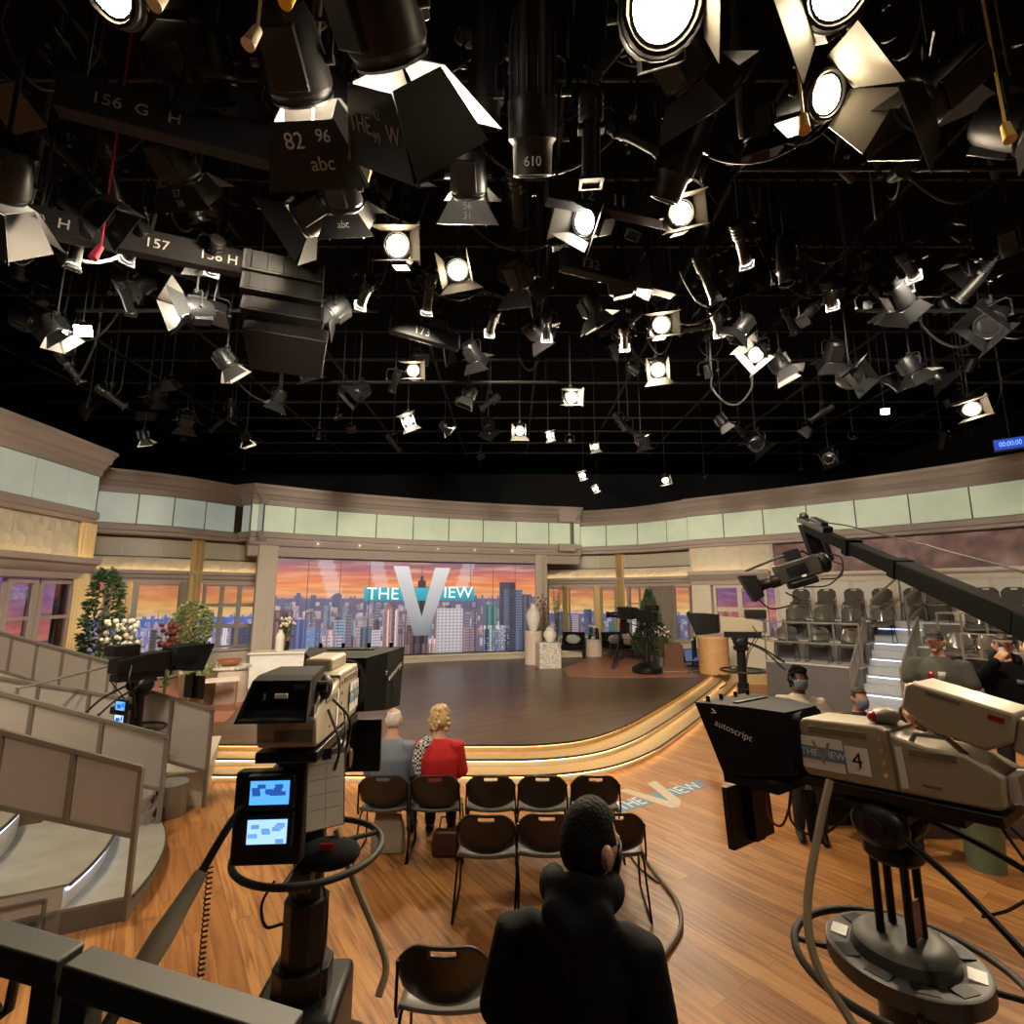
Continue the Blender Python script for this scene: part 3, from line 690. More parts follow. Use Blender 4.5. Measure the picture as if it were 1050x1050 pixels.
# ---------------------------------------------------------------- lighting rig
def pipe(p, q, r=.028, label='black pipe of the lighting grid over the studio', grp='pipes of the lighting grid', name='grid_pipe', rods=()):
    mb = MB(); mb.cyl(p, q, r, n=10)
    for x in rods: mb.cyl((x, p[1], p[2]), (x, p[1], 8.2), .012, n=8)
    o = mb.obj(name, GRID); return tag(o, label, 'pipe', grp)
GZ = 7.2
for i in range(15):
    y = .6+i*1.15; pipe((-11.5, y, GZ), (12.5, y, GZ))
for i in range(11):
    x = -10+i*2.1; pipe((x, -.5, GZ+.06), (x, 17.2, GZ+.06))
for i in range(8):
    x = -9+i*2.6; y = 1.7+1.15*(i % 4)*2
    pipe((x-2, y, 6.2), (x+2, y, 6.2), .025, 'low black drop pipe hung under the lighting grid', 'drop pipes under the lighting grid', 'drop_pipe', (x-1.8, x+1.8))
# numbered grid beams
def batten(p, q, marks, label, size=.2, h=.26, facing=-1):
    p = Vector(p); q = Vector(q); mb = MB(); mb.beam(p, q, .10, h); o = thing('grid_beam', label, 'beam', p, 0)
    for t_ in (.08, .92): c_ = p.lerp(q, t_); mb.cyl(c_, (c_.x, c_.y, 8.2), .014, n=8)
    b = mb.obj('beam_body', GRID, o, bevel=.006); b.matrix_parent_inverse = Matrix.Translation(-p)
    d = (q-p).normalized(); n = Vector((d.y, -d.x, 0)).normalized()
    n = n if n.y < 0 else -n
    for t, s in marks:
        c = p.lerp(q, t) + n*.053 + Vector((0, 0, -.01)); x = Vector((0, 0, 1)).cross(n)
        l = text(s, size, CHALK, basis(c, x, (0, 0, 1), n), o, .0015, 'stencil_number'); l.matrix_parent_inverse = Matrix.Translation(-p)
def batten_px(x0, y0, x1, y1, z, marks, label, **k):
    a = atz(x0, y0, z); b = atz(x1, y1, z)
    batten(a, b, [((px-x0)/(x1-x0), s) for px, s in marks], label, **k)
batten_px(15, 222, 285, 279, 5.6, [(32, '150'), (62, 'H'), (94, '158'), (152, '157'), (209, '156'), (233, 'H'), (262, '154')], 'black grid beam stencilled 150 H 158 157 156 H 154', size=.13, h=.24)
batten_px(60, 95, 320, 165, 5.5, [(107, '156'), (140, 'G'), (172, 'H')], 'black grid beam stencilled 156 and G above the numbered long beam', size=.11, h=.26)
batten_px(560, 195, 690, 222, 5.6, [(597, '12'), (630, '11')], 'short black grid beam stencilled 12 and 11', size=.14, h=.2)
batten_px(575, 266, 690, 295, 5.6, [(601, '132'), (648, '129')], 'short black grid beam stencilled 132 and 129', size=.14, h=.2)
batten_px(400, 332, 470, 352, 5.6, [(430, '173')], 'small dark grid beam stencilled 173 above the middle of the stage', size=.14, h=.2)

# --- lamp kinds: built with the beam along +Y round the pivot
def fresnel(name, on, doors=(30, 40, 22, 45), lens=LENS, door_len=.22, body=BLK, r=.15, gap=.17):
    t = bpy.data.objects.new(name, None); COL.objects.link(t)
    h = MB()
    h.lathe([(.05, -.26), (.14, -.25), (r+.03, -.16), (r+.045, .02), (r+.045, .12), (r+.03, .135), (r+.03, .16)], 20, rotm(-pi/2, 0, 0))
    h.cbox((0, -.05, -.17), (.20, .28, .08)); h.cbox((0, -.05, .17), (.22, .26, .06))
    for i in range(5): h.cbox((0, -.16+.05*i, .205), (.20, .018, .02))
    h.obj('housing', body, t, bevel=.006)
    l = MB(); l.lathe([(.001, .165), (r*.6, .172), (r, .155), (r, .14)], 24, rotm(-pi/2, 0, 0)); l.obj('lens', lens if on else LENSO, t)
    rg = MB(); rg.tube([(r*1.12*cos(2*pi*i/24), .165, r*1.12*sin(2*pi*i/24)) for i in range(24)], .018, 6, True); rg.obj('accessory_ring', BLK, t)
    for k in range(4):
        door = doors[k]
        if door is None: continue
        w = r*(1.0 if k % 2 else 1.25); f = w*1.75; d = MB()
        M = rotm(0, k*pi/2, 0) @ Matrix.Translation((0, gap, -r*1.12)) @ rotm(-radians(door), 0, 0)
        P = [(-w, 0), (w, 0), (f, door_len), (-f, door_len)]
        d.add([(x, y, 0) for x, y in P] + [(x, y, -.006) for x, y in P], [(0, 1, 2, 3), (7, 6, 5, 4), (0, 4, 5, 1), (1, 5, 6, 2), (2, 6, 7, 3), (3, 7, 4, 0)], M, 0)
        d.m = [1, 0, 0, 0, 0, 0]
        d.obj('barn_door', [BLK, INNER_LIT if on else BLK], t, smooth=False)
    return t
def ers(name, on, lens=LENSW):
    t = bpy.data.objects.new(name, None); COL.objects.link(t); R = rotm(-pi/2, 0, 0); h = MB()
    h.lathe([(.05, -.34), (.095, -.33), (.10, -.12), (.085, -.10)], 18, R); h.lathe([(.085, -.12), (.075, .02), (.078, .30), (.09, .31), (.09, .36)], 18, R)
    for i in range(4): h.lathe([(.105, -.30+.05*i), (.105, -.285+.05*i)], 18, R)
    h.cbox((0, -.06, 0), (.22, .05, .10)); h.obj('housing', BLK, t, bevel=.004)
    l = MB(); l.lathe([(.001, .345), (.05, .35), (.075, .335)], 18, R); l.obj('lens', lens if on else LENSO, t)
    g = MB(); g.box((-.10, .355, -.10), (.10, .375, -.075)); g.box((-.10, .355, .075), (.10, .375, .10)); g.box((-.10, .355, -.10), (-.075, .375, .10)); g.box((.075, .355, -.10), (.10, .375, .10)); g.obj('colour_frame', BLK, t)
    return t
def bigtube(name, on):
    t = bpy.data.objects.new(name, None); COL.objects.link(t); R = rotm(-pi/2, 0, 0); h = MB()
    h.lathe([(.06, -.42), (.11, -.40), (.135, -.30), (.145, .02), (.15, .03)], 28, R)
    for i in range(14): a = 2*pi*i/14; h.beam((.138*cos(a), -.30, .138*sin(a)), (.15*cos(a), .02, .15*sin(a)), .006, .012)
    h.obj('rear_housing', BLK, t, bevel=.003)
    f = MB(); f.lathe([(.15, .03), (.155, .04), (.155, .24), (.13, .27), (.125, .44), (.115, .44), (.115, .40), (.001, .40)], 28, R, caps=False); f.obj('front_tube', BLK, t, bevel=.003)
    l = MB(); l.lathe([(.001, .405), (.10, .402), (.112, .395)], 20, R); l.obj('lens', LENSO, t)
    return t
def par(name, on, lens=LENSW):
    t = bpy.data.objects.new(name, None); COL.objects.link(t); R = rotm(-pi/2, 0, 0); h = MB()
    h.lathe([(.03, -.20), (.07, -.18), (.085, -.08), (.09, .10), (.095, .10), (.095, .12)], 18, R); h.obj('housing', BLK, t, bevel=.003)
    l = MB(); l.lathe([(.001, .10), (.05, .105), (.083, .095)], 18, R); l.obj('lens', lens if on else LENSO, t)
    return t
def softbox(name, on):
    t = bpy.data.objects.new(name, None); COL.objects.link(t); h = MB()
    q0 = [(-.13, -.16, -.10), (.13, -.16, -.10), (.13, -.16, .10), (-.13, -.16, .10)]; q1 = [(-.26, .12, -.20), (.26, .12, -.20), (.26, .12, .20), (-.26, .12, .20)]
    h.loft([q0, q1]); h.obj('housing', BLK, t, bevel=.01)
    l = MB(); l.box((-.245, .118, -.185), (.245, .13, .185)); l.obj('diffuser', LENSW if on else LENSO, t)
    return t
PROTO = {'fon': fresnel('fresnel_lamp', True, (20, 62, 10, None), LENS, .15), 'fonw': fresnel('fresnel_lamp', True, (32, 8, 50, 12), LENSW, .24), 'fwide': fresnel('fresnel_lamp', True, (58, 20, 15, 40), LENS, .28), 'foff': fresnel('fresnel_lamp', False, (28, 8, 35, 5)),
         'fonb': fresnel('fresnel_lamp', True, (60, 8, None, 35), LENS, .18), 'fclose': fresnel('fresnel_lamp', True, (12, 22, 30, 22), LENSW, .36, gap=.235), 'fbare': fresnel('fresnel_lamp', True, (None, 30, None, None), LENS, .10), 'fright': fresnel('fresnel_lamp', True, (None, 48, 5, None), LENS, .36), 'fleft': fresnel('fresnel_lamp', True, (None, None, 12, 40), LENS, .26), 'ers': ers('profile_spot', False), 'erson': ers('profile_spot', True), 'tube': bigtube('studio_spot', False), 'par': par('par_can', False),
         'paron': par('par_can', True), 'soft': softbox('soft_light', True), 'softoff': softbox('soft_light', False)}
YOKE = {}
USED = set()
yk = MB(); yk.tube([(-.22, 0, 0), (-.22, 0, .22), (-.17, 0, .28), (.17, 0, .28), (.22, 0, .22), (.22, 0, 0)], .013, 6); yk.cyl((-.24, 0, 0), (-.18, 0, 0), .025, n=10); yk.cyl((.18, 0, 0), (.24, 0, 0), .025, n=10); yk.cbox((0, 0, .31), (.07, .09, .07))
YM = yk.mesh('yoke', [BLK])
hg = MB(); hg.cyl((0, 0, .3), (0, 0, 1.3), .017, n=8); HM = hg.mesh('hanger_pole', [GRID])
LN = {}
def lamp(kind, px, py, z, sc, aim, label, roll=0.0, power=0, group=None, warm=(1, .80, .55), spot=75, at=None, blend=.6):
    z = EYE+(z-EYE)*1.25 if at is None else z; sc = sc*.72; src = PROTO[kind]; pos = atz(px, py, z) if at is None else Vector(at)
    o = src if kind not in USED else copy_tree(src)
    if kind not in USED: _KIDS[src.name] = kids(src)
    USED.add(kind)
    for k in ('group',):
        if k in o: del o[k]
    tag(o, label, 'lamp', group); o.location = pos; o.scale = (sc, sc, sc)
    a = Vector(aim); a = (a-pos).normalized() if a.length > 3 else a.normalized()
    yaw = math.atan2(-a.x, a.y); tilt = math.asin(a.z); o.rotation_euler = (0, 0, yaw)
    T = rotm(tilt, 0, 0) @ rotm(0, roll, 0)
    for ch in [c for c in COL.objects if c.parent is o] if o is src else list(LASTKIDS(o)): ch.matrix_local = T
    y = bpy.data.objects.new('yoke', YM); COL.objects.link(y); y.parent = o
    h = bpy.data.objects.new('hanger_pole', HM); COL.objects.link(h); h.parent = o
    L = max(.05, (8.2-pos.z)/sc-.3); h.scale = (1, 1, L); h.location = (0, 0, .3-.3*L)
    if power:
        ld = bpy.data.lights.new('lamp_beam', 'SPOT'); ld.energy = power*LAMP; ld.color = warm; ld.spot_size = radians(spot); ld.spot_blend = blend; ld.shadow_soft_size = .13
        lo = bpy.data.objects.new('lamp_beam', ld); COL.objects.link(lo); lo.parent = o; lo.matrix_local = T @ Matrix.Translation((0, .21, 0)) @ rotm(pi/2, 0, 0)
    return o
_CK = {}
def LASTKIDS(o): return _LAST
def copy_tree(o, parent=None):
    global _LAST
    if o.name not in _KIDS: _KIDS[o.name] = kids(o)
    c = o.copy(); COL.objects.link(c)
    if parent is not None: c.parent = parent
    mine = [copy_tree(ch, c) for ch in _KIDS[o.name]]
    if parent is None: _LAST = mine
    return c
def door_of(o, k): return sorted([c for c in bpy.data.objects if c.parent is o and c.name.startswith('barn_door')], key=lambda c: c.name)[k]
AUD = (-.3, 3.2, 0); FLR = (.8, 5.0, 0); STG = (-2, 10.5, .3); STL = (-5, 11, .3); STR = (2.5, 12, .3)
P1 = 900
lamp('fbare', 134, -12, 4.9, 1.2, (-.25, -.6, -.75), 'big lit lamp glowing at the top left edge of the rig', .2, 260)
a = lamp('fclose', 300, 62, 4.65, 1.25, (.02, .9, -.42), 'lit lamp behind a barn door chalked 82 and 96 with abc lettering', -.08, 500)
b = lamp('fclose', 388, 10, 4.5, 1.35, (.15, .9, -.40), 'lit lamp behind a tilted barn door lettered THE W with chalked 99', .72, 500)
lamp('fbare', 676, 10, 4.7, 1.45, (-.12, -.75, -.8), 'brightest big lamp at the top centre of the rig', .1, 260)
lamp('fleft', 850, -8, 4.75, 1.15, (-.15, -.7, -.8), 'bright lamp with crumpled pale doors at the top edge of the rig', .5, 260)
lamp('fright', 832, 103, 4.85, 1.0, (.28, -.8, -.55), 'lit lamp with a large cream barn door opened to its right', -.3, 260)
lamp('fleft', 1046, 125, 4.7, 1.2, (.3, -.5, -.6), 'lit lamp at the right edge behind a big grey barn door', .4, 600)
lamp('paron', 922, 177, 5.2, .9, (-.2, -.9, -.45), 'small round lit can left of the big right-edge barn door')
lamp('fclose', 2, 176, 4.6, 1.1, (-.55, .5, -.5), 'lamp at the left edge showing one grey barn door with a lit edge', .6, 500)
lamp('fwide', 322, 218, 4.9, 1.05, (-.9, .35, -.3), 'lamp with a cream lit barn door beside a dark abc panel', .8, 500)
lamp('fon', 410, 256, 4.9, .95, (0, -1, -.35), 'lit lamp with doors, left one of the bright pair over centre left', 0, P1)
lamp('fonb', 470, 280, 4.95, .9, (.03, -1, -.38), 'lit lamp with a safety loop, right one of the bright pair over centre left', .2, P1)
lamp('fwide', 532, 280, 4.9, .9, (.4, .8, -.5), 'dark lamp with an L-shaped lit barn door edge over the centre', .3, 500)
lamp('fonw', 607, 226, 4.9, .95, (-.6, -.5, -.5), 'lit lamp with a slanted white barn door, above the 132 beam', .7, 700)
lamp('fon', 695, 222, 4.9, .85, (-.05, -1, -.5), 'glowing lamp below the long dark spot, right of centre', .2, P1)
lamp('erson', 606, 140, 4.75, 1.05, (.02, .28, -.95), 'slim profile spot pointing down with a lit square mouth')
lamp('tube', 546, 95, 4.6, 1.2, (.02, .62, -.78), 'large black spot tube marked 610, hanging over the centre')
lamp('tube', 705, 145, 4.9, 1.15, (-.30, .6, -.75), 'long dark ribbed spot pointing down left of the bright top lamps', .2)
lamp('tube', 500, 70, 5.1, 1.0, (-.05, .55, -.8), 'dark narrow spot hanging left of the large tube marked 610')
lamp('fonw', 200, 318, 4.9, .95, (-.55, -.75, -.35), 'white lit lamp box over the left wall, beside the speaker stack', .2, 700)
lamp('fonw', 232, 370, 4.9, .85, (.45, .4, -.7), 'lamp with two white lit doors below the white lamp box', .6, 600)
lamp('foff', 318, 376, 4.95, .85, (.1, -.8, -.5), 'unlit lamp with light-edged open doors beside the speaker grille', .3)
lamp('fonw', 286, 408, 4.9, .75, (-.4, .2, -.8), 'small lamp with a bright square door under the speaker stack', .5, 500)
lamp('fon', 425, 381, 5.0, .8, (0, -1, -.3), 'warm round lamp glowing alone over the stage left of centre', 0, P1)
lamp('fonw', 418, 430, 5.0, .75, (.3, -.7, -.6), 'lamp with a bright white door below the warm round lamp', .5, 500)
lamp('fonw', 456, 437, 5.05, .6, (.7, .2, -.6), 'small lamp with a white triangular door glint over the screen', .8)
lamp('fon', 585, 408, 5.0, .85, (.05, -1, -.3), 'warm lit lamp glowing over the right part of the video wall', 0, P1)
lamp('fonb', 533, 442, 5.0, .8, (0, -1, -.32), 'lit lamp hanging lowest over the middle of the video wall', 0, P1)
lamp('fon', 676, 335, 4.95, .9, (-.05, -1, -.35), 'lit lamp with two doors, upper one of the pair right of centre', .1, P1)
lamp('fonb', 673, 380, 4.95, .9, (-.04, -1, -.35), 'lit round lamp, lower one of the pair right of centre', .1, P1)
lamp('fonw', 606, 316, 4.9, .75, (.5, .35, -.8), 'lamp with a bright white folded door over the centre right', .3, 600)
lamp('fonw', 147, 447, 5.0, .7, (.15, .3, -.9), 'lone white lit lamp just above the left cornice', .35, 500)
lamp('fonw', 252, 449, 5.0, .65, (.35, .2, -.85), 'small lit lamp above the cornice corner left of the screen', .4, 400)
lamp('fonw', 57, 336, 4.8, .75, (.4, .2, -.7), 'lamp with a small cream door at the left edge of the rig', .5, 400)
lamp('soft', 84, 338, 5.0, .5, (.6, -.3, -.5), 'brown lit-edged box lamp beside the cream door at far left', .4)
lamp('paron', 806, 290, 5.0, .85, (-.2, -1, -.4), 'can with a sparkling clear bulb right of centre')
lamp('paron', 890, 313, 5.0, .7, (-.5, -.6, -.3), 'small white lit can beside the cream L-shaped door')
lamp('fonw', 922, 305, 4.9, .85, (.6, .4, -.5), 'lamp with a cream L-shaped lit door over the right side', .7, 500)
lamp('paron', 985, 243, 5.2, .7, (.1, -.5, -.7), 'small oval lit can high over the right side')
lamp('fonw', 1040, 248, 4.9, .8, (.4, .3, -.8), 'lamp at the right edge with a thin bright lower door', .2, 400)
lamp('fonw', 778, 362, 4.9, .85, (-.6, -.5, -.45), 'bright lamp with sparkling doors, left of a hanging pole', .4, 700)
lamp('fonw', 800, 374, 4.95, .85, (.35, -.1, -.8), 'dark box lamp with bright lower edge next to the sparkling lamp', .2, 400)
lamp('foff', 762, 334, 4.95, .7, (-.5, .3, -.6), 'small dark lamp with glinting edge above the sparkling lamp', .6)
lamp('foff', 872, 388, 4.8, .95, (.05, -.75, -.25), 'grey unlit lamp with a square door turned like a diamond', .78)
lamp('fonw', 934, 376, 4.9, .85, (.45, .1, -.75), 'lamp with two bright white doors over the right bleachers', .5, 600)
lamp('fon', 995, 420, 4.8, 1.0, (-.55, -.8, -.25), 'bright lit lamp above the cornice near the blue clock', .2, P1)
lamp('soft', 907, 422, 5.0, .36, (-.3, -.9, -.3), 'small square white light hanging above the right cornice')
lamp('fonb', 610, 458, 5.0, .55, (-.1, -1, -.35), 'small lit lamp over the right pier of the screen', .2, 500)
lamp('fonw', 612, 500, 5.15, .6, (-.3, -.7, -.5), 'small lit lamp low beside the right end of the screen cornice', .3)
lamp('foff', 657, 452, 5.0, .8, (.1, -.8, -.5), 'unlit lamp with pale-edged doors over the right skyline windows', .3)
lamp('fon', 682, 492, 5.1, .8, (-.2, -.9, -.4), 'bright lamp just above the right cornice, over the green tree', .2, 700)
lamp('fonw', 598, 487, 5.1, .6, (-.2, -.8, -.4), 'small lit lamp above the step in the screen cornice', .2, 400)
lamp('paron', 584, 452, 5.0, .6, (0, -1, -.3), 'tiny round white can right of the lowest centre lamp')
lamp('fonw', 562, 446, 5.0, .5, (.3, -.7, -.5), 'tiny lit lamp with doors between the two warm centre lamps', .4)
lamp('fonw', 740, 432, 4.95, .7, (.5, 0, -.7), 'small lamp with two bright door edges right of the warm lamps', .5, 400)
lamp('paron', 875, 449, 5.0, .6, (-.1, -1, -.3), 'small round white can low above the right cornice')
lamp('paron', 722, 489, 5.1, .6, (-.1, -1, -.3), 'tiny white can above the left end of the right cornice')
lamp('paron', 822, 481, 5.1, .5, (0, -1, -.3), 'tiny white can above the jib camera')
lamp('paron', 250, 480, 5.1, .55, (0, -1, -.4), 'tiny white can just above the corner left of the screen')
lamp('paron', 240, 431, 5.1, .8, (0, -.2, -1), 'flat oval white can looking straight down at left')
lamp('paron', 327, 447, 5.1, .8, (0, -.2, -1), 'flat oval white can looking straight down over the screen')
lamp('softoff', 360, 440, 5.0, .5, (.4, -.6, -.5), 'small brown unlit box lamp over the left end of the screen', .4)
lamp('softoff', 493, 468, 5.0, .5, (.2, -.5, -.8), 'small grey flag-like box lamp over the middle of the screen', .8)
lamp('tube', 806, 265, 4.9, .75, (.0, .1, -1), 'vertical black tube lamp above the sparkling bulb')
lamp('ers', 832, 318, 4.9, .9, (-.6, -.3, -.7), 'dark slanted profile spot under the vertical tube lamp')
lamp('ers', 725, 285, 5.0, 1.0, (.3, .2, -.6), 'dark profile spot between the bright pair and the vertical tube')
lamp('foff', 350, 115, 5.0, 1.0, (.3, .5, -.6), 'unlit lamp hanging behind the two lettered doors', .2)
lamp('foff', 90, 210, 4.8, .9, (.6, .2, -.5), 'unlit slanted lamp above the 158 stencil', .4)
lamp('foff', 640, 290, 4.95, .9, (.9, -.2, .1), 'dark lamp lying level in front of the 129 stencil', .3)
lamp('foff', 960, 90, 4.8, 1.2, (-.5, .3, -.4), 'big dark flagged lamp between the cream door and the right edge', .6)
lamp('foff', 700, 60, 5.0, 1.1, (.6, .5, -.4), 'dark lamp behind the brightest top lamp', .3)
lamp('foff', 1020, 330, 4.9, 1.1, (-.7, -.2, -.4), 'dark lamp hanging at the right edge below the thin bright door', .4)
lamp('foff', 850, 470, 5.0, 1.1, (-.5, -.7, -.2), 'dark flagged lamp just above the right cornice', .3)
lamp('foff', 775, 455, 5.0, 1.2, (-.3, -.8, -.3), 'dark lamp with a large triangular flag above the right cornice', .7)
lamp('fon', 0, 0, 6.2, 1.2, (-.12, 1, -.85), 'added fill lamp, unseen behind the camera on the left', 0, 420, None, (1, .86, .68), 62, (-3.4, -1.2, 6.0))  # unseen pair added behind the camera as frontal fill
lamp('fon', 0, 0, 6.2, 1.2, (-.15, 1, -1.0), 'added fill lamp, unseen behind the camera on the right', 0, 230, None, (1, .84, .64), 80, (3.4, -1.2, 6.0))
# letters on the lamp doors and housings
def chalk(o, k, items, off=-.010, m=CHALK, gap=.235, ang=12):
    d = door_of(o, k)
    for s, x, y, size, rot in items:
        M = rotm(0, k*pi/2, 0) @ Matrix.Translation((0, gap, -.15*1.12)) @ rotm(-radians(ang), 0, 0) @ Matrix.Translation((x, y, off)) @ rotm(0, pi, pi) @ rotm(0, 0, rot)
        text(s, size, m, M, d, .001, 'chalk_mark')
chalk(a, 0, [('82', -.08, .10, .12, 0), ('96', .10, .08, .09, -.1), ('abc', .06, .22, .11, 0)])
chalk(b, 0, [('THE', -.13, .16, .11, 0), ('W', .16, .17, .11, 0), ('142', .02, .10, .06, 0), ('99', .01, .20, .07, 0)])
for px, kind, z, sc, aim, items, lab in ((178, 'foff', 4.9, 1.0, (.1, .9, -.5), [('57', 0, .06, .09, 0), ('38', .01, .15, .09, 0)], 'unlit lamp at left, chalked 57 over 38 on its dark door'),
        (480, 'foff', 4.9, 1.0, (.0, .9, -.5), [('56', 0, .05, .09, 0), ('31', 0, .14, .09, 0)], 'unlit lamp over the centre, chalked 56 in a ring on its dark door'),
        (350, 'foff', 4.9, 1.0, (.1, .9, -.5), [('abc', 0, .09, .10, 0)], 'unlit lamp with abc on its dark door beside the cream lit door')):
    o = lamp(kind, px, {178: 165, 480: 180, 350: 196}[px], z, sc, aim, lab, .05); chalk(o, 0, items, gap=.17, ang=28)
for o in [q for q in COL.objects if q.name.startswith('studio_spot') and q.parent is None][:1]:
    f = [c for c in COL.objects if c.parent is o and c.name.startswith('front_tube')][0]
    text('610', .075, CHALK, Matrix.Translation((0, .37, -.130)) @ rotm(pi, 0, 0), f, .001, 'chalk_mark')
# profile spots added in the rig to brighten set walls, stage and seating
for px, py, aim, pw, lab in ((140, 250, (-8.6, 8, 3.6), 1050, 'leftmost added profile spot aimed at the left audience wall'), (220, 262, (-9, 13, 3.8), 1350, 'added profile spot aimed at the left skyline windows'),
        (375, 300, (-6.8, 14.2, 4.2), 1350, 'added profile spot aimed at the corner left of the video wall'), (505, 330, (-2.5, 16.5, 4.4), 1350, 'added profile spot aimed at the cornice over the video wall'), (560, 335, (1.5, 17.6, 4.4), 1350, 'added profile spot aimed at the right end of the screen cornice'),
        (640, 345, (4.3, 18, 3.6), 1350, 'added profile spot aimed at the right skyline windows'), (735, 330, (7.2, 14.8, 3.8), 1350, 'added profile spot aimed at the inner right audience wall'), (850, 300, (9.6, 12.8, 3.4), 1350, 'added profile spot aimed at the white wall behind the bleachers'),
        (930, 270, (11.2, 10.5, 3.6), 1350, 'rightmost added profile spot aimed at the right audience wall'), (440, 300, (-3, 12, .3), 1350, 'added profile spot aimed down at the middle of the stage'), (760, 250, (7.2, 11.5, 1.5), 1350, 'added profile spot aimed down at the right bleachers'), (80, 250, (-5, 5, .6), 750, 'added profile spot aimed down at the left bleacher stairs')):
    lamp('ers', px, py, 5.0, .9, aim, lab, 0, pw, None, (1, .86, .66), 70)

# --- other dark things hanging in the rig
R = random.Random(12)
for i in range(190):
    px = R.uniform(10, 1040); py = R.uniform(20, 455); z = R.uniform(5.1, 5.7)
    if i % 3 == 0 and py > 300: z = 5.3
    k = R.choice(['foff', 'foff', 'ers', 'par', 'softoff', 'ers'])
    p = atz(px, py, EYE+(z-EYE)*1.25)
    if min((p-q.location).length for q in COL.objects if q.parent is None and q.get('category') == 'lamp') < .52: continue
    if p.y > 16 or p.y > 16.2-.12*abs(p.x)**1.5*.3: continue
    lamp(k, px, py, z, R.uniform(.8, 1.05), (R.uniform(-1, 1), R.uniform(-.4, 1), R.uniform(-.9, -.2)), 'unlit black lamp deep in the dark lighting rig', R.uniform(-.5, .5), 0, 'dark unlit lamps deep in the rig')
for i in range(64):                                          # drooping cables
    p = atz(R.uniform(0, 1050), R.uniform(0, 430), R.uniform(5.8, 7.0)); q = p+Vector((R.uniform(-1.1, 1.1), R.uniform(-.8, .8), R.uniform(-.1, .5))); q.z = min(q.z, 7.2)
    sag = R.uniform(.15, .5); mb = MB()
    if p.y > 15: continue
    mb.tube([Vector((p.x+.03, p.y, 8.2)), p+Vector((.02, 0, .2))]+[p.lerp(q, t)+Vector((0, 0, -sag*4*t*(1-t))) for t in [k/10 for k in range(11)]]+[q+Vector((.02, 0, .2)), Vector((q.x, q.y, 8.2))], R.choice([.008, .011, .016]), 6)
    tag(mb.obj('power_cable', CABLE if i % 3 else mat('cable_grey', (.10, .10, .10), .45)), 'dark cable looped between pipes of the lighting rig', 'cable', 'cables looped through the lighting rig')
for i, (px, py, c) in enumerate(((292, 3, (.85, .55, .05)), (254, 46, (.7, .6, .45)), (158, 5, (.7, .6, .45)), (312, 158, (.6, .45, .38)), (372, 188, (.5, .25, .08)), (825, 134, (.6, .3, .08)), (1036, 143, (.6, .4, .1)), (95, 265, (.5, .03, .08)))):
    p = atz(px, py, 4.9); mb = MB(); mb.cyl(p, p+Vector((.02, .03, .12)), .03, .022, 12); mb.cyl(p+Vector((.02, .03, .12)), (p.x+.02, p.y+.03, 8.2), .008, n=6)
    tag(mb.obj('plug_connector', mat('plug_%d' % i, c, .4)), ['yellow plug dangling at the top edge', 'pale ring plug left of the 82 door', 'pale ring plug at the top left lamp', 'pinkish plug below the 82 door', 'small orange plug under the lettered doors', 'orange plug under the cream door lamp', 'orange plug at the right edge', 'red plug by the 158 stencil'][i], 'plug')
# line array speaker stack hung at left
sp = thing('speaker_stack', 'curved hanging stack of black line array speakers over the left wall', 'speaker', atz(290, 325, 5.0))
for i in range(4):
    c = MB(); M = rotm(radians(-10-9*i), 0, radians(20)); M.translation = Vector((.05*i*i*.2, -.02*i, .36-.24*i))
    c.add([(-.34, -.2, -.11), (.34, -.2, -.11), (.30, .2, -.08), (-.30, .2, -.08), (-.34, -.2, .11), (.34, -.2, .11), (.30, .2, .08), (-.30, .2, .08)], [(3, 2, 1, 0), (4, 5, 6, 7), (0, 1, 5, 4), (1, 2, 6, 5), (2, 3, 7, 6), (3, 0, 4, 7)], M)
    e = c.obj('speaker_box', mat('speaker_grey', (.011, .011, .012), .65, spec=.25), sp, bevel=.008)
    g = MB(); g.box((-.31, -.205, -.095), (.31, -.2, .095), M)
    for x in (-.26, -.13, 0, .13, .26): g.beam(M @ Vector((x, -.21, -.09)), M @ Vector((x, -.21, .09)), .01, .006)
    g.obj('grille', BLK, e)
mb = MB(); mb.cyl((0, 0, .45), (0, 0, 8.2-sp.location.z), .012); mb.cyl((.2, 0, .45), (.2, 0, 8.2-sp.location.z), .012); mb.obj('hanging_wire', GRID, sp)
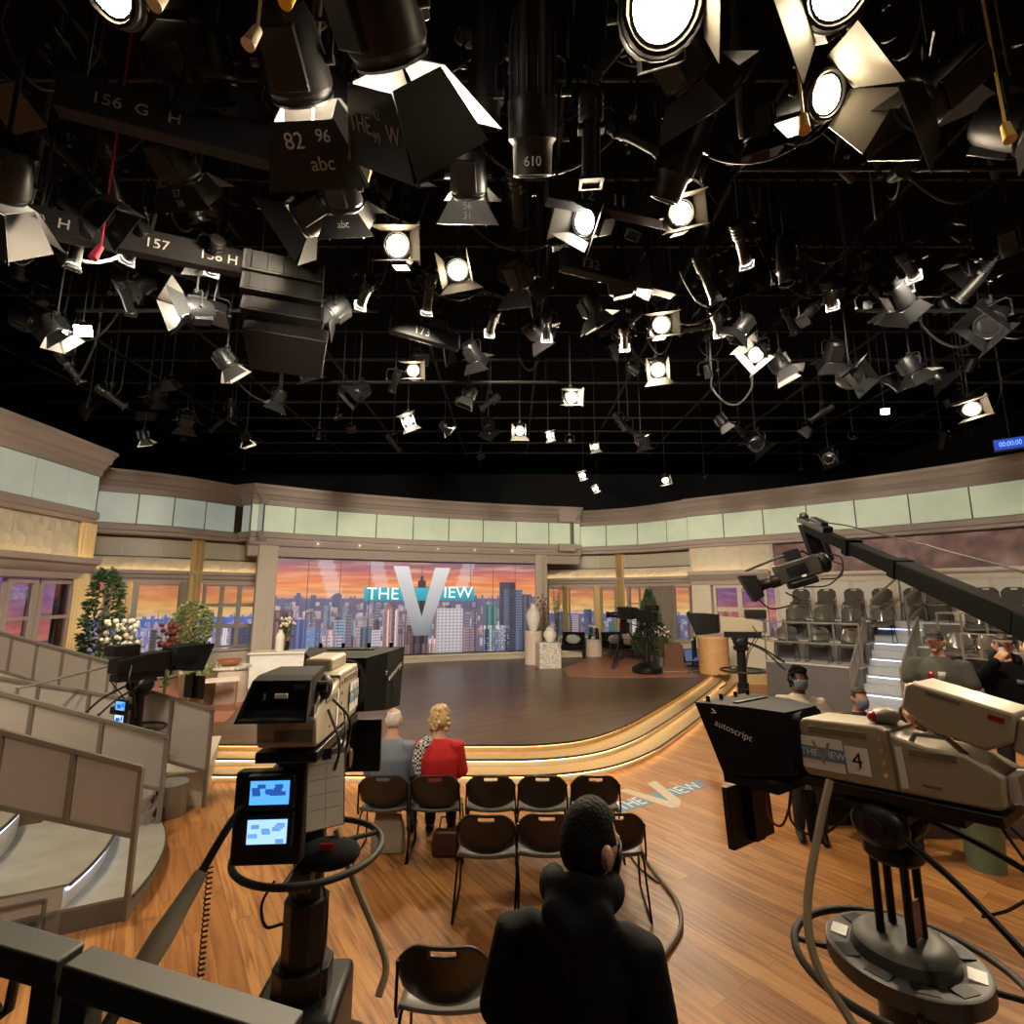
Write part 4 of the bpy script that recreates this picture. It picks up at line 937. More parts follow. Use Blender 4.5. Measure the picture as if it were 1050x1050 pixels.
# ---------------------------------------------------------------- stacking chairs
SHELL = mat('chair_shell_brown', (.030, .022, .017), .28, var=.08)
SHELLG = mat('chair_shell_grey', (.085, .075, .065), .13, var=.08, coat=.5)
SEAT_SHEEN = mat('chair_seat_sheen', (.16, .15, .14), .25, var=.05)  # gloss of the brown seat put into its base colour as grey
WIRE = mat('chair_wire_black', (.01, .01, .01), .3, .6)
def make_chair(name, shell, seatm):
    t = bpy.data.objects.new(name, None); COL.objects.link(t)
    b = MB(); NU, NV = 22, 18; g = {}
    for i in range(NU+1):
        for j in range(NV+1):
            u = -1+2*i/NU; v = j/NV
            top = .775 - .10*max(0, (abs(u)-.45)/.55)**2.2; bot = .455 + .055*abs(u)**2.2
            x = u*(.235 - .012*(1-v)); z = bot+(top-bot)*v
            y = -.20 - .11*v + .045*u*u
            g[i, j] = len(b.v); b.v.append((x, y, z))
    for i in range(NU):
        for j in range(NV):
            u = -1+2*(i+.5)/NU; v = (j+.5)/NV
            if abs(u) < .30 and .84 < v < .93: continue
            b.f.append((g[i, j], g[i+1, j], g[i+1, j+1], g[i, j+1])); b.m.append(0); b.c.append(None)
    o = b.obj('backrest', shell, t); md = o.modifiers.new('solid', 'SOLIDIFY'); md.thickness = .014
    s = MB(); NU, NV = 14, 14; g = {}
    for i in range(NU+1):
        for j in range(NV+1):
            u = -1+2*i/NU; v = j/NV; y = -.24+.46*v
            x = u*(.235 - .03*max(0, (v-.75)/.25)**2 - .02*max(0, (.2-v)/.2))
            z = .415 + .025*u*u*(1-v*.5) + .05*max(0, (.22-v)/.22)**2 - .05*max(0, (v-.8)/.2)**2
            g[i, j] = len(s.v); s.v.append((x, y, z))
    for i in range(NU):
        for j in range(NV): s.f.append((g[i, j], g[i+1, j], g[i+1, j+1], g[i, j+1])); s.m.append(0); s.c.append(None)
    o = s.obj('seat', seatm, t); md = o.modifiers.new('solid', 'SOLIDIFY'); md.thickness = .014
    for sx in (-1, 1):
        f = MB(); f.tube([(sx*.222, -.10, .40), (sx*.232, -.14, .37), (sx*.252, -.27, .02), (sx*.253, -.275, .011), (sx*.253, -.25, .010), (sx*.253, .20, .010), (sx*.252, .225, .018), (sx*.232, .15, .37), (sx*.222, .10, .40)], .0085, 8, closed=True)
        f.obj('sled_leg', WIRE, t)
        w = MB(); w.tube([(sx*.237, .0, .402), (sx*.238, -.20, .41), (sx*.236, -.235, .47), (sx*.222, -.275, .70)], .009, 8); w.obj('back_upright', WIRE, t)
    c = MB(); c.cyl((-.222, -.10, .40), (.222, -.10, .40), .008, n=8); c.cyl((-.222, .10, .40), (.222, .10, .40), .008, n=8); c.obj('cross_bar', WIRE, t)
    return t
CH_B = make_chair('stacking_chair', SHELL, SEAT_SHEEN); CH_G = make_chair('audience_chair', SHELLG, SHELLG)
chair_used = set()
def chair(src, pos, rz, label, group=None):
    o = src if src.name not in chair_used else copy_tree(src)
    if src.name not in chair_used: _KIDS[src.name] = kids(src)
    chair_used.add(src.name)
    if 'group' in o: del o['group']
    tag(o, label, 'chair', group); o.location = pos; o.rotation_euler = (0, 0, rz)
    if src is CH_G: o.scale = (.92, .92, 1.0)
    return o
def seat_at(px, y, z=0.0, py=820): p = aty(px, py, y-.28); return Vector((p.x, y, z))
C1 = 5.46
for px, rz, lab in ((391, .03, 'brown chair under the person in the blue striped shirt'), (445, .02, 'brown chair under the person in the red jacket'), (503, 0, 'empty brown chair just right of the person in red'),
                    (557, -.02, 'empty brown chair in the middle of the front row of three'), (612, -.03, 'empty brown chair at the right end of the front row')):
    chair(CH_B, seat_at(px, C1), rz, lab)
for px, y, rz, lab in ((499, 4.58, -.02, 'empty brown chair in the second row, left of the standing man'), (562, 4.60, -.03, 'brown chair in the second row partly hidden by the standing man'), (634, 4.62, -.07, 'brown chair in the second row at the right of the standing man')):
    chair(CH_B, seat_at(px, y, 0, 862), rz, lab)
chair(CH_B, seat_at(456, 3.08, 0, 1000), -.03, 'lone brown chair nearest the frame bottom, behind the two rows')
bg = MB(); bg.loft([[(-.14, -.06, 0), (.14, -.06, 0), (.14, .06, 0), (-.14, .06, 0)], [(-.15, -.07, .12), (.15, -.07, .12), (.15, .07, .12), (-.15, .07, .12)], [(-.12, -.04, .24), (.12, -.04, .24), (.12, .04, .24), (-.12, .04, .24)]])
q = seat_at(452, C1+.02); hb = thing('handbag', 'dark brown handbag on the floor under the red jacket chair', 'bag', (q.x+.05, q.y-.12, 0))
bg.obj('bag_body', mat('bag_leather', (.05, .018, .012), .4), hb, bevel=.03); h = MB(); h.tube([(-.08, 0, .23), (-.06, 0, .34), (.06, 0, .34), (.08, 0, .23)], .008, 6); h.obj('handle', BLK, hb)
q = seat_at(391, C1); cb = MB(); cb.loft([[(-.16, -.07, 0), (.16, -.07, 0), (.16, .09, 0), (-.16, .09, 0)], [(-.15, -.06, .2), (.15, -.06, .2), (.15, .07, .2), (-.15, .07, .2)], [(-.13, -.02, .36), (.12, -.02, .34), (.12, .02, .34), (-.13, .02, .36)]])
t = thing('shopping_bag', 'beige bag on the floor under the striped shirt chair', 'bag', (q.x+.02, q.y-.02, 0)); cb.obj('bag_body', mat('bag_beige', (.34, .28, .2), .8), t, bevel=.02); h = MB(); h.tube([(-.06, 0, .34), (-.04, 0, .40), (.04, 0, .40), (.06, 0, .33)], .006, 6); h.obj('handle', TAND, t)

# ---------------------------------------------------------------- railings
def railing(label, P, Q, ph, n, zP=0.0, zQ=None, group=None, name='railing', panel=True, bar=.035, m=RAIL, feet=True, mids=0):
    """sloping rail from P to Q (top line), panels ph high, n bays"""
    P = Vector(P); Q = Vector(Q); t = thing(name, label, 'railing', (P.x, P.y, zP), 0, group); inv = Matrix.Translation(-t.location)
    def put(mb, nm, mm, **k):
        o = mb.obj(nm, mm, t, **k); o.matrix_parent_inverse = inv
    dn = Vector((0, 0, -ph)); a = MB(); a.beam(P, Q, bar*1.2, bar); put(a, 'top_rail', m)
    a = MB(); a.beam(P+dn, Q+dn, bar, bar*.8); put(a, 'bottom_rail', m)
    for k in range(mids): a = MB(); z = dn*(k+1)/(mids+1); a.beam(P+z, Q+z, bar*.7, bar*.7); put(a, 'middle_rail', m)
    for i in range(n+1):
        p = P.lerp(Q, i/n); b = p+dn
        if feet and i in (0, n): b = Vector((p.x, p.y, zP if i == 0 else (zQ if zQ is not None else p.z-ph)))
        a = MB(); a.beam(b, p, bar, bar); put(a, 'post', m)
    if panel:
        for i in range(n):
            p = P.lerp(Q, i/n); q = P.lerp(Q, (i+1)/n); d = (q-p).normalized(); p = p+d*bar*.7; q = q-d*bar*.7
            s = Vector((d.y, -d.x, 0)).normalized()*.005; u = Vector((0, 0, -bar*.6)); v = dn-u
            a = MB(); a.add([p+u-s, q+u-s, q+v-s, p+v-s, p+u+s, q+u+s, q+v+s, p+v+s], [(0, 1, 2, 3), (7, 6, 5, 4), (0, 4, 5, 1), (1, 5, 6, 2), (2, 6, 7, 3), (3, 7, 4, 0)]); put(a, 'panel', PANEL, smooth=False)
    return t
EU = Vector((-.895, -.446, 0)); EV = Vector((-.446, .895, 0)); LO = Vector((-2.96, 4.37, 0))
def L(u, v, z=0): p = LO+EU*u+EV*v; p.z = z; return p
railing('nearest sloping panel railing at the left stairs', L(0, 0, 1.09), L(2.2, 0, 2.02), .50, 5, 0, 1.0)
railing('panel railing on the far side of the left stairs', L(0, 1.43, 1.0), L(2.8, 1.43, 2.12), .52, 5, 0, 1.0)
railing('two-panel railing behind the left stairs, near the stage steps', (-3.62, 6.49, 1.09), (-4.42, 6.2, 1.42), .70, 2, 0, 0)
railing('long upper railing in front of the left audience window', (-4.75, 6.9, 1.47), (-8.3, 7.6, 2.15), .50, 8, 0, 1.2)
railing('upper panel railing rising at the left frame edge', (-4.6, 6.6, 1.18), (-7.2, 6.0, 1.75), .52, 5, 0, 1.0)
h = MB(); p0, p1 = aty(18, 706, 5.7), aty(112, 683, 6.6); h.tube([p0-Vector((0, 0, .9)), p0, p1, p1+Vector((0, 0, -.95))], .02, 8); tag(h.obj('handrail', RAIL), 'plain grey tube handrail on the left stairs', 'railing')
# left audience tiers
TIER = mat('tier_carpet', (.28, .265, .21), .7, var=.25, scale=5); SKIRT = mat('tier_skirt', (.17, .155, .13), .5)
tiers = [(0, .17), (.40, .34), (1.10, .62), (1.85, .90)]
tt = MB(); sk = MB()
def arc(u, n=10): return [L(u-.10*(1-(2*i/n-1)**2)+.0, 1.43*i/n) for i in range(n+1)]
for k, (u, z) in enumerate(tiers):
    e = arc(u); poly = [(p.x, p.y) for p in e]+[(L(3.2, 1.43).x, L(3.2, 1.43).y), (L(3.2, 0).x, L(3.2, 0).y)]
    m = MB(); m.prism(poly, 0, z-.02); struct('tier_riser_%d' % (k+1), m, SKIRT if k != 1 and k != 2 else mat('riser_pale', (.55, .55, .54), .5), smooth=False, fix=True)
    m = MB(); e2 = arc(u-.03); m.prism([(p.x, p.y) for p in e2]+poly[-2:], z-.02, z); struct('tier_floor_%d' % (k+1), m, TIER, smooth=False, fix=True)
    n = MB(); n.loft([[p+Vector((0, 0, z-.022)), p+EU*-.012+Vector((0, 0, z-.022)), p+EU*-.012+Vector((0, 0, z+.004)), p+Vector((0, 0, z+.004))] for p in e2]); struct('tier_nosing_%d' % (k+1), n, NOSING, fix=True)
    if k in (1, 2):
        l = MB(); l.loft([[p+EU*-.004+Vector((0, 0, z-.045)), p+EU*-.024+Vector((0, 0, z-.045)), p+EU*-.024+Vector((0, 0, z-.03)), p+EU*-.004+Vector((0, 0, z-.03))] for p in arc(u-.006)]); struct('tier_light_%d' % k, l, LEDC, fix=True)
m = MB()
for u0, u1, z0, z1 in ((.5, 1.05, .06, .26), (1.2, 1.8, .06, .5), (1.95, 3.0, .06, .8)):
    for a, b in (((u0, z0), (u1, z0)), ((u1, z0), (u1, z1)), ((u1, z1), (u0, z1)), ((u0, z1), (u0, z0))): m.beam(L(a[0], -.005, a[1]), L(b[0], -.005, b[1]), .02, .025)
struct('tier_moulding', m, SKIRT)
# tier beyond the gap, low crates at its foot
m = MB(); m.prism([(p.x, p.y) for p in (L(1.2, 1.5), L(1.2, 2.6), L(3.4, 2.6), L(3.4, 1.5))], 0, .75); struct('tier_riser_5', m, SKIRT, smooth=False, fix=True)
m = MB(); m.prism([(-4.55, 6.3), (-3.66, 6.56), (-3.70, 6.66), (-4.4, 8.2), (-6.9, 7.7), (-6.6, 6.1)], 0, .36); struct('tier_riser_6', m, CREAM, smooth=False, fix=True)
cr_lab = ['grey slotted crate at the bottom of the stack by the left railing', 'grey slotted crate in the middle of the stack by the left railing', 'grey slotted crate on top of the stack by the left railing']
for i in range(3):
    o = thing('slotted_crate', cr_lab[i], 'crate', L(.13+.03*i, 1.78, .004+.135*i)); b = MB(); M = rotm(0, 0, math.atan2(EV.y, EV.x))
    out = []
    for k in range(9): t = -1+2*k/8; out.append((.30*t, -.10+.05*t*t))
    b.prism([(x, y) for x, y in out]+[(.30, .16), (-.30, .16)], 0, .13, M); b.obj('crate_body', mat('crate_grey', (.36, .34, .31), .5), o, bevel=.01)
    for x in (-.15, .1):
        s = MB(); s.cbox((x, -.105, .07), (.14, .02, .035), M); s.obj('slot', BLKM, o)
tw = MB(); tw.lathe([(.16, 0), (.17, .02), (.16, .3), (.17, .34), (.14, .36)], 18); o = tw.obj('fabric_roll', mat('towel_grey', (.34, .32, .28), .9), None, loc=L(-.02, 2.13, .0)); tag(o, 'grey rolled tub beside the crate stack at the left railing', 'tub')

# ---------------------------------------------------------------- right audience bleachers
PLAT = mat('bleacher_floor', (.42, .41, .40), .5); FRONT = mat('bleacher_front', (.085, .075, .078), .6, var=.2)
OFFS = [(-.5, 1.25, 1.86), (1.25, 2.15, 1.40), (2.15, 3.0, .95)]
def prow(px, off, z): return R5.px(px, off, z)
a0 = prow(785, 3.0, .95); a1 = prow(884, 3.0, .95); a2 = prow(938, 2.2, 1.4); a3 = R5.L-.4
for k, (o0, o1, z) in enumerate(OFFS):
    m = MB(); R5.slab(m, a0, a1, o0, o1, 0, z-.03, .3); R5.slab(m, a2, a3, o0, o1, 0, z-.03, .3); struct('bleacher_riser_%d' % (k+1), m, FRONT, fix=True)
    m = MB(); R5.slab(m, a0-.02, a1, o0, o1+.03, z-.03, z, .3); R5.slab(m, a2, a3, o0, o1+.03, z-.03, z, .3); struct('bleacher_floor_%d' % (k+1), m, PLAT, fix=True)
m = MB(); R5.slab(m, a1-.01, a2+.01, -.5, .95, 0, 1.86, .3); struct('bleacher_landing', m, PLAT, fix=True)
STEPM = mat('stair_white', (.33, .35, .38), .5); ns = 11
for i in range(ns):
    z = 1.86*(i+1)/(ns+1); o1 = 3.75-.255*i; m = MB(); R5.slab(m, a1, a2, .9, o1, z-.155 if i else 0, z, .3); struct('stair_step_%d' % (i+1), m, STEPM, fix=True)
    if i % 2 == 0: l = MB(); R5.slab(l, a1+.05, a2-.05, o1+.002, o1+.014, z-.03, z-.015, .3); struct('stair_light_%d' % (i+1), l, LEDC, fix=True)
def face(run, d): n = run.at(d, 1)-run.at(d, 0); return math.atan2(-n.x, n.y)
rows = [(.55, 1.86, 600, [(822, 'leftmost in the top row, under the jib head'), (848, 'second in the top row, right of the jib camera'), (876, 'third in the top row'), (905, 'fourth in the top row, at the tall corner rail'), (938, 'fifth in the top row, past the corner rail'), (962, 'top-row chair just left of the jib arm crossing'), (1012, 'top-row chair behind the jib arm tip rope'), (1041, 'top-row chair at the right frame edge')]),
        (1.80, 1.40, 622, [(816, 'leftmost in the middle row'), (845, 'second in the middle row'), (874, 'third in the middle row'), (905, 'at the aisle end of the middle row'), (1004, 'middle-row chair right of the lit stairs'), (1036, 'middle-row chair above the man in the black hoodie')]),
        (2.62, .95, 645, [(808, 'leftmost in the bottom row'), (840, 'second in the bottom row'), (874, 'at the aisle end of the bottom row'), (985, 'bottom-row chair right of the man with crossed arms'), (1017, 'bottom-row chair behind the cap of the man in black')])]
for off, z, py, lst in rows:
    for px, lab in lst:
        d = R5.px(px, off-.28, z+.6); 
        if d > R5.L-.6: d = R5.L-.6
        chair(CH_G, R5.at(d, off, z), face(R5, d), 'glossy grey audience chair, '+lab)
def R5p(px, off, z): return R5.at(R5.px(px, off, z), off, z)
railing('low guard rail along the bottom bleacher row', R5p(783, 2.95, 1.85), R5p(880, 2.95, 1.85), .45, 4, .95, .95, panel=False, bar=.03)
railing('panel railing on the left side of the lit stairs', R5.at(a1-.05, 3.8, 1.02), R5.at(a1-.05, 2.1, 1.95), .42, 4, 0, .95, bar=.03)
railing('panel railing on the right side of the lit stairs', R5.at(a2+.05, 3.7, 1.05), R5.at(a2+.05, 1.9, 2.0), .50, 4, 0, .95, bar=.03)
railing('open corner rail at the top of the left bleacher block', R5p(893, 1.3, 2.35), R5p(921, .6, 2.9), .5, 1, 1.4, 1.86, panel=False, bar=.035)
railing('open rail on the aisle side of the right bleacher block', R5p(928, 1.3, 2.4), R5p(945, .6, 2.75), .5, 1, 1.4, 1.86, panel=False, bar=.035)
railing('open rail across the middle of the right bleacher block', R5p(960, 2.1, 2.1), R5p(1010, 2.1, 2.1), .5, 2, 1.4, 1.4, panel=False, bar=.03)
railing('front guard rail of the right bleacher block', R5p(985, 2.95, 1.75), R5p(1045, 2.95, 1.75), .45, 3, .95, .95, panel=False, bar=.03)
# towel-like cloth over a case right of the man in grey
p = atz(995, 715, .55); q = MB(); q.box((-.28, -.2, -.55), (.28, .2, 0)); o = thing('cloth_covered_case', 'low case under a pale cloth beside the man in black', 'case', (p.x, p.y, 0)); b = q.obj('case_body', BLK, o, loc=(0, 0, .56))
q = MB(); q.loft([[(-.3, -.22, .30), (.3, -.22, .22), (.3, .22, .3), (-.3, .22, .3)], [(-.30, -.215, .575), (.30, -.215, .575), (.3, .215, .575), (-.3, .215, .575)], [(-.24, -.16, .59), (.24, -.16, .59), (.24, .16, .59), (-.24, .16, .59)]]); q.obj('cloth', mat('cloth_ivory', (.60, .55, .45), .9), o, fix=True)

# ---------------------------------------------------------------- foreground rail, task chair
RB = mat('rail_charcoal', (.010, .0105, .009), .6, var=.1, spec=.3)
for (x0, y0, d0), (x1, y1, d1), lab in (((-30, 962, .98), (70, 991, .96), 'charcoal railing piece at the bottom left corner'), ((76, 994, .96), (300, 1066, .90), 'charcoal railing piece running off the bottom edge')):
    a = aty(x0, y0, d0); b = aty(x1, y1, d1); t = thing('front_rail', lab, 'railing', (a.x, a.y, .9)); m = MB(); m.beam(a-t.location, b-t.location, .052, .045); m.obj('rail_bar', RB, t, bevel=.004)
    for k in (.88,) if x0 < 0 else (.06, .98): c = a.lerp(b, k); m = MB(); m.beam(Vector((c.x, c.y, .9))-t.location, c-t.location, .04, .04); m.obj('post', RB, t)
m = MB(); m.box((-3, -3.7, 0), (3, 1.02, .9)); struct('floor_riser_front', m, BLKM, smooth=False)
oc = thing('task_chair', 'black task chair with an armrest behind the bottom left railing', 'chair', (-2.62, 2.62, 0), .5)
m = MB(); m.ball((0, 0, .5), (.26, .27, .055), 20, 10); m.obj('seat', CLOTH, oc)
m = MB(); m.ball((0, -.30, .80), (.24, .05, .30), 20, 12); m.obj('backrest', mat('mesh_grey', (.03, .03, .028), .8), oc)
for sx in (-1, 1):
    m = MB(); m.ball((sx*.30, .03, .81), (.055, .15, .028), 14, 8); a = m.obj('armrest', BLK, oc)
    m = MB(); m.tube([(sx*.22, -.02, .50), (sx*.29, -.02, .54), (sx*.30, .0, .80)], .022, 8); m.obj('arm_post', BLK, a)
m = MB(); m.cyl((0, 0, .08), (0, 0, .48), .03); m.obj('gas_post', BLK, oc)
for k in range(5):
    a = 2*pi*k/5; m = MB(); m.tube([(0, 0, .10), (.30*cos(a), .30*sin(a), .07)], [.03, .02], 8); l = m.obj('leg', BLK, oc); m = MB(); m.cyl((.30*cos(a)-.02, .30*sin(a), .03), (.30*cos(a)+.02, .30*sin(a), .03), .03); m.obj('caster', BLK, l)

# ---------------------------------------------------------------- things on the stage
def on_stage(px, py, z=ST): return atz(px, py, z)
def lathe_thing(name, label, cat, pos, prof, m, n=28):
    mb = MB(); mb.lathe(prof, n); o = mb.obj(name, m, None, loc=pos); return tag(o, label, cat)
def fluted(mb, r, h, n=22):
    rings = []
    for z in (0, h): rings.append([((r+.012*(i % 2))*cos(2*pi*i/(2*n)), (r+.012*(i % 2))*sin(2*pi*i/(2*n)), z) for i in range(2*n)])
    mb.loft(rings)
MARB = marble_mat('marble_white', (.66, .62, .56), (.34, .28, .22)); CERAM = mat('ceramic_white', (.72, .66, .60), .25); PINKW = mat('fluted_plaster', (.62, .50, .42), .5)
p = on_stage(547, 681); t = thing('fluted_plinth', 'white fluted round plinth under the tall white vase', 'plinth', p); m = MB(); fluted(m, .26, .98); m.obj('plinth_body', PINKW, t); m = MB(); m.lathe([(.29, .98), (.29, 1.02)], 28); m.obj('plinth_top', CERAM, t)
lathe_thing('tall_vase', 'tall white bulbous vase on the fluted plinth', 'vase', p+Vector((0, 0, 1.02)), [(.10, 0), (.12, .04), (.21, .28), (.24, .45), (.20, .60), (.09, .72), (.07, .82), (.10, .86), (.08, .86)], CERAM)
p = on_stage(562, 684); p.y -= .1; m = MB(); m.box((-.33, -.30, 0), (.33, .30, .74)); o = m.obj('marble_block', MARB, None, bevel=.015, loc=p, rot=(0, 0, .15)); tag(o, 'square veined marble block right of the fluted plinth', 'plinth')
lathe_thing('ginger_jar', 'rounded white jar on the marble block', 'vase', p+Vector((.06, 0, .742)), [(.10, 0), (.13, .03), (.20, .18), (.19, .28), (.12, .36), (.13, .39), (.10, .42), (.03, .45), (.03, .48)], CERAM)
def spray(name, label, pos, h, n, spread, m1, m2, seed, blobs=0, pot=None, potm=None):
    R = random.Random(seed); t = thing(name, label, 'plant', pos); st = MB(); lf = MB(); base = .0
    if pot: q = MB(); q.lathe(pot, 20); q.obj('pot', potm, t); base = pot[-1][1]*.8
    for i in range(n):
        a = R.uniform(0, 2*pi); r = spread*R.uniform(.3, 1); hh = h*R.uniform(.65, 1); pts = [Vector((0, 0, base))+Vector((r*cos(a)*k**1.6, r*sin(a)*k**1.6, hh*k)) for k in (0, .35, .7, 1)]
        st.tube(pts, [.008, .006, .005, .003], 5)
        for k in range(9):
            q = pts[1].lerp(pts[3], R.random())+Vector((R.uniform(-.06, .06), R.uniform(-.06, .06), R.uniform(-.06, .06))); d = Vector((R.uniform(-1, 1), R.uniform(-1, 1), R.uniform(-.3, 1))).normalized(); s = d.orthogonal().normalized()*.022; L_ = .10
            lf.add([q, q+d*L_*.5+s, q+d*L_, q+d*L_*.5-s], [(0, 1, 2, 3)])
    st.obj('stem', mat('stem_green', (.09, .10, .04), .6), t); lf.obj('foliage', m1, t, smooth=False)
    if blobs:
        b = MB()
        for i in range(blobs): a = R.uniform(0, 2*pi); r = spread*R.uniform(0, .8); b.ball((r*cos(a), r*sin(a), base+h*R.uniform(.66, 1)), R.uniform(.022, .045), 8, 6)
        b.obj('blossom', m2, t)
    return t
ROSE = mat('blossom_rose', (.34, .10, .12), .7); CREAMB = mat('blossom_cream', (.8, .74, .6), .7); REDB = mat('blossom_red', (.16, .015, .02), .6)
spray('dried_flower_spray', 'tall rust-red flower spray beside the white jar', on_stage(555, 680)+Vector((.1, .35, 0)), 1.75, 16, .28, mat('leaf_rust', (.24, .12, .08), .7, var=.4), ROSE, 3, 16, [(.10, 0), (.13, .5), (.11, .52)], BRASS)
spray('silvery_tree', 'slender silvery shrub in front of the right skyline windows', on_stage(571, 671), 2.3, 22, .30, mat('leaf_silver', (.30, .32, .27), .6, var=.3), CREAMB, 4, 0, [(.16, 0), (.2, .34), (.18, .36)], CERAM)
def armchair(px, py, rz, lab, labc):
    p = on_stage(px, py); p.y -= .5; t = thing('lounge_chair', lab, 'chair', p, rz)
    m = MB(); m.box((-.40, -.36, .30), (.40, .36, .42)); m.obj('seat', CLOTH, t, bevel=.03); m = MB(); m.box((-.40, -.04, -.0), (.40, .05, .42), trs((0, -.34, .42), radians(14))); m.obj('backrest', CLOTH, t, bevel=.03)
    for sx in (-1, 1): m = MB(); m.tube([(sx*.42, -.38, .0), (sx*.42, -.34, .60), (sx*.42, .32, .58), (sx*.42, .36, 0)], .016, 8); m.obj('arm_frame', BLK, t)
    c = MB(); c.ball((0, 0, 0), (.26, .09, .17), 16, 10, trs((0, -.16, .60), radians(-14))); o = c.obj('cushion', checker_mat('cushion_knit', (.75, .73, .70), (.06, .06, .06), 22), None); o.matrix_world = Matrix.Translation(p) @ rotm(0, 0, rz); tag(o, labc, 'cushion')
armchair(586, 672, pi-.2, 'black lounge chair left of the small fluted table', 'patterned white cushion on the left lounge chair')
armchair(630, 672, pi+.25, 'black lounge chair behind the tripod camera', 'patterned white cushion on the lounge chair behind the tripod camera')
p = on_stage(609, 673); t = thing('fluted_side_table', 'small round fluted table between the two lounge chairs', 'table', p); m = MB(); fluted(m, .27, .56); m.obj('table_base', PINKW, t); m = MB(); m.lathe([(.30, .56), (.30, .59)], 28); m.obj('table_top', MARB, t)
lathe_thing('dark_bottle', 'dark bottle vase at the right on the small fluted table', 'vase', p+Vector((.13, 0, .59)), [(.06, 0), (.065, .2), (.05, .32), (.055, .38)], BLK)
lathe_thing('dark_cup', 'low dark pot at the left on the small fluted table', 'pot', p+Vector((-.13, 0, .59)), [(.05, 0), (.06, .12), (.055, .16)], BLK)
spray('table_orchid', 'little pale orchid standing on the small fluted table', p+Vector((-.02, .1, .59)), .4, 4, .14, LEAF, mat('blossom_pale', (.8, .7, .68), .6), 8, 9, [(.05, 0), (.06, .08)], CERAM)
def tree(name, label, pos, h, r0, base, n, m1, seed, pot, potm, cone=True, trunk=.03):
    R = random.Random(seed); t = thing(name, label, 'plant', pos); q = MB(); q.lathe(pot, 22); q.obj('pot', potm, t); zb = pot[-1][1]
    tr = MB(); tr.tube([(0, 0, zb*.8), (.02, .01, base+.2), (0, 0, h*.85)], [trunk, trunk*.8, trunk*.3], 8)
    for i in range(14):
        z = base+(h-base)*R.random()*.8; a = R.uniform(0, 2*pi); rr = r0*(1-(z-base)/(h-base))*.7 if cone else r0*.6; tr.tube([(0, 0, z), (rr*cos(a), rr*sin(a), z+.12)], [.010, .004], 5)
    tr.obj('trunk', mat('bark', (.07, .05, .035), .8), t); lf = MB()
    for i in range(n):
        z = base+(h-base)*R.random()**1.25; k = (z-base)/(h-base); rr = (r0*(1-k)**.8 if cone else r0*math.sqrt(max(.02, 1-(2*k-1)**2)))*math.sqrt(R.uniform(.25, 1)); a = R.uniform(0, 2*pi)
        c = Vector((rr*cos(a), rr*sin(a), z)); d = (Vector((cos(a), sin(a), R.uniform(-.5, .6)))+Vector((R.uniform(-.6, .6), R.uniform(-.6, .6), R.uniform(-.6, .6)))).normalized(); s = d.orthogonal().normalized()*R.uniform(.02, .035); L_ = R.uniform(.08, .14)
        lf.add([c, c+d*L_*.5+s, c+d*L_, c+d*L_*.5-s], [(0, 1, 2, 3)])
    lf.obj('foliage', m1, t, smooth=False); return t
TREEG = mat('leaf_tree', (.07, .13, .045), .45, var=.5, scale=20)
tree('potted_tree', 'full cone-shaped green potted tree behind the tripod camera', on_stage(668, 680), 2.3, .58, .45, 2600, TREEG, 5, [(.18, 0), (.22, .30), (.20, .32)], STEEL)
sp_ = spray('white_lily_plant', 'white-flowered leafy plant low beside the green tree', on_stage(681, 683)+Vector((-.05, .1, 0)), .95, 14, .36, mat('leaf_lily', (.12, .16, .05), .5, var=.4), CREAMB, 14, 26, [(.14, 0), (.18, .26), (.16, .28)], STEEL)
p = on_stage(690, 683); m = MB(); m.box((-.28, -.24, 0), (.28, .24, .66)); tag(m.obj('wood_crate', mat('crate_walnut', (.13, .055, .025), .45, var=.3), None, bevel=.012, loc=p, rot=(0, 0, -.1)), 'upright brown wooden box beside the tree', 'box')
p = on_stage(711, 683); t = thing('floor_monitor', 'floor monitor with a dim blue screen beside the wooden drum', 'monitor', p, .35); m = MB(); m.box((-.30, -.03, .12), (.30, .03, .52), rotm(radians(-12))); m.obj('monitor_case', BLK, t, bevel=.01); m = MB(); m.box((-.27, -.034, .15), (.27, -.030, .49), rotm(radians(-12))); m.obj('monitor_screen', mat('screen_blue', (.05, .07, .14), .2, emit=.6, ecol=(.10, .14, .30)), t); m = MB(); m.box((-.2, -.12, 0), (.2, .12, .03)); m.beam((0, 0, .02), (0, .04, .2), .06, .03); m.obj('stand', BLK, t)
p = on_stage(733, 690); t = thing('wooden_drum', 'orange wooden slatted drum behind the prompter camera', 'stool', p); m = MB(); fluted(m, .40, .95, 16); m.obj('drum_body', mat('drum_wood', (.52, .28, .12), .5, var=.2), t); m = MB(); m.lathe([(.44, .95), (.44, 1.0)], 28); m.obj('drum_top', mat('drum_top', (.60, .40, .22), .4), t)
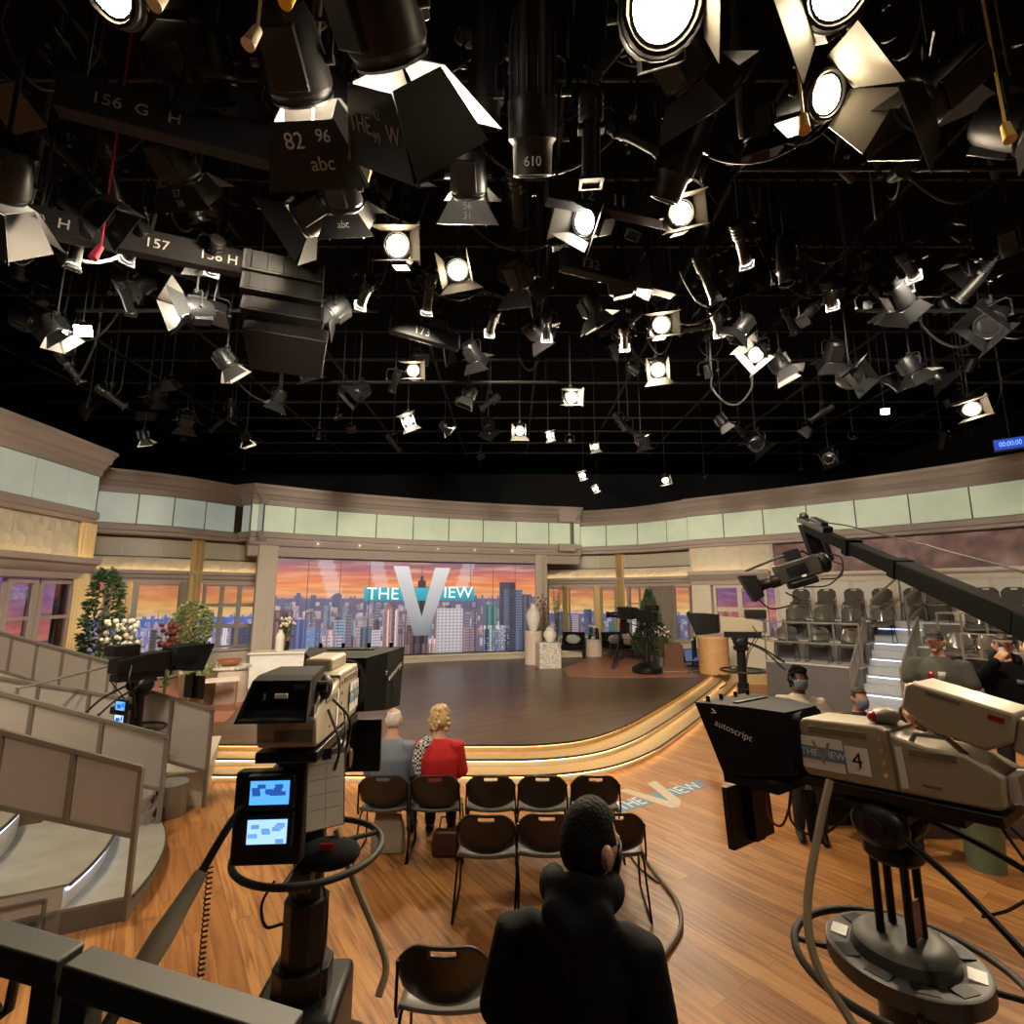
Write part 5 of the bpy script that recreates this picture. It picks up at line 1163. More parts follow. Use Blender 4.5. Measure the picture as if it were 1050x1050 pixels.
# left part of the stage
p = on_stage(286, 703); t = thing('side_desk', 'white boxy desk at the left end of the video wall', 'desk', p, .25); m = MB(); m.box((-.62, -.32, .0), (.62, .32, .76)); m.obj('desk_body', WHITE, t, bevel=.01); m = MB(); m.box((-.66, -.36, .76), (.66, .36, .81)); m.obj('desk_top', CERAM, t, bevel=.008); m = MB(); m.box((-.30, -.325, .1), (.58, -.318, .7)); m.obj('door', WHITE, t)
lathe_thing('bottle_vase', 'white bottle vase with a dark oval on the white desk', 'vase', p+Vector((-.05, 0, .81)), [(.09, 0), (.10, .02), (.10, .34), (.08, .40), (.05, .44), (.05, .50), (.04, .50)], CERAM)
spray('desk_flowers', 'bunch of white and dark flowers behind the bottle vase', p+Vector((.02, .16, .81)), .62, 12, .30, LEAF, CREAMB, 22, 24, [(.08, 0), (.09, .2), (.08, .22)], BLK)
p = on_stage(232, 719); t = thing('fluted_table', 'round fluted table holding the copper bowl, left on the stage', 'table', p); m = MB(); fluted(m, .36, .66, 18); m.obj('table_base', PINKW, t); m = MB(); m.lathe([(.42, .66), (.42, .70)], 30); m.obj('table_top', MARB, t)
COPPER = mat('copper', (.42, .17, .09), .35, .7); lathe_thing('copper_bowl', 'shallow copper bowl on the round fluted table', 'bowl', p+Vector((0, 0, .70)), [(.10, 0), (.20, .05), (.24, .13), (.22, .13), (.12, .05), (.01, .04)], COPPER)
p = on_stage(217, 728); t = thing('glass_table', 'pale wire-legged table in front of the fluted table', 'table', p, .5); m = MB(); m.box((-.42, -.25, .52), (.42, .25, .55)); m.obj('table_top', CERAM, t, bevel=.006)
for sx in (-1, 1):
    for sy in (-1, 1): m = MB(); m.cyl((sx*.39, sy*.22, 0), (sx*.39, sy*.22, .52), .012, n=8); m.obj('leg', BRASS, t)
p2 = on_stage(203, 724); t = thing('cube_planter', 'brown square planter basket near the left railing', 'planter', p2+Vector((0, 0, 0))); m = MB(); m.loft([[(-.22, -.22, 0), (.22, -.22, 0), (.22, .22, 0), (-.22, .22, 0)], [(-.28, -.28, .62), (.28, -.28, .62), (.28, .28, .62), (-.28, .28, .62)]]); m.obj('basket', mat('basket_brown', (.18, .12, .06), .7, var=.4, scale=40, bump=.4), t)
m = MB()
R = random.Random(6)
for i in range(160):
    c = Vector((R.uniform(-.24, .24), R.uniform(-.24, .24), .60+R.uniform(0, .12))); d = Vector((R.uniform(-1, 1), R.uniform(-1, 1), 1)).normalized(); s = d.orthogonal().normalized()*.02; m.add([c, c+d*.06+s, c+d*.12, c+d*.06-s], [(0, 1, 2, 3)])
m.obj('foliage', LEAFG, t, smooth=False)
lathe_thing('drum_stool', 'short white drum stool beside the sage-green tree', 'stool', on_stage(196, 714), [(.17, 0), (.18, .02), (.18, .80), (.16, .83)], CERAM)
tree('dark_tree', 'tall dark green tree by the left gold curtain', Vector((-7.05, 9.0, ST)), 2.55, .27, .6, 1500, mat('leaf_dark', (.030, .062, .022), .45, var=.5, scale=20), 9, [(.2, 0), (.24, .4), (.22, .42)], CERAM, False)
tree('sage_tree', 'light sage-green tree before the gold curtain of the left windows', on_stage(191, 706), 1.95, .42, .95, 1300, mat('leaf_sage_bright', (.22, .27, .11), .5, var=.4, scale=20), 10, [(.16, 0), (.2, .5), (.18, .52)], CERAM, False, .02)
spray('railing_flowers', 'red and cream flower arrangement behind the left railing', Vector((-6.0, 8.1, .36)), 1.30, 18, .34, LEAF, CREAMB, 30, 40, [(.2, 0), (.24, .5), (.2, .52)], CERAM)
spray('red_flowers', 'dark red bunch of flowers next to the cream flowers', Vector((-5.25, 8.05, .36)), 1.25, 10, .16, LEAF, REDB, 31, 30, [(.12, 0), (.14, .5), (.12, .52)], CERAM)
# clock on the right cornice
p = aty(1036, 455, 10.4); t = thing('timer_clock', 'blue digital timer hung over the right cornice', 'clock', p, -.75); m = MB(); m.box((-.27, -.03, -.13), (.27, .05, .13)); m.obj('clock_case', BLK, t, bevel=.01); m = MB(); m.box((-.25, -.034, -.11), (.25, -.03, .11)); m.obj('display', mat('display_navy', (.01, .02, .10), .3, emit=.9, ecol=(.02, .07, .55)), t)
text('00:00:00', .15, mat('digit_blue', (.3, .5, 1), .4, emit=1.2, ecol=(.20, .45, 1)), basis((0, -.037, 0), (1, 0, 0), (0, 0, 1), (0, -1, 0)), t, .001, 'digits', sx=.68); m = MB(); m.cyl((0, .02, .12), (0, .02, 8.2-p.z), .015); m.obj('hanger_pole', GRID, t)
# ---------------------------------------------------------------- title laid on the floor
FB = mat('decal_blue', (.12, .26, .40), .45, var=.1); FW = mat('decal_beige', (.62, .50, .38), .45, var=.1)
dc = thing('floor_title', 'show title decal on the floor right of the chairs', 'decal', atz(675, 815, 0)); inv = Matrix.Translation(-dc.location)
def fpoly(pts, m, z, nm):
    q = [atz(x, y, 0) for x, y in pts]; a = MB(); a.prism([(p.x, p.y) for p in q], z, z+.002); o = a.obj(nm, m, dc, smooth=False, fix=True); o.matrix_parent_inverse = inv
fpoly([(630, 825), (652, 818), (716, 800), (724, 806), (700, 815), (638, 833)], FB, .001, 'title_band')
fpoly([(634, 811), (642, 809), (690, 823), (697, 828), (688, 829)], FW, .0035, 'letter_stroke'); fpoly([(664, 804), (672, 801), (698, 821), (697, 828), (690, 825)], FW, .006, 'letter_stroke')
for s, a, b in (('THE', (630, 829), (662, 820)), ('IEW', (688, 814), (720, 804))):
    A = atz(*a, 0); B = atz(*b, 0); x = (B-A).normalized(); y = Vector((-x.y, x.x, 0)); o = text(s, .30, SIGNW, basis((A+B)/2+Vector((0, 0, .005)), x, y, (0, 0, 1)), dc, .0005, 'title_letters', sx=(B-A).length/.68); o.matrix_parent_inverse = inv
# ---------------------------------------------------------------- studio cameras (local +Y = where the lens looks)
PUR = mat('screen_blue_bright', (.1, .3, .9), .2, emit=1.5, ecol=(.08, .34, .95)); PUR2 = mat('screen_pale_blue', (.4, .6, .9), .2, emit=1.4, ecol=(.35, .58, .95))
RUBBER = mat('rubber_black', (.010, .010, .010), .6); DISC = mat('pedestal_grey', (.065, .063, .055), .45, .2, var=.1)
HOODM = mat('hood_black', (.007, .007, .0075), .75, var=.2, spec=.2); REDM = mat('red_lens', (.30, .01, .02), .25)
def bez(pts, n=8): return smooth_path(pts, n)
def put(t, mb, nm, m, **k): return mb.obj(nm, m, t, **k)
def beige_body(t, H, tilt=0.0, number=None, plate=True, dark=TAND):
    """beige box camera; returns the head matrix"""
    Mh = Matrix.Translation((0, 0, H)) @ rotm(radians(tilt), 0, 0); m = MB()
    side = [(-.42, -.13), (.30, -.14), (.33, -.12), (.33, .10), (.29, .135), (-.06, .135), (-.12, .10), (-.22, .075), (-.36, .065), (-.47, .0), (-.45, -.12)]
    m.loft([[Mh @ Vector((-.125, y, z)) for y, z in side], [Mh @ Vector((.125, y, z)) for y, z in side]])
    b = put(t, m, 'camera_body', TAN, bevel=.012, fix=True)
    s = MB(); s.box((-.128, -.10, -.13), (.128, -.085, .125), Mh); s.box((-.129, .0, .07), (.129, .27, .10), Mh); s.box((-.129, -.33, .030), (.129, -.16, .058), Mh); s.box((-.129, -.26, -.09), (.129, -.19, -.075), Mh); put(b, s, 'recess', dark, bevel=.003)
    s = MB()
    for i in range(4): s.cyl(Mh @ Vector((-.132, -.055, .08-.05*i)), Mh @ Vector((.132, -.055, .08-.05*i)), .010, n=10)
    put(b, s, 'button_row', CHROME)
    s = MB(); s.box((-.1295, -.135, -.11), (.1295, -.11, .06), Mh); put(b, s, 'tape_strip', PAPER)
    if plate:
        for sx in (-1, 1):
            s = MB(); s.box((sx*.131-.002, .115, -.10), (sx*.131+.002, .325, .05), Mh); p = put(b, s, 'title_plate', SIGNW)
            s = MB(); s.box((sx*.133-.002, .105, -.055), (sx*.133+.002, .315, .005), Mh); put(p, s, 'title_band', FB)
            X = Vector((0, -1, 0)) if sx < 0 else Vector((0, 1, 0))
            for tx, yy, sz, mm in (('THE', .275, .045, SIGNW), ('IEW', .145, .045, SIGNW), ('V', .212, .15, CHALK)): o_ = text(tx, sz, mm, Mh @ basis((sx*.1365, yy, -.025), X, (0, 0, 1), (sx, 0, 0)), p, .0006, 'title_letters')
    if number:
        for sx in (-1, 1):
            s = MB(); s.box((sx*.131-.002, .005, -.09), (sx*.131+.002, .105, .03), Mh); p = put(b, s, 'number_plate', SIGNW)
            text(number, .095, BLKM, Mh @ basis((sx*.134, .055, -.03), (0, -1 if sx < 0 else 1, 0), (0, 0, 1), (sx, 0, 0)), p, .0006, 'plate_number')
    m = MB(); m.box((-.13, -.44, -.19), (.13, .34, -.145), Mh); m.box((-.09, -.30, -.235), (.09, .22, -.19), Mh); put(t, m, 'camera_plate', BLK, bevel=.006)
    return Mh
def prompter(t, Mh, wide=.30, brand=True, tray=True, monitor=True):
    m = MB(); r0 = [(-.16, .36, -.15), (.16, .36, -.15), (.16, .36, .155), (-.16, .36, .155)]; r1 = [(-wide*.8, .54, -.18), (wide*.8, .54, -.18), (wide*.8, .54, .17), (-wide*.8, .54, .17)]; r2 = [(-wide, .70, -.185), (wide, .70, -.185), (wide, .84, .175), (-wide, .84, .175)]
    inn = lambda r, k: [(x*k, y-.0, z*k) for x, y, z in r]
    m.loft([[Mh @ Vector(p) for p in q] for q in (r0, r1, r2, inn(r2, .965), inn(r1, .95))], caps=False); m.f.append((3, 2, 1, 0)); m.m.append(0); m.c.append(None)
    h = put(t, m, 'prompter_hood', HOODM, smooth=False)
    for x in (-.22, -.08, .08, .22):
        s = MB(); s.cyl(Mh @ Vector((x*wide/.3, .80, .175)), Mh @ Vector((x*wide/.3, .80, .205)), .012, n=10); put(h, s, 'knob', BLK)
    s = MB(); s.box((-.15, .64, .172), (.15, .67, .180), Mh); put(h, s, 'hood_slot', BLK)
    c = MB(); R = random.Random(int(H_SEED[0])); H_SEED[0] += 1; rings = []
    for k in range(7):
        y = .315+.045*k; w = .145+.012*k+R.uniform(-.008, .01); hh = .150+R.uniform(-.006, .012); rings.append([Mh @ Vector((w*cos(a)*(abs(cos(a))**-.45 if abs(cos(a)) > .05 else 1), y+R.uniform(-.008, .008), hh*sin(a)*(abs(sin(a))**-.45 if abs(sin(a)) > .05 else 1))) for a in [2*pi*i/22+.1 for i in range(22)]])
    c.loft(rings); put(t, c, 'dust_cloth', CLOTH, fix=True)
    if brand:
        for sx in (-1, 1):
            n = Vector((sx, -.27, 0)).normalized(); X = Vector((.27, -1, 0)).normalized() if sx < 0 else Vector((.27, 1, 0)).normalized(); a = Vector((sx*(wide*.88+.010), .62, .045))
            X2 = (X*.94+Vector((0, 0, -.34))).normalized() if sx < 0 else (X*.94+Vector((0, 0, .34))).normalized(); Y2 = n.cross(X2)
            text('autoscript', .050, SIGNW, Mh @ basis(a+n*.004, X2, Y2, n), h, .0008, 'brand_letters')
            text('>', .055, SIGNW, Mh @ basis(a+n*.004-X2*.12+Y2*.05, X2, Y2, n), h, .0008, 'brand_mark')
    if tray:
        m = MB(); m.box((-.22, .42, -.245), (.22, .74, -.195), Mh); tr = put(t, m, 'prompter_tray', HOODM, bevel=.006); m = MB(); m.box((-.19, .45, -.196), (.19, .71, -.192), Mh); put(tr, m, 'tray_glass', mat('tray_grey', (.18, .19, .2), .15))
    if monitor:
        m = MB(); m.box((-.20, .74, -.60), (.20, .78, -.28), Mh); mo = put(t, m, 'talent_monitor', BLK, bevel=.006); m = MB(); m.box((-.04, .70, -.58), (.04, .74, -.24), Mh); put(mo, m, 'monitor_bracket', BLK); m = MB(); m.box((-.17, .78, -.57), (.17, .782, -.31), Mh); put(mo, m, 'monitor_screen', LENSO)
H_SEED = [40]
def pan_head(t, H, z0):
    m = MB(); m.lathe([(.10, z0), (.12, z0+.02), (.12, z0+.07), (.07, z0+.09), (.07, z0+.12)], 20); m.ball((-.10, 0, H-.30), (.075, .12, .10), 14, 10); m.ball((.10, 0, H-.30), (.075, .12, .10), 14, 10); m.box((-.12, -.12, H-.26), (.12, .14, H-.22)); m.cyl((-.18, 0, H-.30), (.18, 0, H-.30), .045)
    put(t, m, 'pan_head', BLK, bevel=.003)
def handle(t, pts, grip=True, m=BLK, r=.014):
    q = MB(); q.tube(bez(pts), r, 8); h = put(t, q, 'pan_handle', m)
    a, b = Vector(pts[-2]), Vector(pts[-1]); d = (b-a).normalized()
    if grip: g = MB(); g.cyl(b-d*.01, b+d*.14, .020, .020, 12); put(h, g, 'grip', RUBBER)
    return h, b, d
def ring(t, z, r, m=RUBBER, spokes=3, tube=.017, hub=.09):
    q = MB(); q.tube([(r*cos(2*pi*i/48), r*sin(2*pi*i/48), z) for i in range(48)], tube, 10, True); o = put(t, q, 'steering_ring', m)
    for k in range(spokes): a = 2*pi*k/spokes+.5; q = MB(); q.cyl((hub*cos(a), hub*sin(a), z+.0), (r*cos(a), r*sin(a), z), .013, n=8); put(o, q, 'spoke', BLK)
def ped_base(t, r=.42, z0=.0, h=.30):
    q = MB(); q.lathe([(r, z0+.03), (r+.02, z0+.05), (r+.02, z0+.16), (r*.8, z0+.22), (r*.45, z0+h)], 28); b = put(t, q, 'pedestal_base', BLK, bevel=.004)
    for k in range(3): a = 2*pi*k/3+.3; q = MB(); q.cyl((r*.8*cos(a)-.03, r*.8*sin(a), z0+.06), (r*.8*cos(a)+.03, r*.8*sin(a), z0+.06), .06, n=18); put(b, q, 'caster', RUBBER)

# --- camera 4, right foreground
CY = 2.6; cp = aty(928, 985, CY)
t = thing('studio_camera', 'beige studio camera numbered 4 on its pedestal in the right foreground', 'camera', (cp.x, CY, 0), radians(33))
H4 = 1.715
Mh = beige_body(t, H4, -4, '4'); prompter(t, Mh, .27)
m = MB(); m.cyl(Mh @ Vector((0, .30, 0)), Mh @ Vector((0, .50, 0)), .11, .10, 20); put(t, m, 'lens', BLK)
vf = MB(); Mv = Mh @ trs((0, -.36, .20), radians(17)); vs = [(-.17, -.02), (-.10, -.085), (.10, -.085), (.20, -.03), (.20, .075), (.17, .095), (-.17, .095)]
vf.loft([[Mv @ Vector((-.12, y, z)) for y, z in vs], [Mv @ Vector((.12, y, z)) for y, z in vs]]); v = put(t, vf, 'viewfinder', TAN, bevel=.012, fix=True)
q = MB(); q.loft([[Mv @ Vector(p) for p in r] for r in ([(-.10, -.17, -.05), (.10, -.17, -.05), (.10, -.17, .08), (-.10, -.17, .08)], [(-.12, -.33, -.08), (.12, -.33, -.08), (.12, -.36, .10), (-.12, -.36, .10)])]); put(v, q, 'viewfinder_hood', TAN, bevel=.008, fix=True)
q = MB(); q.box((-.122, -.14, .045), (-.118, -.09, .065), Mv); put(v, q, 'tally_lamp', REDM)
q = MB(); q.box((-.121, .0, .06), (-.118, .12, .075), Mv); put(v, q, 'vent_slot', TAND)
q = MB(); q.tube([Mh @ Vector((x, y, z)) for x, y, z in ((-.10, -.16, .07), (-.10, -.19, .12), (-.10, -.30, .12), (-.10, -.36, .06))], .012, 8); q.tube([Mh @ Vector((x, y, z)) for x, y, z in ((.10, -.16, .07), (.10, -.19, .12), (.10, -.30, .12), (.10, -.36, .06))], .012, 8); put(t, q, 'viewfinder_bracket', STEEL)
q = MB(); q.ball((0, -.04, .165), (.07, .06, .04), 14, 8, Mh); put(t, q, 'tally_hump', TAND); q = MB(); q.ball((-.045, -.01, .165), (.03, .028, .026), 12, 8, Mh); put(t, q, 'tally_lamp', REDM)
q = MB(); q.box((-.08, -.50, -.10), (.08, -.462, .0), Mh); put(t, q, 'rear_plate', SIGNW)
pan_head(t, H4, 1.25)
for i in range(4): a = pi/4+pi/2*i; q = MB(); q.cyl((.085*cos(a), .085*sin(a), .93), (.085*cos(a), .085*sin(a), 1.28), .018, n=10); put(t, q, 'column_rod', BLK)
q = MB(); q.box((-.06, -.066, .95), (.05, -.058, 1.10)); put(t, q, 'photo_card', mat('photo_print', (.30, .12, .12), .5, var=.9, scale=60))
q = MB(); q.lathe([(.05, .78), (.29, .785), (.305, .80), (.305, .865), (.29, .87), (.205, .86), (.195, .91), (.165, .935), (.11, .94), (.02, .94)], 44); d = put(t, q, 'pedestal_disc', DISC)
for k in range(10):
    a = 2*pi*k/10; q = MB(); q.box((-.046, -.032, 0), (.046, .032, .01), trs((.248*cos(a), .248*sin(a), .862), 0, 0, a+pi/2)); put(d, q, 'disc_pocket', SIGNW if k in (3, 8) else BLK)
ring(t, .80, .44, RUBBER, 4, .018, .2)
q = MB(); q.lathe([(.14, .30), (.14, .52), (.12, .53), (.12, .80)], 24); put(t, q, 'column', BLK); ped_base(t, .50)
h, b, dd = handle(t, [(-.13, -.02, H4-.27), (-.16, -.30, H4-.42), (-.18, -.62, H4-.70)], False); q = MB(); q.cyl(b-dd*.02, b+dd*.03, .032, .045, 16); q.lathe([(.02, -.03), (.055, -.02), (.058, .02), (.03, .035)], 18, trs(b+dd*.07, radians(60))); put(h, q, 'focus_knob', DISC)
handle(t, [(.13, -.02, H4-.27), (.16, -.34, H4-.36), (.20, -.66, H4-.52)])
for i, pts in enumerate(([(.02, -.40, H4-.20), (-.06, -.5, H4-.34), (-.16, -.45, H4-.42), (-.15, -.35, H4-.50)], [(.05, -.42, H4-.2), (.1, -.6, H4-.42), (.0, -.66, H4-.6), (-.17, -.62, H4-.72)], [(-.1, .40, H4-.22), (-.2, .36, H4-.38), (-.13, .26, H4-.43), (-.08, .1, H4-.26)], [(-.16, .50, H4-.27), (-.2, .48, H4-.40), (-.15, .44, H4-.44), (-.1, .40, H4-.30)])):
    q = MB(); q.tube(bez(pts), .006, 6); put(t, q, 'wire', CABLE if i != 3 else mat('wire_red', (.22, .03, .02), .5))
q = MB(); q.cyl((-.13, .30, H4-.24), (-.14, .27, H4-.46), .035, .035, 12); put(t, q, 'small_microphone', BLK)
# its tan cable
Mt = t.matrix_basis
pts = [aty(851, 800, 2.55), aty(840, 850, 2.5), aty(828, 925, 2.4), aty(836, 985, 2.3), aty(868, 1040, 2.2), aty(900, 1090, 2.1)]
q = MB(); q.tube(bez([tuple(p) for p in pts]), .017, 8); tag(q.obj('camera_cable', CABLET), 'thick tan cable hanging down beside camera 4', 'cable')

# --- left foreground camera, seen from behind
CY = 2.78; cx = aty(318, 870, CY).x
t = thing('studio_camera', 'beige studio camera with two small blue monitors, seen from behind at left', 'camera', (cx, CY, 0), radians(4))
HL = 1.93
Mh = beige_body(t, HL, 0, None); prompter(t, Mh, .32, True, False, True)
m = MB(); m.cyl(Mh @ Vector((0, .30, 0)), Mh @ Vector((0, .50, 0)), .11, .10, 20); put(t, m, 'lens', BLK)
q = MB(); q.box((-.07, -.05, .13), (.07, .26, .20), Mh); put(t, q, 'top_handle', TAN, bevel=.015)
q = MB(); q.box((-.05, -.43, -.10), (.115, -.462, .05), Mh); q.box((-.12, -.42, -.10), (-.06, -.455, .04), Mh); put(t, q, 'rear_panel', TAND, bevel=.004)
q = MB(); q.loft([[Mh @ Vector(p) for p in r] for r in ([(-.11, -.26, .06), (.09, -.26, .06), (.09, -.26, .19), (-.11, -.26, .19)], [(-.13, -.48, .05), (.11, -.48, .05), (.11, -.46, .18), (-.13, -.46, .18)], [(-.16, -.60, .01), (.125, -.60, .01), (.11, -.52, .165), (-.13, -.52, .165)], [(-.15, -.595, .02), (.115, -.595, .02), (.10, -.51, .155), (-.12, -.51, .155)], [(-.11, -.44, .07), (.09, -.44, .07), (.09, -.44, .16), (-.11, -.44, .16)])], caps=False); v = put(t, q, 'viewfinder', HOODM, smooth=False)
q = MB(); q.box((-.10, -.445, .07), (.08, -.435, .17), Mh); put(v, q, 'viewfinder_screen', LENSO); q = MB(); q.box((-.02, -.563, .10), (.03, -.552, .118), Mh); put(v, q, 'label_tag', SIGNW); q = MB(); q.ball((.13, -.36, .11), (.03, .045, .055), 12, 8, Mh); q.cyl(Mh @ Vector((-.16, -.40, .12)), Mh @ Vector((.15, -.40, .12)), .025); put(v, q, 'tilt_knob', BLK)
pan_head(t, HL, 1.56)
for z, sm, nm in ((1.575, PUR, 'upper'), (1.42, PUR2, 'lower')):
    q = MB(); z += .035; q.box((-.17, -.40, z-.068), (.03, -.36, z+.068)); mo = put(t, q, 'monitor', BLK, bevel=.005); q = MB(); q.box((-.152, -.404, z-.045), (.012, -.401, z+.050)); R = random.Random(int(z*100)); tl = [0]*len(q.f)
    for i in range(9): x = -.135+.13*R.random(); zz = z-.035+.07*R.random(); q.box((x-.016, -.4052, zz-.008), (min(x+.018, .011), -.4042, zz+.009), None, 1)
    put(mo, q, 'monitor_screen', [sm, mat('tile_navy', (.03, .10, .35), .3, emit=.8, ecol=(.03, .12, .5)) if nm == 'upper' else mat('tile_sky', (.2, .4, .8), .3, emit=.9, ecol=(.16, .38, .85))])
q = MB(); q.box((-.24, -.35, 1.30), (.06, -.28, 1.68)); put(t, q, 'monitor_bracket', BLK, bevel=.01)
q = MB(); Mc = trs((.145, -.33, 1.60), radians(-8), 0, radians(28)); q.box((-.085, -.004, -.16), (.085, .004, .16), Mc); cb = put(t, q, 'clipboard', TAND); q = MB(); q.box((-.078, -.008, -.155), (.078, -.005, .135), Mc); sh = put(cb, q, 'paper_sheet', PAPER); q = MB()
for i in range(4): q.box((-.07, -.0092, .10-.06*i), (.07, -.0088, .1025-.06*i), Mc)
q.box((-.001, -.0092, -.14), (.001, -.0088, .12), Mc); put(sh, q, 'rota_lines', CHALK); q = MB(); q.box((-.02, -.014, .12), (.02, .006, .165), Mc); put(cb, q, 'clip', BLK)
ring(t, 1.21, .345, RUBBER, 3, .016, .06)
q = MB(); q.ball((.12, -.12, 1.24), (.15, .12, .06), 16, 10); put(t, q, 'ring_cover', CLOTH); q = MB(); q.box((.10, -.20, 1.29), (.16, -.19, 1.315), rotm()); put(t, q, 'red_label', REDM)
q = MB(); q.box((-.05, -.15, 1.08), (.05, -.06, 1.17)); lb = put(t, q, 'ring_latch', DISC, bevel=.01); q = MB(); q.ball((-.01, -.153, 1.12), .007, 8, 6); put(lb, q, 'green_led', mat('led_green', (.2, 1, .2), .4, emit=3, ecol=(.3, 1, .2)))
for w, z0, z1 in ((.075, .95, 1.56), (.105, .68, 1.0), (.14, .30, .72)):
    q = MB(); q.prism([(w*cos(2*pi*i/8+.39), w*sin(2*pi*i/8+.39)) for i in range(8)], z0, z1); put(t, q, 'column', BLK, bevel=.004)
q = MB(); q.box((-.20, -.22, .22), (.20, .22, .60)); put(t, q, 'column_shroud', BLK, bevel=.03); ped_base(t, .44)
q = MB(); q.box((.17, -.40, .20), (.42, -.02, .40)); g = put(t, q, 'cable_guard', BLK, bevel=.03)
for i in range(5): q = MB(); q.box((.19, -.36+.05*i, .40), (.30, -.335+.05*i, .408)); put(g, q, 'vent_slot', BLKM)
h, b, dd = handle(t, [(-.13, -.06, HL-.28), (-.20, -.40, HL-.40), (-.255, -.58, HL-.56)], False, BLK, .016)
q = MB(); q.tube([b-dd*.02, b+dd*.10, b+dd*.18, b+dd*.27], [.026, .034, .042, .040], 14); c = put(h, q, 'zoom_control', mat('control_taupe', (.20, .17, .13), .5)); q = MB(); q.cyl(b+dd*.27, b+dd*.46, .021, .021, 12); put(h, q, 'grip', RUBBER)
q = MB(); hx = [b+Vector((.035+.011*cos(2*pi*i/9), .02+.011*sin(2*pi*i/9), .03-.0009*i*2.3)) for i in range(230)]; q.tube(hx, .003, 5); e = hx[-1]; q.tube(bez([e, e+Vector((-.01, 0, -.2)), e+Vector((0, -.02, -.35))]), .003, 5); put(t, q, 'coiled_cord', CABLE)
for pts in ([(.16, -.12, HL-.03), (.19, -.20, HL-.12), (.17, -.24, HL-.25), (.14, -.10, HL-.28)], [(.13, -.30, HL), (.20, -.34, HL-.15), (.15, -.28, HL-.33)], [(.13, -.22, HL+.03), (.22, -.25, HL-.06), (.19, -.20, HL-.22), (.10, -.1, HL-.3)], [(-.12, -.12, 1.13), (-.16, -.15, 1.05), (-.14, -.14, .95), (-.08, -.09, .93)], [(.09, -.10, 1.12), (.13, -.13, 1.0), (.12, -.14, .75), (.13, -.16, .62)]):
    q = MB(); q.tube(bez(pts), .007, 6); put(t, q, 'wire', CABLE)
pts = [aty(345, 850, 2.72), aty(362, 900, 2.7), aty(385, 955, 2.66), aty(396, 990, 2.62), aty(388, 1022, 2.55)]
q = MB(); q.tube(bez([tuple(p) for p in pts]), .017, 8); tag(q.obj('camera_cable', CABLET), 'thick tan cable bowing down to the base of the left camera', 'cable')

# --- other pedestal cameras
def ped_camera(label, pos, rz, H, beige=True, wide=.28, monitors=False, ringz=1.15, col=BLK, mx=0.0):
    t = thing('studio_camera', label, 'camera', pos, rz)
    m = MB(); m.loft([[(x, -.36, H+z) for x, z in ((-.11, -.12), (.11, -.12), (.11, .06), (-.11, .06))], [(x, -.05, H+z) for x, z in ((-.12, -.13), (.12, -.13), (.12, .10), (-.12, .10))], [(x, .30, H+z) for x, z in ((-.12, -.13), (.12, -.13), (.12, .12), (-.12, .12))]]); put(t, m, 'camera_body', TAN if beige else BLK, bevel=.012)
    prompter(t, Matrix.Translation((0, 0, H)), wide, False, False, True)
    q = MB(); q.box((-.13, -.42, H+.10), (.10, -.10, H+.24)); put(t, q, 'viewfinder', BLK, bevel=.015); q = MB(); q.box((-.09, -.33, H-.22), (.09, .25, H-.13)); put(t, q, 'camera_plate', BLK)
    pan_head(t, H, H-.44); handle(t, [(.12, -.04, H-.28), (.16, -.34, H-.40), (.20, -.56, H-.55)]); handle(t, [(-.12, -.04, H-.28), (-.16, -.34, H-.42), (-.20, -.52, H-.60)])
    q = MB(); q.lathe([(.09, .28), (.09, ringz-.2), (.07, ringz-.19), (.07, H-.40)], 18); put(t, q, 'column', col); ring(t, ringz, .34); ped_base(t, .40)
    if monitors:
        q = MB(); q.box((0, -.33, H-.60), (mx+.02, -.30, H-.52)); q.box((-.03, -.30, H-.60), (.03, -.02, H-.52)); put(t, q, 'monitor_bracket', BLK)
        for z, sm in ((H-.48, PUR), (H-.64, PUR2)): q = MB(); q.box((mx-.15, -.36, z-.07), (mx+.06, -.32, z+.07)); mo = put(t, q, 'monitor', BLK); q = MB(); q.box((mx-.13, -.364, z-.05), (mx+.04, -.36, z+.05)); q.box((mx-.10, -.367, z-.03), (mx-.02, -.364, z+.02), None, 1); q.box((mx, -.367, z-.01), (mx+.03, -.364, z+.04), None, 1); put(mo, q, 'monitor_screen', [sm, mat('tile_deep', (.02, .08, .4), .3, emit=.8, ecol=(.02, .1, .6))])
    for k, s in enumerate((-1, 1)): q = MB(); q.tube(bez([(s*.12, -.2, H-.02), (s*.2, -.26, H-.2), (s*.12, -.12, H-.45), (s*.08, -.06, H-.7)]), .008, 6); put(t, q, 'wire', CABLE)
    return t
cm = ped_camera('dark prompter camera with two blue monitors behind the left stair railing', (-4.15, 5.95, 0), radians(-24), 2.05, False, .25, True, 1.2, BLK, .30); cm.scale = (.84, .84, .84)
ped_camera('beige camera with a black hood pointing left, beside the lit stage steps', (3.86, 8.9, 0), radians(70), 1.98, True, .27, False, 1.22)
ped_camera('black camera on a pedestal behind the tripod camera, by the green tree', atz(664, 690, ST), radians(38), 1.62, False, .24, False, 1.0)
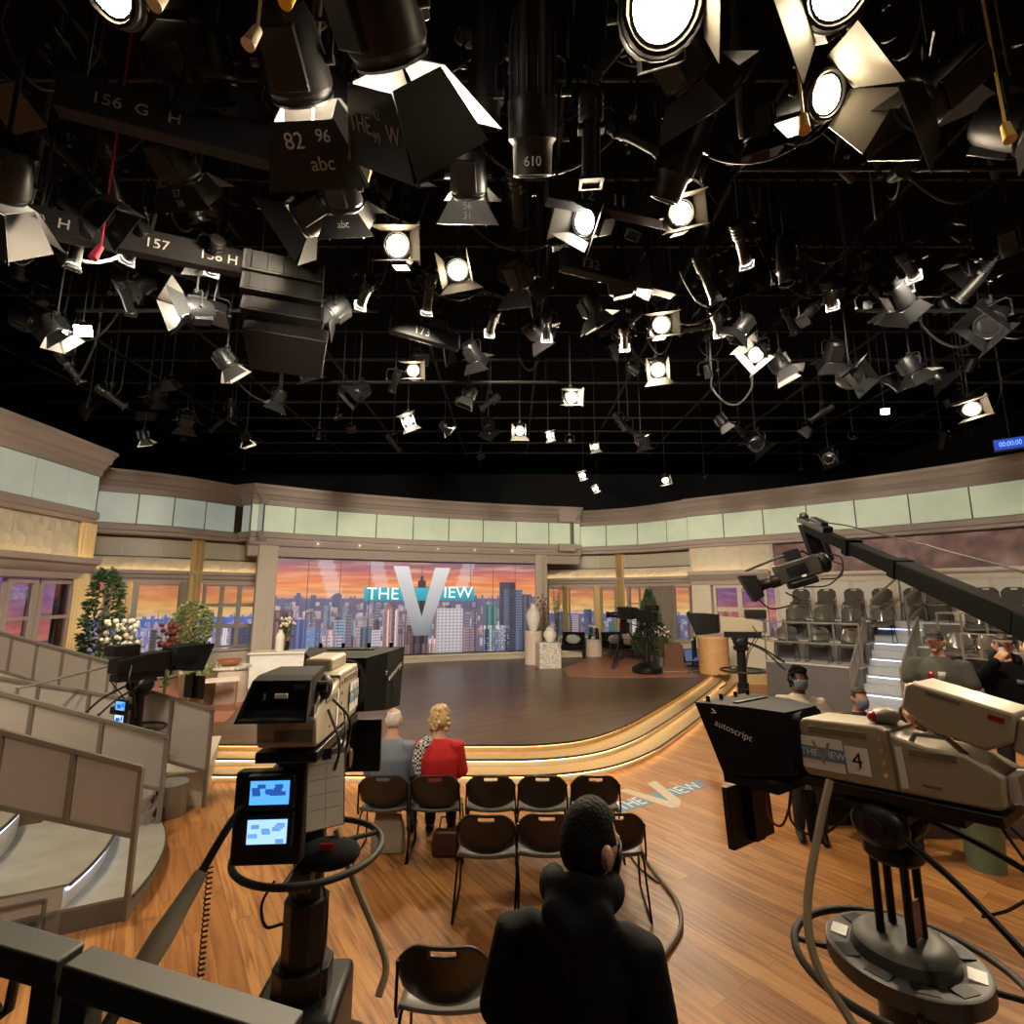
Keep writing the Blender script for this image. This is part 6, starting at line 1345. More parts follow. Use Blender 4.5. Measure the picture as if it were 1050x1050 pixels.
# tripod camera on the stage
p = atz(641, 684, ST); t = thing('tripod_camera', 'black camera on a wheeled tripod pointing left on the stage', 'camera', p, radians(82)); H = 1.55
m = MB(); m.box((-.09, -.26, H-.1), (.09, .22, H+.10)); put(t, m, 'camera_body', BLK, bevel=.015); m = MB(); m.lathe([(.085, 0), (.09, .12), (.07, .16), (.10, .30), (.09, .30)], 18, trs((0, .22, H), -pi/2)); put(t, m, 'lens', BLK); m = MB(); m.box((-.06, -.22, H+.10), (.06, -.02, H+.20)); put(t, m, 'viewfinder', BLK, bevel=.01)
m = MB(); m.lathe([(.07, H-.35), (.11, H-.30), (.11, H-.14), (.08, H-.1)], 16); put(t, m, 'pan_head', BLK); handle(t, [(.08, -.05, H-.22), (.12, -.4, H-.34), (.14, -.55, H-.4)])
for k in range(3):
    a = 2*pi*k/3+.4; m = MB(); m.cyl((.06*cos(a), .06*sin(a), H-.33), (.62*cos(a), .62*sin(a), .12), .030, .022, 10); l = put(t, m, 'tripod_leg', BLK); m = MB(); m.cyl((.62*cos(a)-.03, .62*sin(a), .07), (.62*cos(a)+.03, .62*sin(a), .07), .07, n=18); put(l, m, 'wheel', RUBBER); m = MB(); m.cyl((.02*cos(a), .02*sin(a), .30), (.60*cos(a), .60*sin(a), .16), .014, n=8); put(l, m, 'spreader', BLK)
JIBM = mat('jib_black', (.0025, .0025, .0027), .85, spec=.05)
# jib arm with hanging camera
J0 = aty(828, 541, 6.0); J1 = aty(1052, 640, 2.9); jd = (J1-J0).normalized(); J2 = J1+jd*1.3
t = thing('jib_crane', 'long black jib arm crossing the right bleachers with a hanging camera', 'crane', (J2.x, J2.y, 0)); inv = Matrix.Translation(-t.location)
def jp(mb, nm, m, parent=None, **k):
    o = mb.obj(nm, m, parent or t, **k)
    if parent is None: o.matrix_parent_inverse = inv
    return o
for a, b, w, h in ((0, .36, .10, .10), (.34, .62, .115, .12), (.60, 1.0, .13, .14)):
    m = MB(); m.beam(J0.lerp(J1, a), J0.lerp(J1, b), w, h); jp(m, 'arm_section', JIBM, bevel=.012)
m = MB(); m.beam(J1, J2, .14, .15); jp(m, 'arm_section', JIBM, bevel=.012)
for a in (.35, .61): c = J0.lerp(J1, a); m = MB(); m.beam(c-jd*.06, c+jd*.06, .145, .155); jp(m, 'arm_clamp', JIBM, bevel=.01)
up = Vector((0, 0, 1)); m = MB(); m.tube([J0+up*.12+jd*.3, J0.lerp(J1, .33)+up*.20, J0.lerp(J1, .7)+up*.26, J1+up*.30, J2+up*.16], .007, 6); jp(m, 'stay_cable', CABLE)
m = MB(); m.beam(J0-jd*.20+up*.07, J0+jd*.62+up*.07, .10, .07); m.beam(J0+jd*.2+up*.13, J0+jd*.55+up*.12, .07, .06); m.ball(J0-jd*.1+up*.11, .06, 10, 8); jp(m, 'arm_nose', BLK, bevel=.008)
m = MB(); m.cyl(J2+up*.1, (J2.x, J2.y, .2), .06); jp(m, 'mast', BLK); m = MB(); m.lathe([(.45, .0), (.45, .12), (.2, .2)], 20, Matrix.Translation((J2.x, J2.y, 0))); jp(m, 'dolly_base', BLK)
K = aty(812, 585, 6.0); q0 = J0-jd*.05; m = MB(); m.beam(q0+up*.05, Vector((q0.x+.12, q0.y, K.z+.12)), .16, .09); m.beam(q0+Vector((.15, .0, .05)), Vector((q0.x+.26, q0.y, K.z+.12)), .05, .07); jp(m, 'drop_bracket', BLK, bevel=.01)
jc = thing('jib_camera', 'dark camera hanging tilted from the tip of the jib arm', 'camera', (K.x+.05, K.y, K.z), radians(72))
Mj = rotm(radians(-17), 0, 0); m = MB(); m.box((-.11, -.25, -.11), (.11, .22, .12), Mj); b = put(jc, m, 'camera_body', mat('camera_charcoal', (.035, .033, .028), .4), bevel=.02); m = MB(); m.box((-.112, -.10, -.06), (-.109, .12, .06), Mj); put(b, m, 'side_panel', BLK); m = MB(); m.box((.109, -.10, -.06), (.112, .12, .06), Mj); put(b, m, 'side_panel', BLK); m = MB(); m.box((.112, -.06, -.09), (.114, -.01, -.065), Mj); m.box((-.114, -.06, -.09), (-.112, -.01, -.065), Mj); put(b, m, 'label_tag', SIGNW)
m = MB(); m.lathe([(.07, 0), (.075, .1), (.06, .12), (.06, .20), (.075, .22), (.075, .26)], 18, Mj @ trs((0, .20, -.05), -pi/2)); put(jc, m, 'lens', BLK); m = MB(); m.loft([[Mj @ Vector(p) for p in r] for r in ([(-.13, .44, -.17), (.13, .44, -.17), (.13, .44, .08), (-.13, .44, .08)], [(-.16, .56, -.21), (.16, .56, -.21), (.16, .62, .13), (-.16, .62, .13)])]); put(jc, m, 'matte_box', BLK, bevel=.006)
m = MB(); m.tube([Mj @ Vector(p) for p in ((0, -.2, .12), (0, -.15, .19), (0, .12, .20), (0, .52, .16))], .014, 8); put(jc, m, 'top_handle', BLK); m = MB(); m.box((-.06, -.10, .12), (.06, .06, .24), Mj); put(jc, m, 'mount_block', BLK); m = MB(); m.ball((0, -.30, .0), (.10, .08, .12), 12, 8, Mj); put(jc, m, 'rear_module', BLK); m = MB(); m.box((-.14, -.16, -.19), (.14, .14, -.11), Mj); put(jc, m, 'remote_head', BLK, bevel=.02)
for pts in ([(0, -.33, .1), (.05, -.5, 0), (.05, -.42, -.2), (0, -.2, -.17)], [(0, -.3, .05), (-.06, -.45, -.1), (-.05, -.25, -.25), (0, .0, -.2)], [(0, .2, -.2), (0, .1, -.34), (0, .4, -.34), (0, .5, -.2)]):
    q = MB(); q.tube(bez([tuple(Mj @ Vector(p)) for p in pts]), .009, 6); put(jc, q, 'wire', CABLE)
# --- cables on the floor
def floor_cable(pts, r, m, label, z=0.0):
    q = MB(); q.tube(bez([tuple(atz(x, y, z+r)) for x, y in pts]), r, 7); tag(q.obj('floor_cable', m), label, 'cable')
floor_cable([(655, 872), (676, 900), (694, 925), (698, 950), (684, 975), (664, 995)], .018, CABLET, 'tan cable curving on the floor right of the standing man')
floor_cable([(640, 868), (656, 890), (675, 905)], .010, CABLE, 'thin black cable under the right second-row chair')
floor_cable([(664, 688), (690, 689), (712, 688), (725, 684), (738, 688)], .02, CABLET, 'pale cable lying behind the tripod camera', ST+.008)
floor_cable([(705, 690), (718, 684), (735, 690), (745, 700), (738, 706)], .015, CABLE, 'dark cable by the wooden drum on the stage', ST+.008)
p = atz(1012, 890, 0); q = MB(); q.lathe([(.14, 0), (.17, .60), (.18, .62), (.16, .60), (.13, .02)], 24); o = q.obj('waste_bin', mat('bin_green', (.16, .24, .17), .5), None, loc=p); tag(o, 'pale green bin behind the rear end of camera 4', 'bin')
# ---------------------------------------------------------------- people
HAIR_BLK = mat('hair_black', (.007, .006, .0055), .75, var=.6, scale=90, bump=.6, spec=.12); HAIR_DK = mat('hair_dark_brown', (.035, .022, .014), .6, var=.5, scale=60, bump=.4)
HAIR_BLOND = mat('hair_blond', (.52, .36, .18), .6, var=.5, scale=40, bump=.5); HAIR_WHITE = mat('hair_white', (.62, .60, .56), .6, var=.2, scale=40, bump=.4); HAIR_BR = mat('hair_brown', (.085, .038, .018), .5, var=.5, scale=40, bump=.4)
EYE_W = mat('eye_white', (.75, .73, .7), .3); EYE_D = mat('eye_dark', (.02, .012, .008), .2); LIP = mat('lip', (.32, .12, .09), .5); MASKB = mat('mask_black', (.012, .012, .014), .7); MASKBL = mat('mask_blue', (.16, .22, .32), .7)
def fused(mb, name, m, parent, voxel=.010, smooth=6, fac=.5):
    """one continuous surface out of overlapping limbs"""
    me = mb.mesh('tmp'); o = bpy.data.objects.new('tmp', me); COL.objects.link(o)
    r = o.modifiers.new('r', 'REMESH'); r.mode = 'VOXEL'; r.voxel_size = voxel; r.use_smooth_shade = True
    s = o.modifiers.new('s', 'SMOOTH'); s.iterations = smooth; s.factor = fac
    bpy.context.view_layer.update(); me2 = bpy.data.meshes.new_from_object(o.evaluated_get(bpy.context.evaluated_depsgraph_get()))
    bpy.data.objects.remove(o); bpy.data.meshes.remove(me); me2.materials.clear(); me2.materials.append(m); me2.name = name
    me2.polygons.foreach_set('use_smooth', [True]*len(me2.polygons))
    o = bpy.data.objects.new(name, me2); COL.objects.link(o); o.parent = parent; return o
def ering(c, rx, ry, n=22, yaw=0.0):
    return [Vector((c[0]+rx*cos(a)*cos(yaw)-ry*sin(a)*sin(yaw), c[1]+rx*cos(a)*sin(yaw)+ry*sin(a)*cos(yaw), c[2])) for a in [2*pi*i/n for i in range(n)]]
def head_mesh(mb, M, k=1.0):
    b = MB(); b.ball((0, 0, 0), (.075, .096, .118), 28, 20)
    out = []
    for x, y, z in b.v:
        t = max(0, -z/.118); x *= 1-.30*t**1.3
        if y > 0: y *= 1-.10*t; y += .012*t
        else: y *= 1-.38*t**1.2
        if z > 0 and y > 0: y *= .96
        out.append((x, y, z))
    b.v = out
    b.limb([(0, .088, .012), (0, .108, -.022)], [.009, .014], 8)                      # nose
    b.ball((0, .082, -.090), (.026, .020, .020), 10, 8); b.ball((-.031, .078, .022), (.024, .012, .008), 8, 6); b.ball((.031, .078, .022), (.024, .012, .008), 8, 6)
    b.ball((0, .088, -.055), (.022, .010, .009), 10, 6)                                # mouth mound
    for sx in (-1, 1): b.ball((sx*.078, -.006, -.006), (.012, .021, .032), 12, 10); b.ball((sx*.088, -.015, .003), (.009, .017, .026), 10, 8)
    mb.add([tuple(k*c for c in v) for v in b.v], b.f, M)
def hand(mb, w, d, nrm, side, curl=.5, k=1.0):
    """palm, four fingers of unequal length with bent knuckles, thumb from the side of the palm"""
    w = Vector(w); d = Vector(d).normalized(); n = Vector(nrm); n = (n-d*n.dot(d)).normalized(); s = d.cross(n)*side
    for t in (-.030, -.010, .010, .030): mb.limb([w+d*.01+s*t*.6, w+d*.05+s*t*.95, w+d*.088+s*t], [.018, .015, .012], 8)
    for t, L_ in ((-.030, .066), (-.010, .080), (.010, .086), (.030, .074)):
        p = w+d*.088+s*t; a1, a2, a3 = curl*.7, curl*1.6, curl*2.3
        q = p+(d*cos(a1)+n*sin(a1))*L_*.45; r = q+(d*cos(a2)+n*sin(a2))*L_*.32; e = r+(d*cos(a3)+n*sin(a3))*L_*.23
        mb.limb([p, q, r, e], [.0105*k, .0098*k, .009*k, .008*k], 8)
    p = w+d*.028+s*.036; q = p+(d*.55+s*.75+n*.25).normalized()*.040; mb.limb([p-s*.015, q, q+(d*.85+s*.1+n*.5).normalized()*.034, q+(d*.75+n*.65).normalized()*.056], [.014, .012, .0105, .009], 8)
DEF = dict(pel=(0, 0, .95), waist=(0, .01, 1.10), chest=(0, .0, 1.29), neck=(0, -.015, 1.47), head=(0, .02, 1.63), yaw=0, pitch=0,
           shL=(-.185, -.01, 1.41), elL=(-.25, -.03, 1.13), wrL=(-.26, .06, .89), shR=(.185, -.01, 1.41), elR=(.25, -.03, 1.13), wrR=(.26, .06, .89),
           hdL=(0, .2, -1), hdR=(0, .2, -1), hnL=(.8, .3, 0), hnR=(-.8, .3, 0), cuL=.5, cuR=.5,
           hpL=(-.09, 0, .92), knL=(-.10, .03, .50), anL=(-.105, -.01, .09), hpR=(.09, 0, .92), knR=(.10, .03, .50), anR=(.105, -.01, .09), toe=.17, wide=1.0, deep=1.0)
SEATED = lambda s: dict(pel=(0, -.02, s+.12), waist=(0, -.05, s+.27), chest=(0, -.04, s+.46), neck=(0, -.02, s+.63), head=(0, .02, s+.785), shL=(-.18, -.03, s+.57), shR=(.18, -.03, s+.57), elL=(-.24, .02, s+.30), elR=(.24, .02, s+.30),
                        wrL=(-.13, .25, s+.20), wrR=(.13, .25, s+.20), hpL=(-.09, .02, s+.10), hpR=(.09, .02, s+.10), knL=(-.11, .44, s+.09), knR=(.11, .44, s+.09), anL=(-.11, .42, .09), anR=(.11, .42, .09), hdL=(.2, 1, -.2), hdR=(-.2, 1, -.2), hnL=(0, 0, -1), hnR=(0, 0, -1), cuL=.25, cuR=.25)
def person(label, pos, rz, pose, skin, top, bottom, hair, hstyle='short', sleeve='long', vox=.011, mask=None, topname='shirt', shoe=None, scale=1.0, hem=0.0, bodyf=1.0, hood=False):
    J = dict(DEF); J.update(pose); V = lambda k: Vector(J[k]); t = thing('person', label, 'person', pos, rz); t.scale = (scale,)*3
    wx, dy = J['wide'], J['deep']
    def torso(mb, g=0.0, low=None, up=True):
        pel, wa, ch, ne, hd = V('pel'), V('waist'), V('chest'), V('neck'), V('head'); low = -.10 if low is None else low
        R = []
        if low < -.12: R.append(ering(pel+Vector((0, 0, low)), .165*wx+g*1.3, .115*dy+g*1.3))
        R += [ering(pel+Vector((0, 0, max(low, -.10))), (.125 if low >= -.12 else .165)*wx+g, .10*dy+g), ering(pel+Vector((0, -.01, .0)), .168*wx+g, .118*dy+g), ering(pel.lerp(wa, .5), .160*wx+g, .110*dy+g), ering(wa, .148*wx+g, .102*dy+g), ering(wa.lerp(ch, .5), .155*wx+g, .108*dy+g), ering(ch, .170*wx+g, .112*dy+g)]
        sh = (V('shL')+V('shR'))/2; hw = (V('shR')-V('shL')).length/2
        R += [ering(sh+Vector((0, 0, -.045)), hw*.88+g, .095*dy+g), ering(sh+Vector((0, 0, .005)), hw*.62+g*.8, .078*dy+g), ering(sh.lerp(ne, .6)+Vector((0, 0, .012)), .095+g*.6, .068+g*.6), ering(ne+Vector((0, 0, .01)), .062+g*.4, .062+g*.4)]
        if up: R += [ering(ne.lerp(hd, .45), .052, .056), ering(ne.lerp(hd, .8), .050, .052)]
        mb.loft(R)
    def arms(mb, g=0.0, frac=1.0, sides='LR'):
        for s in sides:
            sh, el, wr = V('sh'+s), V('el'+s), V('wr'+s); inn = sh*.88+V('chest')*.12
            if frac >= 1: mb.limb([inn, sh, sh.lerp(el, .5), el, el.lerp(wr, .35), wr.lerp(el, .04)], [.058+g, .056+g, .048+g, .042+g, .043+g, .028+g*1.3])
            else: mb.limb([inn, sh, sh.lerp(el, frac*.6), sh.lerp(el, frac)], [.058+g, .057+g, .052+g, .050+g*1.4])
    def legs(mb, g=0.0):
        for s in 'LR':
            hp, kn, an = V('hp'+s), V('kn'+s), V('an'+s); mb.limb([hp, hp.lerp(kn, .45), kn, kn.lerp(an, .35), an+Vector((0, 0, .02))], [.088*wx+g, .076+g, .056+g, .054+g, .040+g*1.2])
    Mh = Matrix.Translation(V('head')) @ rotm(J['pitch'], 0, J['yaw']) @ Matrix.Diagonal((J.get('hk', 1), J.get('hk', 1), J.get('hk', 1)*J.get('ht', 1), 1))
    b = MB(); torso(b); arms(b); legs(b); head_mesh(b, Mh)
    hand(b, J['wrL'], J['hdL'], J['hnL'], 1, J['cuL']); hand(b, J['wrR'], J['hdR'], J['hnR'], -1, J['cuR'])
    for s in 'LR': a = V('an'+s); b.limb([a+Vector((0, -.03, -.045)), a+Vector((0, .06, -.05)), a+Vector((0, J['toe']*.8, -.06))], [.035, .034, .026])
    body = fused(b, 'body', skin, t, vox, 3)
    c = MB(); gg = .024 if hood else .017; torso(c, gg, hem if hem else -.14, False); arms(c, gg, 1.0 if sleeve == 'long' else .72); tp = fused(c, topname, top, t, vox*1.1, 34 if hood else 10)
    c = MB(); legs(c, .014); pel = V('pel'); c.loft([ering(pel+Vector((0, 0, -.10)), .14*wx, .115*dy), ering(pel, .176*wx, .128*dy), ering(pel+Vector((0, 0, .09)), .168*wx, .122*dy)]); fused(c, 'trousers', bottom, t, vox*1.2, 6)
    for s in 'LR':
        a = V('an'+s); f = MB(); f.limb([a+Vector((0, -.035, -.035)), a+Vector((0, .05, -.045)), a+Vector((0, J['toe'], -.055))], [.048, .046, .034]); fused(f, 'shoe', shoe or BLK, t, .010, 3)
    for sx in (-1, 1):
        e = MB(); e.ball((sx*.031, .080, .005), (.013, .010, .009), 12, 8, Mh); o = e.obj('eye', EYE_W, t); e = MB(); e.ball((sx*.031, .0885, .005), (.0055, .003, .0055), 10, 6, Mh); e.obj('iris', EYE_D, o)
    if not mask: m = MB(); m.ball((0, .0965, -.055), (.020, .005, .005), 12, 6, Mh); m.obj('lips', LIP, t)
    # hair
    if hstyle != 'none':
        h = MB(); g = MB(); g.ball((0, 0, 0), (1, 1, 1), 32, 22); keep = []
        thick = {'short': 1.07, 'fade': 1.06, 'curly': 1.16, 'long': 1.12, 'bun': 1.10, 'thin': 1.035, 'fluffy': 1.25}[hstyle]; R = random.Random(5); vs = []
        for x, y, z in g.v:
            r = thick*(1+(R.uniform(-.05, .06) if hstyle in ('curly', 'fluffy') else R.uniform(-.012, .012))); tz = max(0, -z); X_ = x*.075*r*(1-.18*tz); Y_ = y*.096*r*(1-.30*tz if y < 0 else 1); Z_ = z*.118*(r if z > -.2 else 1)
            vs.append((X_, Y_, Z_+(.008 if z > .5 else 0)))
        lim = {'short': -.35, 'fade': -.40, 'curly': -.62, 'fluffy': -.72, 'long': -.95, 'bun': -.5, 'thin': -.45}[hstyle]
        for f in g.f:
            cx = sum(g.v[i][0] for i in f)/len(f); cy = sum(g.v[i][1] for i in f)/len(f); cz = sum(g.v[i][2] for i in f)/len(f)
            line = .52 if cy > .35 else (.10 if cy > -.05 else lim)
            if hstyle in ('long', 'fluffy', 'curly') and cy <= .45: line = .1 if cy > .2 else lim
            if hstyle == 'thin' and cz > .62 : continue
            if cz > line: keep.append(f)
        h.add(vs, keep, Mh)
        if hstyle == 'long':
            for i in range(11):
                a = pi*(.98+ (i/10)*1.04); x, y = .082*cos(a), .080*sin(a)*1.05; h.limb([Mh @ Vector((x, y, .02)), Mh @ Vector((x*1.12, y*1.1-.01, -.10)), Mh @ Vector((x*1.25, y*1.0-.02, -.24)), Mh @ Vector((x*1.15, y*.9-.02, -.33))], [.028, .034, .036, .018], 8)
        if hstyle in ('curly', 'fluffy'):
            for i in range(60 if hstyle == 'fluffy' else 40):
                d = Vector((R.uniform(-1, 1), R.uniform(-1, .45), R.uniform(-.55, 1))).normalized(); p = Vector((d.x*.082, d.y*.102, d.z*.125))*thick*.97
                if d.y > .3 and d.z < .4: continue
                h.ball(tuple(p), R.uniform(.014, .026), 8, 6, Mh)
        o = h.obj('hair', hair, t); md = o.modifiers.new('solid', 'SOLIDIFY'); md.thickness = .008; md.offset = -1
    if hstyle == 'fade':
        pass
    if mask:
        m = MB(); rows_ = []
        for j in range(7):
            z = -.005-.105*j/6; row = []
            for i in range(13):
                a = -1.15+2.3*i/12; rr = .101-.020*max(0, (j-3)/3)**1.5+.012*cos(a*1.2)*(1-abs(j-2.5)/4); row.append(Mh @ Vector((.078*sin(a)*(1-.16*max(0, (j-2)/4)), rr*cos(a)*.98+.012, z+.012*cos(a*1.3))))
            rows_.append(row)
        m.loft(rows_, close=False, caps=False); o = m.obj('face_mask', mask, t); md = o.modifiers.new('solid', 'SOLIDIFY'); md.thickness = .004
        for sx in (-1, 1): q = MB(); q.tube([Mh @ Vector(p) for p in ((sx*.066, .062, -.02), (sx*.084, .02, .005), (sx*.091, -.016, .018), (sx*.093, -.030, -.01), (sx*.086, -.010, -.036), (sx*.068, .052, -.085))], .0018, 5); q.obj('ear_loop', mask, o)
    if hood:
        q = MB(); ne = V('neck')
        for i in range(15): a = pi*(.90+1.2*i/14); q.ball((ne.x+.098*cos(a), ne.y+.015+.088*sin(a), ne.z+.040-.022*abs(i-7)/7), (.045, .042, .052+.016*(1-abs(i-7)/7)), 10, 8)
        q.limb([ne+Vector((-.06, -.10, .0)), ne+Vector((0, -.135, -.05)), ne+Vector((.06, -.10, .0))], [.055, .07, .055]); q.limb([ne+Vector((-.04, -.10, -.05)), ne+Vector((0, -.125, -.17)), ne+Vector((.03, -.10, -.05))], [.05, .05, .05])
        fused(q, 'hood', top, t, .011, 8)
    return t, Mh, J
def cap(t, Mh, m, brim=1):
    g = MB(); g.ball((0, 0, 0), (.083, .104, .122), 28, 18); f2 = [f for f in g.f if sum(g.v[i][2] for i in f)/len(f) > .052]; c = MB(); c.add(g.v, f2, Mh); o = c.obj('cap', m, t); md = o.modifiers.new('solid', 'SOLIDIFY'); md.thickness = .004
    b = MB(); n = 14; inn = [(.080*cos(a), .098*sin(a)+.005) for a in [pi*(.10+.80*i/n) for i in range(n+1)]]; out = [(.080*cos(a), .175*sin(a)+.005) for a in [pi*(.10+.80*i/n) for i in range(n+1)]]
    b.loft([[Mh @ Vector((x, y, .064-z)) for (x, y), z in zip(r, [dz]*len(r))] for r, dz in ((inn, 0), (out, .02))], close=False, caps=False); q = b.obj('cap_brim', m, o); md = q.modifiers.new('solid', 'SOLIDIFY'); md.thickness = .005
def patch(t, pts, m, nm, M=None):
    b = MB(); b.add([tuple(M @ Vector(p)) if M else p for p in pts], [tuple(range(len(pts)))]); o = b.obj(nm, m, t); md = o.modifiers.new('solid', 'SOLIDIFY'); md.thickness = .004; return o
HOODIE = mat('hoodie_black', (.006, .006, .007), .92, var=.3, scale=40, bump=.15, spec=.15); DENIM = mat('denim_blue', (.05, .09, .16), .8, var=.3, scale=30); DARKP = mat('trousers_dark', (.015, .015, .018), .85, var=.3)
# the man in front of the camera
p = aty(606, 868, 1.86); top = aty(613, 815, 1.9)
sc = (top.z-.01)/1.75
fm, M1, _ = person('man in a black hoodie and mask standing nearest the camera, back to us', (p.x-.055, 1.86, 0), radians(-14), dict(elL=(-.245, -.05, 1.15), wrL=(-.19, .14, .98), elR=(.25, -.05, 1.14), wrR=(.19, .14, .98), hdL=(.5, .7, -.5), hdR=(-.5, .7, -.5), yaw=radians(-38), pitch=radians(-5), head=(.045, .03, 1.612), hk=1.11, ht=1.02, wide=1.05, deep=1.12, neck=(.02, -.01, 1.475), shL=(-.19, -.01, 1.352), shR=(.20, -.01, 1.346)),
       SKIN_A, HOODIE, DARKP, HAIR_BLK, 'fade', 'long', .008, MASKB, 'hoodie', None, sc, -.22, 1, True)
# seated pair
q = seat_at(445, C1)
rd, M2, _ = person('person with fluffy blond hair in a red jacket, seated with the back to us', (q.x, C1-.02, 0), radians(3), dict(SEATED(.42), wide=1.12, deep=1.1, yaw=.1), SKIN_A, mat('jacket_red', (.52, .012, .014), .8, var=.15, scale=20), DARKP, HAIR_BLOND, 'fluffy', topname='jacket', hem=-.10)
HT = checker_mat('houndstooth', (.72, .70, .68), (.02, .02, .02), 46)
b = MB(); b.limb([(-.10, -.06, 1.03), (-.17, -.10, .98), (-.20, -.13, .86), (-.18, -.15, .74)], [.055, .062, .05, .03]); fused(b, 'scarf', HT, rd, .011, 5)
q = seat_at(394, C1)
person('white-haired person in a blue striped shirt, seated behind the black monitor', (q.x, C1-.02, 0), radians(-4), dict(SEATED(.42), wide=1.15, deep=1.15), SKIN_A, stripe_mat('shirt_striped', (.30, .34, .42), (.10, .12, .17), 26, 0), mat('trousers_tan', (.24, .19, .13), .85), HAIR_WHITE, 'thin')
# standing at the right
rp = MB(); rp.box((-1.6, -.7, 0), (2.2, .9, .20)); struct('floor_riser_right', rp, FRONT, loc=(5.6, 6.4, 0))
p = aty(960, 660, 6.1)
mg, M3, _ = person('man in a dark cap and grey tee with arms crossed, by the lit stairs', (p.x, 6.1, .20), radians(128), dict(elL=(-.29, .06, 1.13), elR=(.29, .06, 1.13), wrL=(.05, .215, 1.17), wrR=(-.06, .235, 1.12), hdL=(1, -.05, .1), hdR=(-1, -.05, .0), hnL=(0, -1, 0), hnR=(0, -1, 0), cuL=.35, cuR=.35, wide=1.25, deep=1.3, yaw=radians(-4), shL=(-.21, 0, 1.41), shR=(.21, 0, 1.41), knL=(-.14, .03, .5), anL=(-.16, 0, .09), knR=(.14, .03, .5), anR=(.16, 0, .09)),
       SKIN_A, mat('tee_grey', (.075, .072, .062), .9, var=.1), DARKP, HAIR_DK, 'short', 'short', .011, None, 'tee_shirt', None, 1.06, -.20)
cap(mg, M3, mat('cap_dark', (.02, .02, .025), .8))
patch(mg, [(-.09, .166, 1.33), (-.02, .168, 1.33), (-.02, .175, 1.25), (-.07, .174, 1.25)], mat('print_grey', (.4, .4, .38), .9), 'shirt_print'); patch(mg, [(.02, .168, 1.33), (.07, .167, 1.31), (.06, .174, 1.25), (.01, .175, 1.26)], REDM, 'shirt_print')
p = aty(1028, 660, 5.9)
bh, M4, J4 = person('man in a black hooded top and tan cap drinking from a white cup', (p.x, 5.9, .20), radians(140), dict(elR=(.27, .10, 1.20), wrR=(.08, .21, 1.49), hdR=(-.55, .25, .75), hnR=(-.4, -.9, 0), cuR=.9, elL=(-.30, .02, 1.14), wrL=(-.22, .20, 1.02), hdL=(.6, .6, -.3), wide=1.2, deep=1.2, shL=(-.21, 0, 1.41), shR=(.21, 0, 1.41)),
       SKIN_A, HOODIE, DARKP, HAIR_DK, 'short', 'long', .011, None, 'hoodie', None, 1.04, -.22, 1, True)
cap(bh, M4, mat('cap_tan', (.13, .10, .075), .85))
patch(bh, [(-.12, .152, 1.30), (-.06, .158, 1.31), (-.06, .160, 1.26), (-.12, .156, 1.25)], mat('badge_grey', (.10, .10, .11), .8), 'chest_badge')
bpy.context.view_layer.update()
c = MB(); c.lathe([(.026, 0), (.034, .085), (.036, .088), (.031, .085), (.024, .004)], 20); o = c.obj('paper_cup', mat('cup_white', (.85, .83, .80), .5), None); o.matrix_world = bh.matrix_basis @ Matrix.Translation((.012, .150, 1.535)) @ rotm(radians(35), 0, 0); tag(o, 'white paper cup held to the mouth of the man in the tan cap', 'cup')
p = aty(1056, 660, 6.3)
person('person in dark clothes half cut off by the right frame edge', (p.x, 6.3, .20), radians(135), dict(wide=1.1, elL=(-.26, .10, 1.16), wrL=(-.10, .26, 1.25), hdL=(.5, .3, .8)), SKIN_A, HOODIE, DARKP, HAIR_DK, 'short', 'long', .012, None, 'jacket', None, 1.0, -.2)
p = aty(818, 690, 5.7)
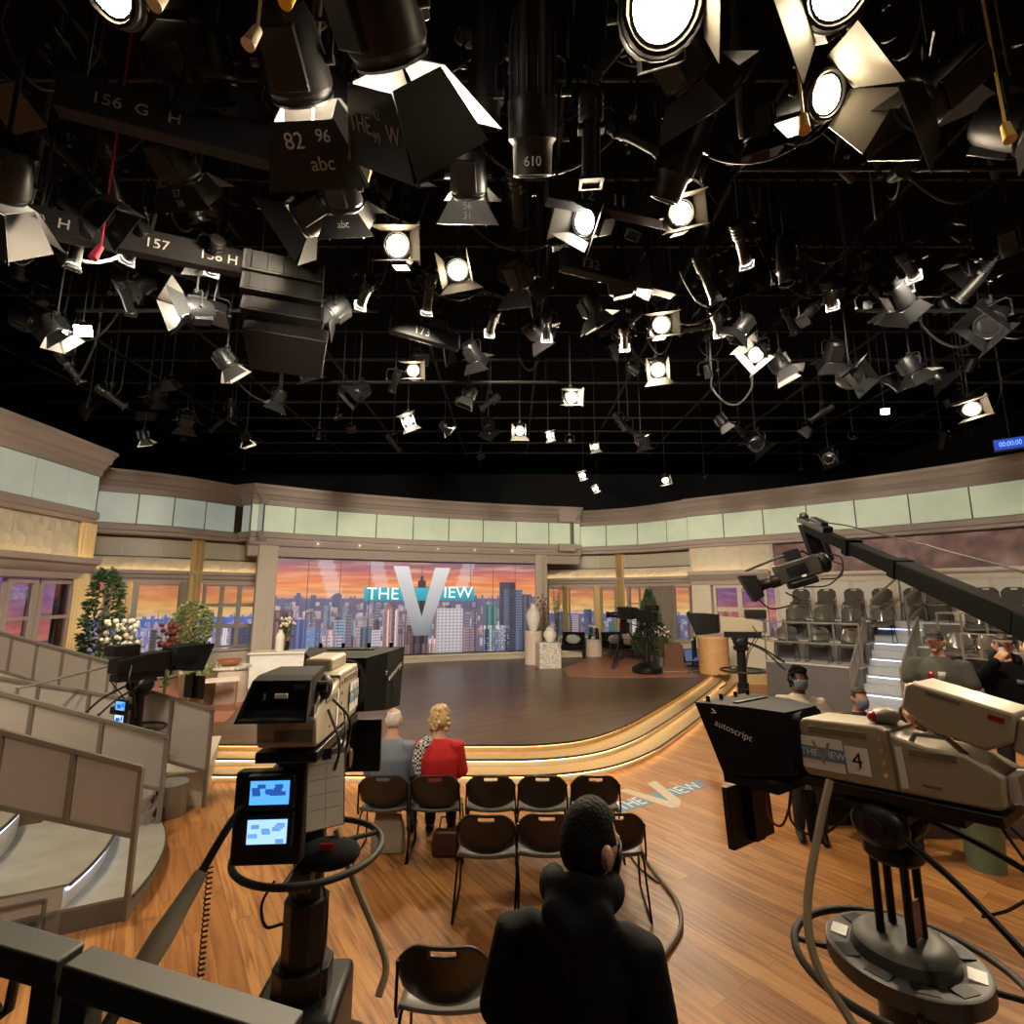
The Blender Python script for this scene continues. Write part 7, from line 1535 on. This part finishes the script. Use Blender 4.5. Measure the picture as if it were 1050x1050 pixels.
ww, M5, _ = person('woman in a white cardigan, dark top and blue mask standing before the bleachers', (p.x, 5.7, 0), radians(158), dict(elL=(-.32, -.04, 1.16), wrL=(-.33, .10, .98), elR=(.32, -.06, 1.17), wrR=(.30, .10, 1.0), hdL=(.3, .8, -.4), hdR=(-.3, .8, -.4), wide=1.22, deep=1.2, yaw=radians(15), shL=(-.18, -.01, 1.40), shR=(.18, -.01, 1.40)),
       SKIN_B, mat('cardigan_ivory', (.62, .56, .46), .9, var=.08, bump=.2, scale=30), DARKP, HAIR_BLK, 'curly', 'long', .011, MASKBL, 'cardigan', None, .965, -.34)
patch(ww, [(-.07, .158, 1.40), (.07, .158, 1.40), (.085, .172, 1.25), (.08, .165, 1.05), (.09, .172, .92), (-.09, .172, .92), (-.08, .165, 1.05), (-.085, .172, 1.25)], mat('top_navy', (.03, .035, .05), .85, var=.6, scale=60), 'dark_top')
bx = MB(); bx.box((-.75, -.25, 0), (.75, .25, .62)); o = bx.obj('equipment_case', BLK, None, bevel=.02, loc=aty(896, 700, 6.0)*1); o.location.z = 0; o.location.y += .25; tag(o, 'black flight case under the two seated people', 'case')
p = aty(884, 700, 5.9)
person('seated man with short dark hair, glasses and a mask, left of the long-haired woman', (p.x-.06, 5.9, 0), radians(172), dict(SEATED(.62), yaw=radians(10), anL=(-.11, .42, .16), anR=(.11, .42, .16), deep=1.1, elR=(.27, .08, .94), wrR=(.10, .24, 1.02), hdR=(-.5, .2, .8)), SKIN_A, mat('jacket_navy', (.015, .018, .03), .85), DARKP, HAIR_DK, 'short', 'long', .011, MASKBL, 'jacket', None, .95)
p = aty(906, 708, 5.75)
person('seated woman with long brown hair turned towards the masked man', (p.x+.12, 5.55, 0), radians(118), dict(SEATED(.62), yaw=radians(8), anL=(-.11, .42, .16), anR=(.11, .42, .16), elR=(.24, .12, .90), wrR=(.12, .30, 1.06), hdR=(-.3, .4, .8)), SKIN_A, mat('top_dark', (.02, .02, .025), .85), DARKP, HAIR_BR, 'long', 'short', .011, None, 'top', None, .90)
